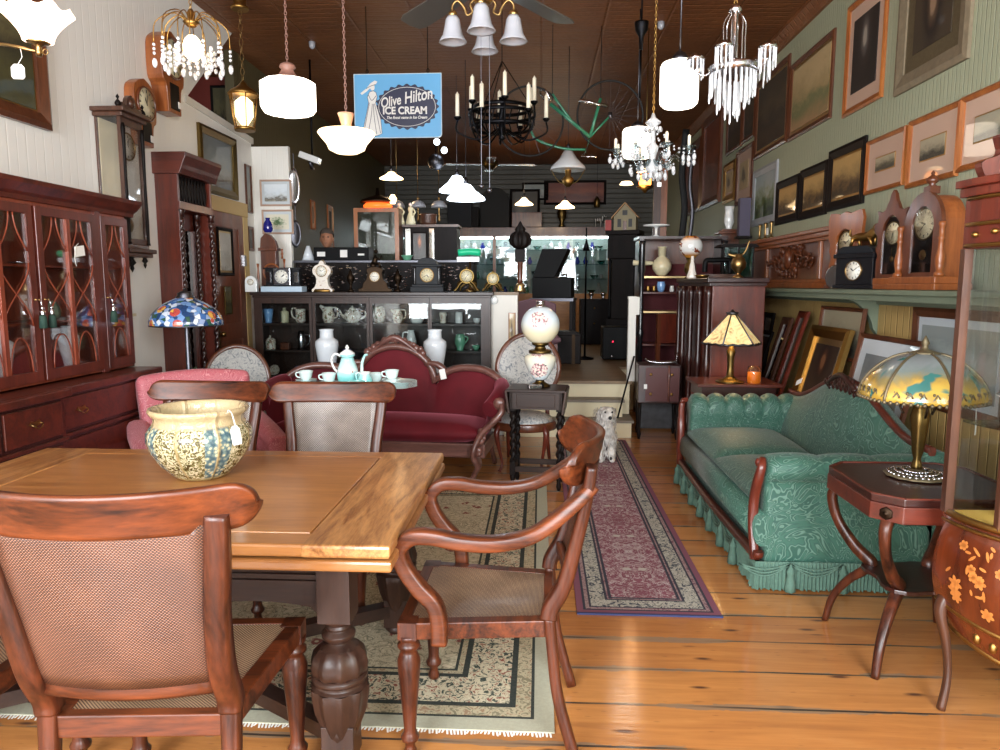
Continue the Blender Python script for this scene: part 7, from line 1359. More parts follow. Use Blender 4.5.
rt = thing('lamp_table', 'low red-brown table behind the sofa arm holding the panel lamp and candle', 'table', (1.56, 5.86, 0)); b = B(); b.bx(-.33, .32, -.24, .24, .71, .735); b.build('tabletop', 'mahogany_x', rt, bevel=.005); b = B(); b.bx(-.29, .28, -.20, .2, .62, .71); b.build('apron', 'mahogany_dark', rt)
for sx in (-.27, .26):
    for sy in (-1, 1): b = B(); b.lathe([(.014, 0), (.02, .3), (.024, .62)], (sx, sy*.17, 0), 10); b.build('leg', 'mahogany', rt)
t = NT('amber_slag_glass', .3); n = t.noise(t.map(), 12, 3, .5, 1); t.col(t.ramp(n, [(.3, '#b08a50'), (.5, '#e2cf9a'), (.7, '#c8a468')])); t.set(t.b, 'Emission Color', t.ramp(n, [(.3, '#8a5a20'), (.5, '#ffe2a0'), (.7, '#d89a48')])); t.set(t.b, 'Emission Strength', .45)
pl2 = thing('panel_lamp', 'lit table lamp with a six-sided amber slag-glass shade on the lamp table', 'lamp', (1.505, 5.74, .736)); b = B(); b.lathe([(.11, 0), (.112, .01), (.08, .022), (.05, .03), (.03, .05), (.024, .12), (.028, .2), (.036, .25), (.02, .27), (.014, .30)], n=20); b.build('stem', 'old_brass', pl2)
b = B()
for i in range(6):
    a0, a1 = 2*pi*i/6, 2*pi*(i+1)/6; R1, R0 = .225, .03; b.add([(R1*cos(a0), R1*sin(a0), .315), (R1*cos(a1), R1*sin(a1), .315), (R0*cos(a1), R0*sin(a1), .535), (R0*cos(a0), R0*sin(a0), .535)], [(0, 1, 2, 3)])
b.build('lamp_shade', 'amber_slag_glass', pl2, solid=.004)
b = B()
for i in range(6):
    a0, a1 = 2*pi*i/6, 2*pi*(i+1)/6; b.tube([(.228*cos(a0), .228*sin(a0), .313), (.03*cos(a0), .03*sin(a0), .538)], .006, 6); b.tube([((.228*(1-k/6)*cos(a0)+.228*k/6*cos(a1)), (.228*(1-k/6)*sin(a0)+.228*k/6*sin(a1)), .313-.008*(k % 2)) for k in range(7)], .009, 6)
b.lathe([(.035, .53), (.045, .54), (.05, .552), (.02, .556), (.008, .57), (.001, .575)], n=12); b.build('shade_frame', 'gunmetal', pl2); point('panel_lamp_bulb', (1.505, 5.74, 1.15), 4, (1, .75, .45), .03)
cj = thing('candle_jar', 'orange candle in a glass jar right of the panel lamp', 'candle', (at(754, 375, Y=5.72).x, 5.72, .736)); b = B(); b.lathe([(.045, 0), (.05, .005), (.05, .085), (.0001, .088)], n=24); b.build('wax', emit('orange_wax', '#e8741c', .35), cj); b = B(); b.lathe([(.053, 0), (.053, .115), (.047, .12), (.047, .13)], n=24); b.build('jar', 'clear_glass', cj)
# things on the dresser
def ond(px, Y=6.75): return (at(px, 275, Y=Y).x, Y, 1.561)
ew = vase('brass_ewer', 'polished brass ewer with a tall curved handle on the dresser', ond(738, 6.5), [(.05, 0), (.045, .01), (.02, .03), (.02, .04), (.06, .09), (.066, .13), (.05, .17), (.03, .19), (.035, .21)], 'brass', 'ewer', handle=([(.03, .2), (.06, .24), (.08, .3), (.09, .32)], .008), spout=([(-.03, .19), (-.07, .2), (-.09, .21)], [.02, .014, .008]))
sw = thing('sewing_machine', 'small black and gilt sewing machine on the dresser', 'sewing machine', (1.68, 6.95, 1.561)); b = B(); b.bx(-.16, .16, -.07, .07, 0, .04); b.build('base', 'walnut', sw); b = B(); b.sweep(spl([(.10, 0, .04), (.10, 0, .14), (.08, 0, .17), (-.05, 0, .17), (-.12, 0, .165), (-.13, 0, .10), (-.13, 0, .06)], 4), [(.05, .06), (.05, .05), (.05, .045), (.05, .045)], 10, up=(0, 1, 0)); b.build('arm', 'black_paint', sw); b = B(); b.T = TR(.14, 0, .14) @ RY(pi/2); b.lathe([(.0001, 0), (.045, 0), (.05, .012), (.045, .02)], n=20); b.build('hand_wheel', 'chrome', sw)
vase('glass_lamp_font', 'conical pink-white glass lamp base at the left of the dresser top', ond(692, 7.1), [(.065, 0), (.07, .02), (.04, .12), (.03, .19), (.02, .22), (.02, .3)], 'porcelain_gilt', 'lamp', flute=.05, nf=8, sc=.72)
vase('copper_dish', 'small copper dish at the left front corner of the dresser', ond(702, 6.7), [(.05, 0), (.06, .02), (.065, .03)], 'gilt', 'dish')
o = thing('blue_glass_case', 'small glass-sided case with a dark roof and bluish panes on the dresser', 'case', ond(735, 7.22)); b = B(); b.bx(-.15, .15, -.1, .1, 0, .02); b.prism([(-.19, .30), (.19, .30), (.15, .33), (-.15, .33)], -.13, .13)
for x in (-.14, .14, 0): b.bx(x-.008, x+.008, -.1, -.085, .02, .3)
b.build('frame', 'ebony', o); b = B(); b.bx(-.14, .14, -.09, -.085, .02, .3); b.build('pane', 'aqua_glass', o)
vase('flower_urn', 'white urn vase standing high on a red plinth above the dresser', (2.25, 8.9, 2.16), [(.04, 0), (.035, .02), (.06, .08), (.055, .15), (.05, .2), (.06, .27)], 'white_porcelain', 'urn'); o = thing('red_plinth', 'stepped red-brown plinth under the white urn', 'plinth', (2.25, 8.9, 1.50)); b = B(); b.bx(-.1, .1, -.1, .1, 0, .6); b.bx(-.14, .14, -.13, .13, .6, .63); b.bx(-.10, .10, -.1, .1, .63, .658); b.build('plinth', 'clock_oak_dark', o, bevel=.005)
o = thing('purple_box', 'tall slim purple-grey box beside the white urn', 'box', (2.30, 8.45, 2.05)); b = B(); b.bx(-.06, .06, -.05, .05, 0, .42); b.build('box', plain('purple_grey', '#4a4458', .6), o); b = B(); b.bx(-.08, .08, -.07, .07, -.03, 0); b.build('foot', 'ebony', o)
for i, (px, y0) in enumerate(((744, 8.2), (750, 8.0), (757, 7.8))): o = thing('brass_candlestick', ['short brass candlestick, left of three on the carved panel', 'brass candlestick, middle of three on the carved panel', 'brass candlestick with white tag, right of three on the carved panel'][i], 'candlestick', (2.41, y0, 1.99)); b = B(); b.lathe([(.035, 0), (.03, .01), (.01, .02), (.014, .06), (.01, .12), (.02, .15), (.018, .17)], n=12); b.build('stick', 'brass', o)
b = B(); b.bx(-.045, -.04, -.03, .03, .03, .10); b.build('price_tag', 'paper_tag', o)
# white dog by the runner
t = NT('dog_coat', .95, spec=.1); n = t.noise(t.map(), 22, 4); v1_ = t.vor(t.map(), 8); c = t.mix(t.ramp(v1_, [(.10, '#ffffff'), (.16, '#000000')]), t.ramp(n, [(.3, '#948c84'), (.6, '#d2cdc6')]), '#3a3634'); t.col(c); t.bump(t.noise(t.map((1, 1, .4)), 60, 4), .9, .02)
dg = thing('dog', 'shaggy off-white spotted dog sitting on the runner behind the open-armed chair', 'dog', (.55, 6.08, .0075), rad(10))
m = bpy.data.meshes.new('body'); VV = [(0, .12, .10), (0, .06, .20), (0, -.02, .30), (0, -.05, .37), (0, -.09, .42), (0, -.16, .40), (.05, -.06, .20), (-.05, -.06, .20), (.05, -.09, .03), (-.05, -.09, .03), (.08, .10, .06), (-.08, .10, .06), (.09, -.02, .025), (-.09, -.02, .025), (0, .22, .05), (.05, -.07, .47), (-.05, -.07, .47), (.05, -.13, .015), (-.05, -.13, .015)]
EE = [(0, 1), (1, 2), (2, 3), (3, 4), (4, 5), (2, 6), (2, 7), (6, 8), (7, 9), (0, 10), (0, 11), (10, 12), (11, 13), (0, 14), (4, 15), (4, 16), (8, 17), (9, 18)]
RR = [.10, .10, .085, .065, .075, .035, .04, .04, .028, .028, .05, .05, .025, .025, .025, .02, .02, .022, .022]
m.from_pydata(VV, EE, []); bo = bpy.data.objects.new('body', m); COL.objects.link(bo); bo.parent = dg; m.materials.append(MATS['dog_coat'])
bo.modifiers.new('skin', 'SKIN')
for i, sv in enumerate(m.skin_vertices[0].data if m.skin_vertices else []): sv.radius = (RR[i],)*2; sv.use_root = i == 0
bo.modifiers.new('sub', 'SUBSURF').render_levels = 2
b = B(); b.ball((0, -.20, .405), .016, 8); b.ball((.03, -.155, .445), .009, 8); b.ball((-.03, -.155, .445), .009, 8); b.build('nose_and_eyes', 'ink', dg)
b = B(); random.seed(9)
for i in range(900):
    a = random.uniform(0, 6.28); z = random.uniform(.03, .46); r = (.105 if z < .25 else .085)*(1+.1*sin(5*a)); yc = .10-.17*min(1, z/.35); p = Vector((r*cos(a), yc*.6+r*1.1*sin(a), z)); d = Vector((cos(a)*.5, sin(a)*.5, -1)).normalized(); s2 = Vector((-sin(a), cos(a), 0)); b.add([tuple(p-s2*.006), tuple(p+s2*.006), tuple(p+d*.045)], [(0, 1, 2)])
tag(b.build('fur', 'dog_coat', dg, fix=False), kind='stuff')
# ================= HANGING LAMPS =================
emit('lit_opal', '#fff0dc', 4.5); emit('lit_warm', '#ffd9a0', 6); emit('lit_cool', '#e8f4ff', 5); emit('lit_bowl', '#ffdfae', 2.6); plain('pink_cap', '#8a6458', .5); plain('frosted', '#9b9da3', .35, coat=.3, var=.05)
plain('opal_unlit', '#d9dde0', .25, coat=.5)
def chain(b, x, y, z0, z1, r=.007, l=.028):
    n = max(2, int((z1-z0)/(l*.78)))
    for i in range(n):
        z = z0+(i+.5)*(z1-z0)/n; k = i % 2
        P = [((r*cos(a) if k else 0)+x, (0 if k else r*cos(a))+y, z+l/2*sin(a)) for a in [2*pi*j/8 for j in range(8)]]; b.tube(P, .0017, 4, closed=True)
def hang(name, label, cat, px, py, Y, group=None):
    """origin at the photo point py of the fitting; returns thing and its height to the ceiling"""
    p = at(px, py, Y=Y); o = thing(name, label, cat, p, 0, group); return o, CEIL-p.z
def canopy(o, h, m='old_brass', r=.06, z0=.1, ch=True):
    b = B(); b.lathe([(.012, h-.07), (.03, h-.05), (r, h-.015), (r, h)], n=20); b.build('canopy', m, o)
    b = B(); (chain(b, 0, 0, z0, h-.06) if ch else b.tube([(0, 0, z0), (0, 0, h-.06)], .004, 5)); b.build('chain' if ch else 'cord', m, o)

# schoolhouse pendant
o, h = hang('pendant_lamp', 'lit white schoolhouse pendant on a chain, between the lantern and the bowl lamp', 'lamp', 289, 115, 4.6); canopy(o, h, 'pink_cap', z0=.31)
b = B(); b.lathe([(.03, .31), (.045, .30), (.05, .285), (.035, .27), (.055, .24), (.085, .215), (.10, .205)], n=24); b.build('fitter', 'pink_cap', o)
b = B(); b.lathe([(.0001, .0), (.10, .0), (.15, .012), (.172, .04), (.172, .185), (.15, .20), (.10, .21)], n=12, smooth=False); b.build('lamp_shade', 'lit_opal', o)
# bowl pendant
o, h = hang('pendant_lamp', 'lit flared glass bowl pendant on a chain beside the ice cream sign', 'lamp', 347, 154, 4.6); canopy(o, h, 'pink_cap', z0=.25)
b = B(); b.lathe([(.03, .13), (.032, .18), (.045, .225), (.052, .245), (.03, .25)], n=24); b.build('fitter', plain('peach_glass', '#d8a080', .3), o)
b = B(); b.lathe([(.0001, .0), (.07, .005), (.11, .025), (.125, .06), (.16, .10), (.178, .125), (.172, .135), (.10, .125), (.03, .13)], n=36); b.build('lamp_shade', 'lit_bowl', o)
# brass lantern
o, h = hang('hanging_lantern', 'lit brass lantern with tapered glass panes, left of the schoolhouse pendant', 'lamp', 245, 131, 6.3)
b = B(); b.lathe([(.07, h-.19), (.075, h-.17), (.05, h-.15), (.065, h-.06), (.10, h-.02), (.105, h)], n=24); b.build('canopy', 'gilt', o); b = B(); chain(b, 0, 0, .40, h-.18, .016, .07); b.build('chain', 'brass', o)
b = B(); b.lathe([(.008, .42), (.03, .39), (.045, .37), (.11, .33), (.135, .30), (.125, .29)], n=24); b.lathe([(.085, 0), (.09, .02), (.08, .03)], n=24)
for k in range(6): a = 2*pi*k/6; b.tube([(.085*cos(a), .085*sin(a), .02), (.125*cos(a), .125*sin(a), .30)], .005, 5)
b.build('frame', 'gilt', o); b = B(); b.lathe([(.078, .02), (.12, .295)], n=6, smooth=False); b.build('glass', 'pane_tint', o); b = B(); b.lathe([(.03, .05), (.075, .12), (.075, .24), (.03, .28)], n=16); b.build('bulb', 'lit_warm', o)
# spray chandelier
o, h = hang('spray_chandelier', 'fountain-shaped brass and crystal lamp near the oak wall clocks, lit', 'lamp', 194, 76, 3.6); canopy(o, h, 'brass', z0=.31)
b = B(); b.lathe([(.01, .31), (.02, .29), (.015, .26), (.04, .25), (.02, .23)], n=12)
for k in range(16):
    a = 2*pi*k/16; r = .13+.03*(k % 2); b.tube(spl([(.01*cos(a), .01*sin(a), .235), (r*.45*cos(a), r*.45*sin(a), .285), (r*cos(a), r*sin(a), .235), ((r+.012)*cos(a), (r+.012)*sin(a), .14)], 4), .0028, 5)
b.build('frame', 'gilt', o)
b = B()
for k in range(16):
    a = 2*pi*k/16; r = .142+.03*(k % 2); z = .13
    for j in range(3): b.ball((r*cos(a), r*sin(a), z-.02*j), .008, 6)
    b.ball((r*cos(a), r*sin(a), z-.085), .013, 6, sz=1.8)
    for j in range(4): b.ball((r*.6*cos(a+.2), r*.6*sin(a+.2), .12-.028*j), .010, 6, sz=1.3)
b.build('crystals', 'crystal', o); b = B(); b.ball((0, 0, .13), .045, 14, sz=1.4); b.build('bulb', 'lit_warm', o)
# wall-arm lamp with frilled shade
o = thing('gas_bracket_lamp', 'lit frilled white glass shade on a brass arm in the upper left corner', 'lamp', tuple(at(39, 52, Y=3.25))); q = o.location; Lx = q.x-XL
b = B(); b.tube([(-Lx, .12, .14), (-.16, .02, .04), (0, 0, 0)], .008, 8); b.lathe([(.012, -.02), (.016, 0), (.012, .02), (.025, .035), (.05, .04)], n=14); b.T = TR(-Lx, .12, .14) @ RY(pi/2); b.lathe([(.05, .001), (.05, .012), (.02, .025)], n=16); b.build('arm', 'brass', o)
b = B(); b.T = TR(.03, 0, 0) @ RX(pi/2); b.sweep([(.012*cos(2*pi*i/12), .012*sin(2*pi*i/12), 0) for i in range(12)], (.005, .005), 6, closed=True, up=(0, 0, 1)); b.build('key', 'brass', o)
b = B(); b.grid(lambda u, v: ((.06+.085*v**1.6)*(1+.04*v*cos(12*2*pi*u))*cos(2*pi*u), (.06+.085*v**1.6)*(1+.04*v*cos(12*2*pi*u))*sin(2*pi*u), .045+.13*v+.012*v*sin(8*2*pi*u)), 96, 8); b.build('lamp_shade', emit('lit_frill', '#ffe2cc', 2.8), o, solid=.003); b = B(); b.ball((0, 0, .09), .03, 10); b.build('bulb', 'lit_warm', o)
b = B(); b.T = TR(-.09, -.02, -.09) @ RZ(.2); b.prism([(-.02, -.03), (.02, -.03), (.028, -.02), (.028, .02), (.015, .034), (-.015, .034), (-.028, .02), (-.028, -.02)], -.001, .001); b.T = Matrix(); b.tube([(-.09, -.02, -.06), (-.08, 0, -.02), (-.085, 0, .015)], .0015, 5); b.build('price_tag', 'paper_tag', o)
# ceiling fan
fp = at(483, 5, Y=3.6); fz = fp.z
o = thing('ceiling_fan', 'brass ceiling fan with four frosted bell lights at the top centre', 'fan', (fp.x, 3.6, fz)); h = CEIL-fz
b = B(); b.lathe([(.03, .0), (.05, .02), (.05, .05), (.10, .08), (.125, .12), (.125, .19), (.09, .23), (.04, .25), (.02, .27), (.016, .30), (.016, h-.08), (.06, h-.03), (.07, h)], n=28); b.build('motor', 'brass', o)
for k in range(5):
    a = rad(56)+2*pi*k/5; b = B(); b.T = RZ(a); b.sweep([(.11, 0, .13), (.18, 0, .115), (.24, 0, .12)], [(.03, .012), (.05, .008), (.07, .006)], 6, up=(0, 0, 1)); b.build('blade_iron', 'brass', o)
    b = B(); b.T = RZ(a) @ TR(0, 0, .12) @ RX(rad(12)); b.prism([(.20, -.05), (.24, -.065), (.68, -.075), (.73, -.06), (.745, 0), (.73, .06), (.68, .075), (.24, .065), (.20, .05)], -.004, .004, axis='Z'); b.build('blade', plain('blade_grey', '#4a4844', .35, coat=.3) if k == 0 else 'blade_grey', o)
for k in range(4):
    a = 2*pi*k/4-pi/2+.02; c, s_ = cos(a), sin(a); R_ = .145
    b = B(); b.tube(spl([(.03*c, .03*s_, .03), (.06*c, .06*s_, .005), (.05*c, .05*s_, -.03), (.075*c, .075*s_, -.045), (.09*c, .09*s_, -.01), (.12*c, .12*s_, .02), (R_*c, R_*s_, .0), (R_*c, R_*s_, -.03)], 4), .006, 6); b.lathe([(.02, -.055), (.022, -.035), (.012, -.025)], (R_*c, R_*s_, 0), 14); b.build('light_arm', 'brass', o)
    b = B(); b.lathe([(.024, -.05), (.034, -.065), (.04, -.10), (.048, -.135), (.066, -.165), (.067, -.168), (.058, -.166), (.04, -.14), (.032, -.1), (.02, -.055)], (R_*c, R_*s_, 0), 24, flute=.015, nf=12); b.build('bell_shade', 'frosted', o)
for x, L_ in ((-.01, .83), (.03, .85)): b = B(); b.tube([(x, -.0, -.02), (x, -.0, -L_)], .0009, 4); b.ball((x, 0, -L_-.01), .012, 10); b.build('pull_chain', 'gunmetal', o)
# ---- ice cream sign ----
SY = 6.8; c = at(398, 106, Y=SY); sw_, sh_ = .405, .285
o = thing('ice_cream_sign', 'light blue hanging sign reading Olive Hilton Ice Cream with a lady in long dress', 'sign', c); h = CEIL-c.z
plain('sign_blue', '#5fa6d6', .4, var=.04); plain('sign_navy', '#141a3c', .4); plain('sign_white', '#dcdad6', .4); plain('sign_edge', '#b8c8d0', .4)
b = B(); rr = .03; P = [(-sw_, -sh_), (sw_-rr, -sh_), (sw_-rr*.3, -sh_+rr*.3), (sw_, -sh_+rr), (sw_, sh_), (-sw_, sh_)]; b.prism(P, -.006, .006); b.build('edge', 'sign_edge', o)
b = B(); b.prism([(x*.982, z*.975) for x, z in P], -.0072, -.006); b.build('panel', 'sign_blue', o)
ex, ez = .085, -.01
b = B(); b.prism([(ex+.285*cos(t_)*(1+.035*cos(24*t_)), ez+.195*sin(t_)*(1+.045*cos(24*t_))) for t_ in [2*pi*i/240 for i in range(240)]], -.0082, -.0072); b.build('scalloped_oval', 'sign_navy', o)
b = B(); b.sweep([(ex+.262*cos(t_), -.0084, ez+.172*sin(t_)) for t_ in [2*pi*i/80 for i in range(80)]], (.004, .001), 4, closed=True, up=(0, 1, 0)); b.build('oval_line', 'sign_white', o)
text('lettering', 'Olive', .122, 'sign_white', o, (-.07, -.009, .035), (pi/2, rad(-10), 0), .3, .002, sx=.72); text('lettering', 'Hilton', .145, 'sign_white', o, (.185, -.009, .082), (pi/2, rad(-10), 0), .3, .002, sx=.72)
text('lettering', 'ICE CREAM', .09, 'sign_white', o, (.065, -.009, -.045), (pi/2, 0, 0), 0, .003, sx=.92); text('lettering', 'The finest name in Ice Cream', .035, 'sign_white', o, (.08, -.009, -.105), (pi/2, 0, 0), .3, .0008, sx=.9)
b = B(); D_ = [(-.335, -.255), (-.30, -.265), (-.2, -.265), (-.15, -.245), (-.16, -.12), (-.19, -.02), (-.205, .03), (-.19, .08), (-.2, .12), (-.225, .135), (-.26, .125), (-.28, .08), (-.27, .03), (-.285, -.04), (-.315, -.16)]
b.prism(D_, -.0088, -.0082); b.ball((-.232, -.0088, .165), .022, 10, sy=.05, sz=1.3); b.prism([(-.29, .155), (-.25, .20), (-.21, .225), (-.185, .215), (-.20, .19), (-.245, .165), (-.285, .13), (-.33, .10), (-.345, .115)], -.0092, -.0088); b.build('lady_figure', 'sign_white', o)
b = B()
for L_ in ([(-.235, .02), (-.25, -.1), (-.28, -.24)], [(-.225, .02), (-.22, -.1), (-.2, -.25)], [(-.27, .10), (-.24, .05), (-.2, .09)], [(-.29, .155), (-.25, .175), (-.2, .19)], [(-.215, .02), (-.19, -.1), (-.165, -.24)], [(-.262, .03), (-.29, -.1), (-.32, -.23)]): b.tube([(p.x, -.0093, p.z) for p in spl([(x, 0, z) for x, z in L_], 4)], .002, 4)
b.sweep([(x, -.0088, z) for x, z in D_], (.004, .001), 4, closed=True, up=(0, 1, 0)); b.build('lady_outline', 'sign_navy', o, fix=False)
for x in (-.28, .28): b = B(); b.tube([(x, 0, sh_), (x, 0, h)], .004, 5); b.sweep([(x+.012*cos(2*pi*i/10), 0, sh_+.02+.02*sin(2*pi*i/10)) for i in range(10)], (.006, .006), 5, closed=True, up=(0, 1, 0)); b.build('hanging_wire', 'black_iron', o)
# ---- black candle chandelier ----
o, h = hang('candle_chandelier', 'black wrought-iron chandelier with many white candles, centre of the ceiling', 'chandelier', 502, 130, 6.2); b = B()
for z, r in ((.02, .26), (.12, .28), (.17, .24)): b.sweep([(r*cos(2*pi*i/36), r*sin(2*pi*i/36), z) for i in range(36)], (.012, .03), 6, closed=True, up=(0, 0, 1))
for i in range(24): a = 2*pi*i/24; b.sweep([(.27*cos(a+.03*k), .27*sin(a+.03*k), .03+.03*k) for k in range(4)], (.006, .01), 4, up=(0, 0, 1))
b.lathe([(.001, -.09), (.03, -.07), (.015, -.04), (.04, 0), (.02, .05), (.03, .12), (.015, .2), (.03, .26)], n=14); b.build('basket', 'black_iron', o)
CA = []
for i in range(12):
    a = 2*pi*i/12+.13; lo = i % 2 == 0; R_ = .37 if lo else .29; zt = .10 if lo else .20; b = B()
    b.tube(spl([(.05*cos(a), .05*sin(a), 0), (.2*cos(a), .2*sin(a), -.08), (R_*cos(a), R_*sin(a), -.02 if lo else .05), (R_*cos(a), R_*sin(a), zt-.03)], 5), .008, 6); b.lathe([(.012, zt-.03), (.032, zt-.01), (.03, zt)], (R_*cos(a), R_*sin(a), 0), 12); b.build('arm', 'black_iron', o); CA.append((R_*cos(a), R_*sin(a), zt))
for x, y, z in CA: b = B(); b.lathe([(.017, z), (.016, z+.18), (.008, z+.185), (.003, z+.20)], (x, y, 0), 10); b.build('candle', 'ivory_candle', o)
b = B()
for k in range(3): a = 2*pi*k/3; b.tube([(.25*cos(a), .25*sin(a), .17), (0, 0, .55)], .004, 5)
b.tube([(0, 0, .5), (0, 0, h)], .004, 5); b.build('hanging_rod', 'black_iron', o)
# ---- prism chandelier ----
o, h = hang('prism_chandelier', 'silver art-deco chandelier hung with long glass prisms at the upper right', 'chandelier', 733, 74, 3.45); canopy(o, h, 'gilt', z0=.27)
b = B(); b.lathe([(.10, .0), (.105, .015), (.11, .03), (.10, .04), (.03, .045)], n=28); b.lathe([(.012, .04), (.014, .26), (.03, .27), (.02, .29), (.01, .30)], n=12)
for k in range(6): a = 2*pi*k/6; b.tube(spl([(.05*cos(a), .05*sin(a), .04), (.048*cos(a), .048*sin(a), .15), (.048*cos(a), .048*sin(a), .22), (.02*cos(a), .02*sin(a), .265)], 4), .003, 5)
b.build('frame', 'silver', o)
def drops(b, cx2, cy2, r, z, l, n, w_=.007, jit=.012):
    for i in range(n): a = 2*pi*i/n; x, y = cx2+r*cos(a), cy2+r*sin(a); q = l+jit*((i*7) % 5-2); b.sweep([(x, y, z), (x, y, z-q*.9), (x, y, z-q)], [(w_, w_), (w_, w_), (w_*.3, w_*.3)], 4, up=(cos(a), sin(a), 0))
b = B(); drops(b, 0, 0, .10, .0, .10, 26); drops(b, 0, 0, .065, -.02, .13, 16); drops(b, 0, 0, .03, -.04, .15, 8); b.build('prisms', 'crystal', o)
for k in range(5):
    a = 2*pi*k/5+.45; R_ = .165; b = B(); b.tube(spl([(.09*cos(a), .09*sin(a), .02), (.13*cos(a), .13*sin(a), -.0), (R_*cos(a), R_*sin(a), .03), (R_*cos(a), R_*sin(a), .07)], 4), .005, 6); b.lathe([(.012, .03), (.035, .07), (.04, .075), (.036, .085), (.015, .09), (.012, .1)], (R_*cos(a), R_*sin(a), 0), 14, flute=.1, nf=7); b.build('arm', 'silver', o)
    b = B(); drops(b, R_*cos(a), R_*sin(a), .036, .07, .085, 12, .006); b.build('prisms', 'crystal', o)
# ---- white drum pendants ----
def drum(label, px, py, Y, r, hh, m):
    o, h = hang('drum_pendant', label, 'lamp', px, py, Y); b = B(); b.lathe([(.0001, 0), (r*.8, 0), (r*.97, hh*.07), (r, hh*.15), (r, hh*.88), (r*.9, hh*.97), (r*.45, hh)], n=32); b.build('lamp_shade', m, o); b = B(); b.lathe([(r*.47, hh), (r*.42, hh*1.1), (r*.25, hh*1.2), (r*.06, hh*1.24)], n=20); b.tube([(0, 0, hh*1.2), (0, 0, h)], .006, 6); b.build('fitter', 'gunmetal', o)
drum('lit white cylindrical pendant just left of the prism chandelier', 678.5, 107, 4.9, .122, .28, 'lit_opal'); drum('lit white cylindrical pendant behind the crystal candle chandelier', 637, 158, 7.0, .14, .27, 'lit_opal')
# ---- crystal chandelier ----
o, h = hang('crystal_chandelier', 'glass-armed chandelier with candle tubes and pear drops, left of the green wall', 'chandelier', 652, 172, 5.3); canopy(o, h, 'gilt', z0=.40)
b = B(); b.lathe([(.01, -.02), (.04, 0), (.05, .04), (.02, .08), (.03, .12), (.045, .17), (.02, .2), (.015, .3), (.05, .33), (.055, .34), (.02, .37), (.01, .4)], n=16); b.build('stem', 'crystal', o)
for k in range(8):
    a = 2*pi*k/8+.2; c, s_ = cos(a), sin(a); R_ = .27; b = B(); b.tube(spl([(.03*c, .03*s_, .08), (.10*c, .10*s_, .03), (.16*c, .16*s_, .10), (.22*c, .22*s_, .07), (R_*c, R_*s_, .10), (R_*c, R_*s_, .13)], 4), .008, 6); b.lathe([(.01, .12), (.04, .145), (.042, .15), (.012, .15)], (R_*c, R_*s_, 0), 12, flute=.1, nf=6); b.build('arm', 'clear_glass', o)
    b = B(); b.lathe([(.011, .15), (.011, .215), (.004, .225)], (R_*c, R_*s_, 0), 8); b.build('candle_tube', 'ivory_candle', o)
b = B()
for k in range(8):
    a = 2*pi*k/8+.2
    for R_, z in ((.27, .10), (.31, .11), (.23, .11), (.16, .04), (.10, .0)): b.ball((R_*cos(a), R_*sin(a), z), .007, 6); b.ball((R_*cos(a), R_*sin(a), z-.035), .014, 6, sz=1.7)
    for j in range(7): u = j/6; b.ball(((.05+.22*u)*cos(a), (.05+.22*u)*sin(a), .30-.16*u-.06*sin(pi*u)), .008, 6)
for k in range(10): a = 2*pi*k/10; b.ball((.06*cos(a), .06*sin(a), -.03), .016, 6, sz=1.6); b.ball((.055*cos(a), .055*sin(a), .29), .012, 6, sz=1.5)
b.build('crystals', 'crystal', o); b = B(); b.cb((.05, -.02, -.09), (.03, .002, .03)); b.tube([(.05, -.02, -.075), (.04, 0, -.01)], .001, 4); b.build('price_tag', 'paper_tag', o)
# ---- other rear lamps ----
def cone(label, px, py, Y, r, m, hh=.06, top=None, cap='gunmetal'):
    o, h = hang('pendant_lamp', label, 'lamp', px, py, Y); b = B(); b.lathe([(r, 0), (r*.97, hh*.15), (r*.5, hh*.6), (r*.25, hh), (.02, hh*1.05)], n=28); b.lathe([(.0001, .004), (r*.96, .004)], n=28); b.build('lamp_shade', m, o); b = B(); b.lathe([(.03, hh), (.02, hh+.06), (.006, hh+.08)], n=12); b.tube([(0, 0, hh+.06), (0, 0, h)], .004, 5); b.build('cord', cap, o); return o
cone('small lit cone pendant at the rear, right of the bowl lamp', 391.5, 179, 10, .16, 'lit_warm', .09); cone('small lit cone pendant over the wooden chest at the rear', 524, 205, 13, .16, 'lit_warm', .12); cone('small lit cone pendant with a red glow above the brass urn', 565, 208, 13, .17, 'lit_warm', .12)
cone('bright white dome pendant, left and higher of the overlapping pair', 457, 192, 9.0, .22, 'lit_cool', .19); cone('bright white dome pendant, right and lower of the overlapping pair', 466, 200, 8.4, .22, 'lit_cool', .17)
o = cone('hanging oil lamp with a milk-glass dome below the bicycle', 568, 170, 8.0, .19, 'opal_unlit', .20); b = B(); b.lathe([(.02, -.18), (.05, -.15), (.07, -.10), (.03, -.06), (.035, -.0), (.02, .05)], n=16); b.build('font', 'gilt', o)
for s_ in (-1, 1): b = B(); b.tube(spl([(s_*.19, 0, .02), (s_*.10, 0, -.12), (0, 0, -.15)], 4), .005, 5); b.build('lamp_arm', 'old_brass', o)
p = at(632, 200, Y=11)
for i, (px, lb) in enumerate(((397, 'left'), (418, 'middle'), (439, 'right'))):
    o, h = hang('dome_shade_lamp', 'unlit frosted dome lamp, %s of the hanging row of three above the figurines' % lb, 'lamp', px, 208, 9.8); b = B(); b.lathe([(.105, 0), (.10, .04), (.07, .08), (.02, .10)], n=24); b.build('lamp_shade', 'frosted', o, solid=.003); b = B(); b.lathe([(.012, -.19), (.018, -.16), (.008, -.1), (.01, .12), (.02, .14)], n=10); b.tube([(0, 0, .1), (0, 0, h)], .004, 5); b.build('rod', 'brass', o)
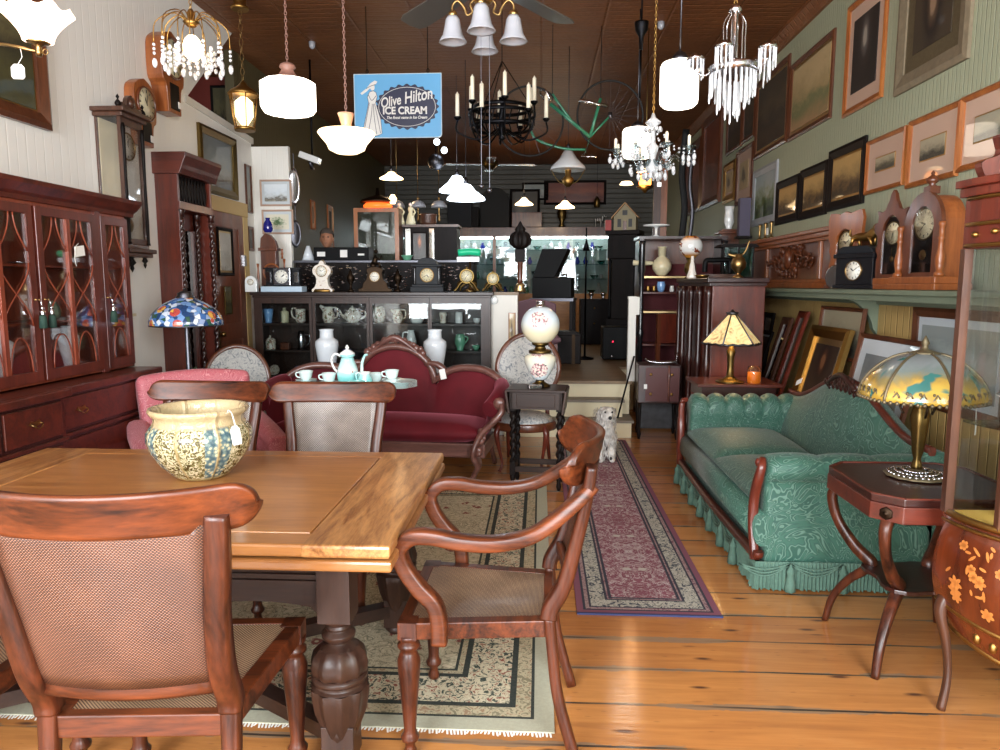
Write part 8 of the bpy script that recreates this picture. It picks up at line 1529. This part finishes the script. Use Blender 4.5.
o, h = hang('amber_lantern', 'glowing amber lantern with small side shades under the crystal chandelier', 'lamp', 645, 187, 7.5); b = B(); b.lathe([(.05, 0), (.06, .03), (.06, .10), (.03, .13)], n=8); b.build('glass', emit('lit_amber', '#ff9a40', 6), o); b = B(); b.lathe([(.01, -.06), (.03, -.03), (.09, 0), (.09, .008), (.05, .01)], n=16); b.lathe([(.04, .13), (.02, .18), (.008, .2)], n=12); b.tube([(0, 0, .2), (0, 0, h)], .005, 5); b.build('frame', 'old_brass', o)
for x in (-.17, .0): b = B(); b.lathe([(.07, 0), (.05, .03), (.01, .035)], (x-.02, -.03, .02+.12*(x == 0)), 16); b.build('side_shade', 'lit_bowl', o)
o = thing('orange_glass_lamp', 'glowing orange-red glass lamp with a dark cap on top of the poster cabinet', 'lamp', (-2.02, 9.05, PF+1.925)); b = B(); b.lathe([(.17, 0), (.18, .03), (.15, .06)], n=24); b.build('glass', emit('lit_red', '#ff5a1e', 2.2), o); b = B(); b.lathe([(.22, .07), (.2, .10), (.1, .14), (.03, .16), (.02, .25)], n=24); b.lathe([(.06, 0), (.16, .005)], n=20); b.build('cap', 'bronze', o); b = B(); b.lathe([(.03, .0), (.05, .06), (.02, .11)], (.20, -.06, .05), 14); b.build('side_light', 'lit_warm', o)
o, h = hang('round_globe_fitting', 'round fluted grey fitting with two small spotlights above it, mid ceiling', 'lamp', 436, 168, 9.0); b = B(); b.ball((0, 0, .07), .10, 16); b.build('globe', 'gunmetal', o); b = B(); b.tube([(0, 0, .15), (0, 0, h)], .008, 6); b.build('rod', 'black_iron', o)
for x, z in ((.02, .30), (.11, .20)): b = B(); b.ball((x, -.05, z), .04, 12); b.build('spot_light', 'lit_cool', o)
o = thing('security_camera', 'white box security camera on the dark rear wall left of the bowl lamp', 'camera', tuple(at(310, 158, Y=8.2))); b = B(); b.T = RY(rad(20)); b.cb((0, 0, 0), (.24, .10, .07)); b.build('housing', 'white_porcelain', o, bevel=.008); b = B(); b.tube([(0, 0, -.04), (0, .05, -.1), (0, .1, -.1)], .02, 8); b.build('mount', 'gunmetal', o); b = B(); b.tube([(0, .08, -.1), (0, .1, CEIL-o.location.z)], .012, 6); b.build('bracket', 'black_iron', o)
o, h = hang('ceiling_sensor', 'black round ceiling fitting on a stem, right of the fan', 'fitting', 641, 50, 4.9); b = B(); b.lathe([(.012, 0), (.016, .08), (.04, .12), (.045, .16), (.045, .17)], n=20); b.tube([(0, 0, .16), (0, 0, h)], .006, 6); b.tube([(0, 0, 0), (0, 0, -.3)], .006, 5); b.build('body', 'black_iron', o)
for i, (px, py) in enumerate(((312, 42), (661, 22))): p = at(px, py, Z=CEIL); o = thing('ceiling_hook', ['small pale ceiling fitting between the two lit pendants\' chains', 'small pale ceiling fitting above the white cylindrical pendant'][i], 'fitting', p); b = B(); b.lathe([(.012, -.07), (.03, -.05), (.035, 0)], n=14); b.build('body', 'frosted', o)
# second fan in the rear
o, h = hang('ceiling_fan', 'second darker ceiling fan hanging further back', 'fan', 490, 170, 10.5); b = B(); b.lathe([(.04, 0), (.10, .05), (.12, .12), (.05, .18), (.016, .2), (.016, h)], n=20); b.build('motor', 'old_brass', o)
for k in range(4): a = 2*pi*k/4+.1; b = B(); b.T = RZ(a); b.prism([(.12, -.05), (.62, -.07), (.66, 0), (.62, .07), (.12, .05)], .07, .078, axis='Z'); b.build('blade', 'clock_oak_dark', o)
# bicycle
by = thing('green_bicycle', 'old green bicycle frame with thin wheels hanging from the ceiling', 'bicycle', tuple(at(592, 133, Y=7.4)), rad(8)); bz = by.location.z
def tb(pts, r, name, m): b = B(); b.tube(pts, r, 8); return b.build(name, m, by)
wc_ = [(-.62, .0, .10), (.18, .0, .17)]
for i, (x, y, z) in enumerate(wc_): b = B(); R_ = .33; b.sweep([(x+R_*cos(2*pi*k/48), y, z+R_*sin(2*pi*k/48)) for k in range(48)], (.02, .025), 6, closed=True, up=(0, 1, 0)); b.build('tyre', 'black_matt', by); b = B(); [b.tube([(x, y, z), (x+R_*cos(2*pi*k/20), y, z+R_*sin(2*pi*k/20))], .0012, 3) for k in range(20)]; b.lathe([(.02, -.03), (.02, .03)], (x, y, z), 10); b.build('spokes', 'gunmetal', by)
plain('bike_green', '#2f7a5c', .3, coat=.4)
b = B(); BBk, HT, ST, RW = (-.02, 0, -.04), (-.42, 0, .27), (.08, 0, .33), (.18, 0, .17)
b.tube([HT, BBk], .018, 8); b.tube([(-.40, 0, .36), (-.34, 0, .28), (-.2, 0, .1), BBk], .014, 8); b.tube([ST, BBk], .016, 8); b.tube([BBk, RW], .010, 6); b.tube(spl([(-.62, .03, .10), (-.56, .02, -.06), (-.3, 0, -.15), (-.06, 0, -.16)], 5), .013, 7); b.build('frame', 'bike_green', by)
tb(spl([(-.42, 0, .30), (-.47, 0, .40), (-.5, .15, .42), (-.44, .28, .38)], 4), .011, 'handlebar', 'chrome'); tb([(-.02, 0, -.04), (-.07, -.04, -.2), (-.12, -.1, -.24), (.02, -.12, -.25)], .010, 'pedal_crank', 'chrome'); tb([(-.14, -.04, .30), (.14, -.04, .25)], .016, 'rack_rail', 'chrome')
for x in (-.4, .08): b = B(); b.tube([(x, 0, .3), (x, 0, CEIL-bz)], .003, 4); b.build('hanging_wire', 'black_iron', by)
# warm and cool pools of the rear lamps
for n_, l_, e_, c_ in (('rear_bulb', (.0, 12.9, 2.85), 7, (1, .7, .4)), ('rear_bulb', (.46, 12.9, 2.8), 7, (1, .68, .4)), ('rear_bulb', (-2.0, 10, 2.85), 6, (1, .7, .4)), ('dome_bulb', (-.9, 8.4, 2.35), 7, (.85, .93, 1)), ('amber_bulb', (1.0, 7.4, 2.45), 4, (1, .55, .25))): point(n_, l_, e_, c_, .06)
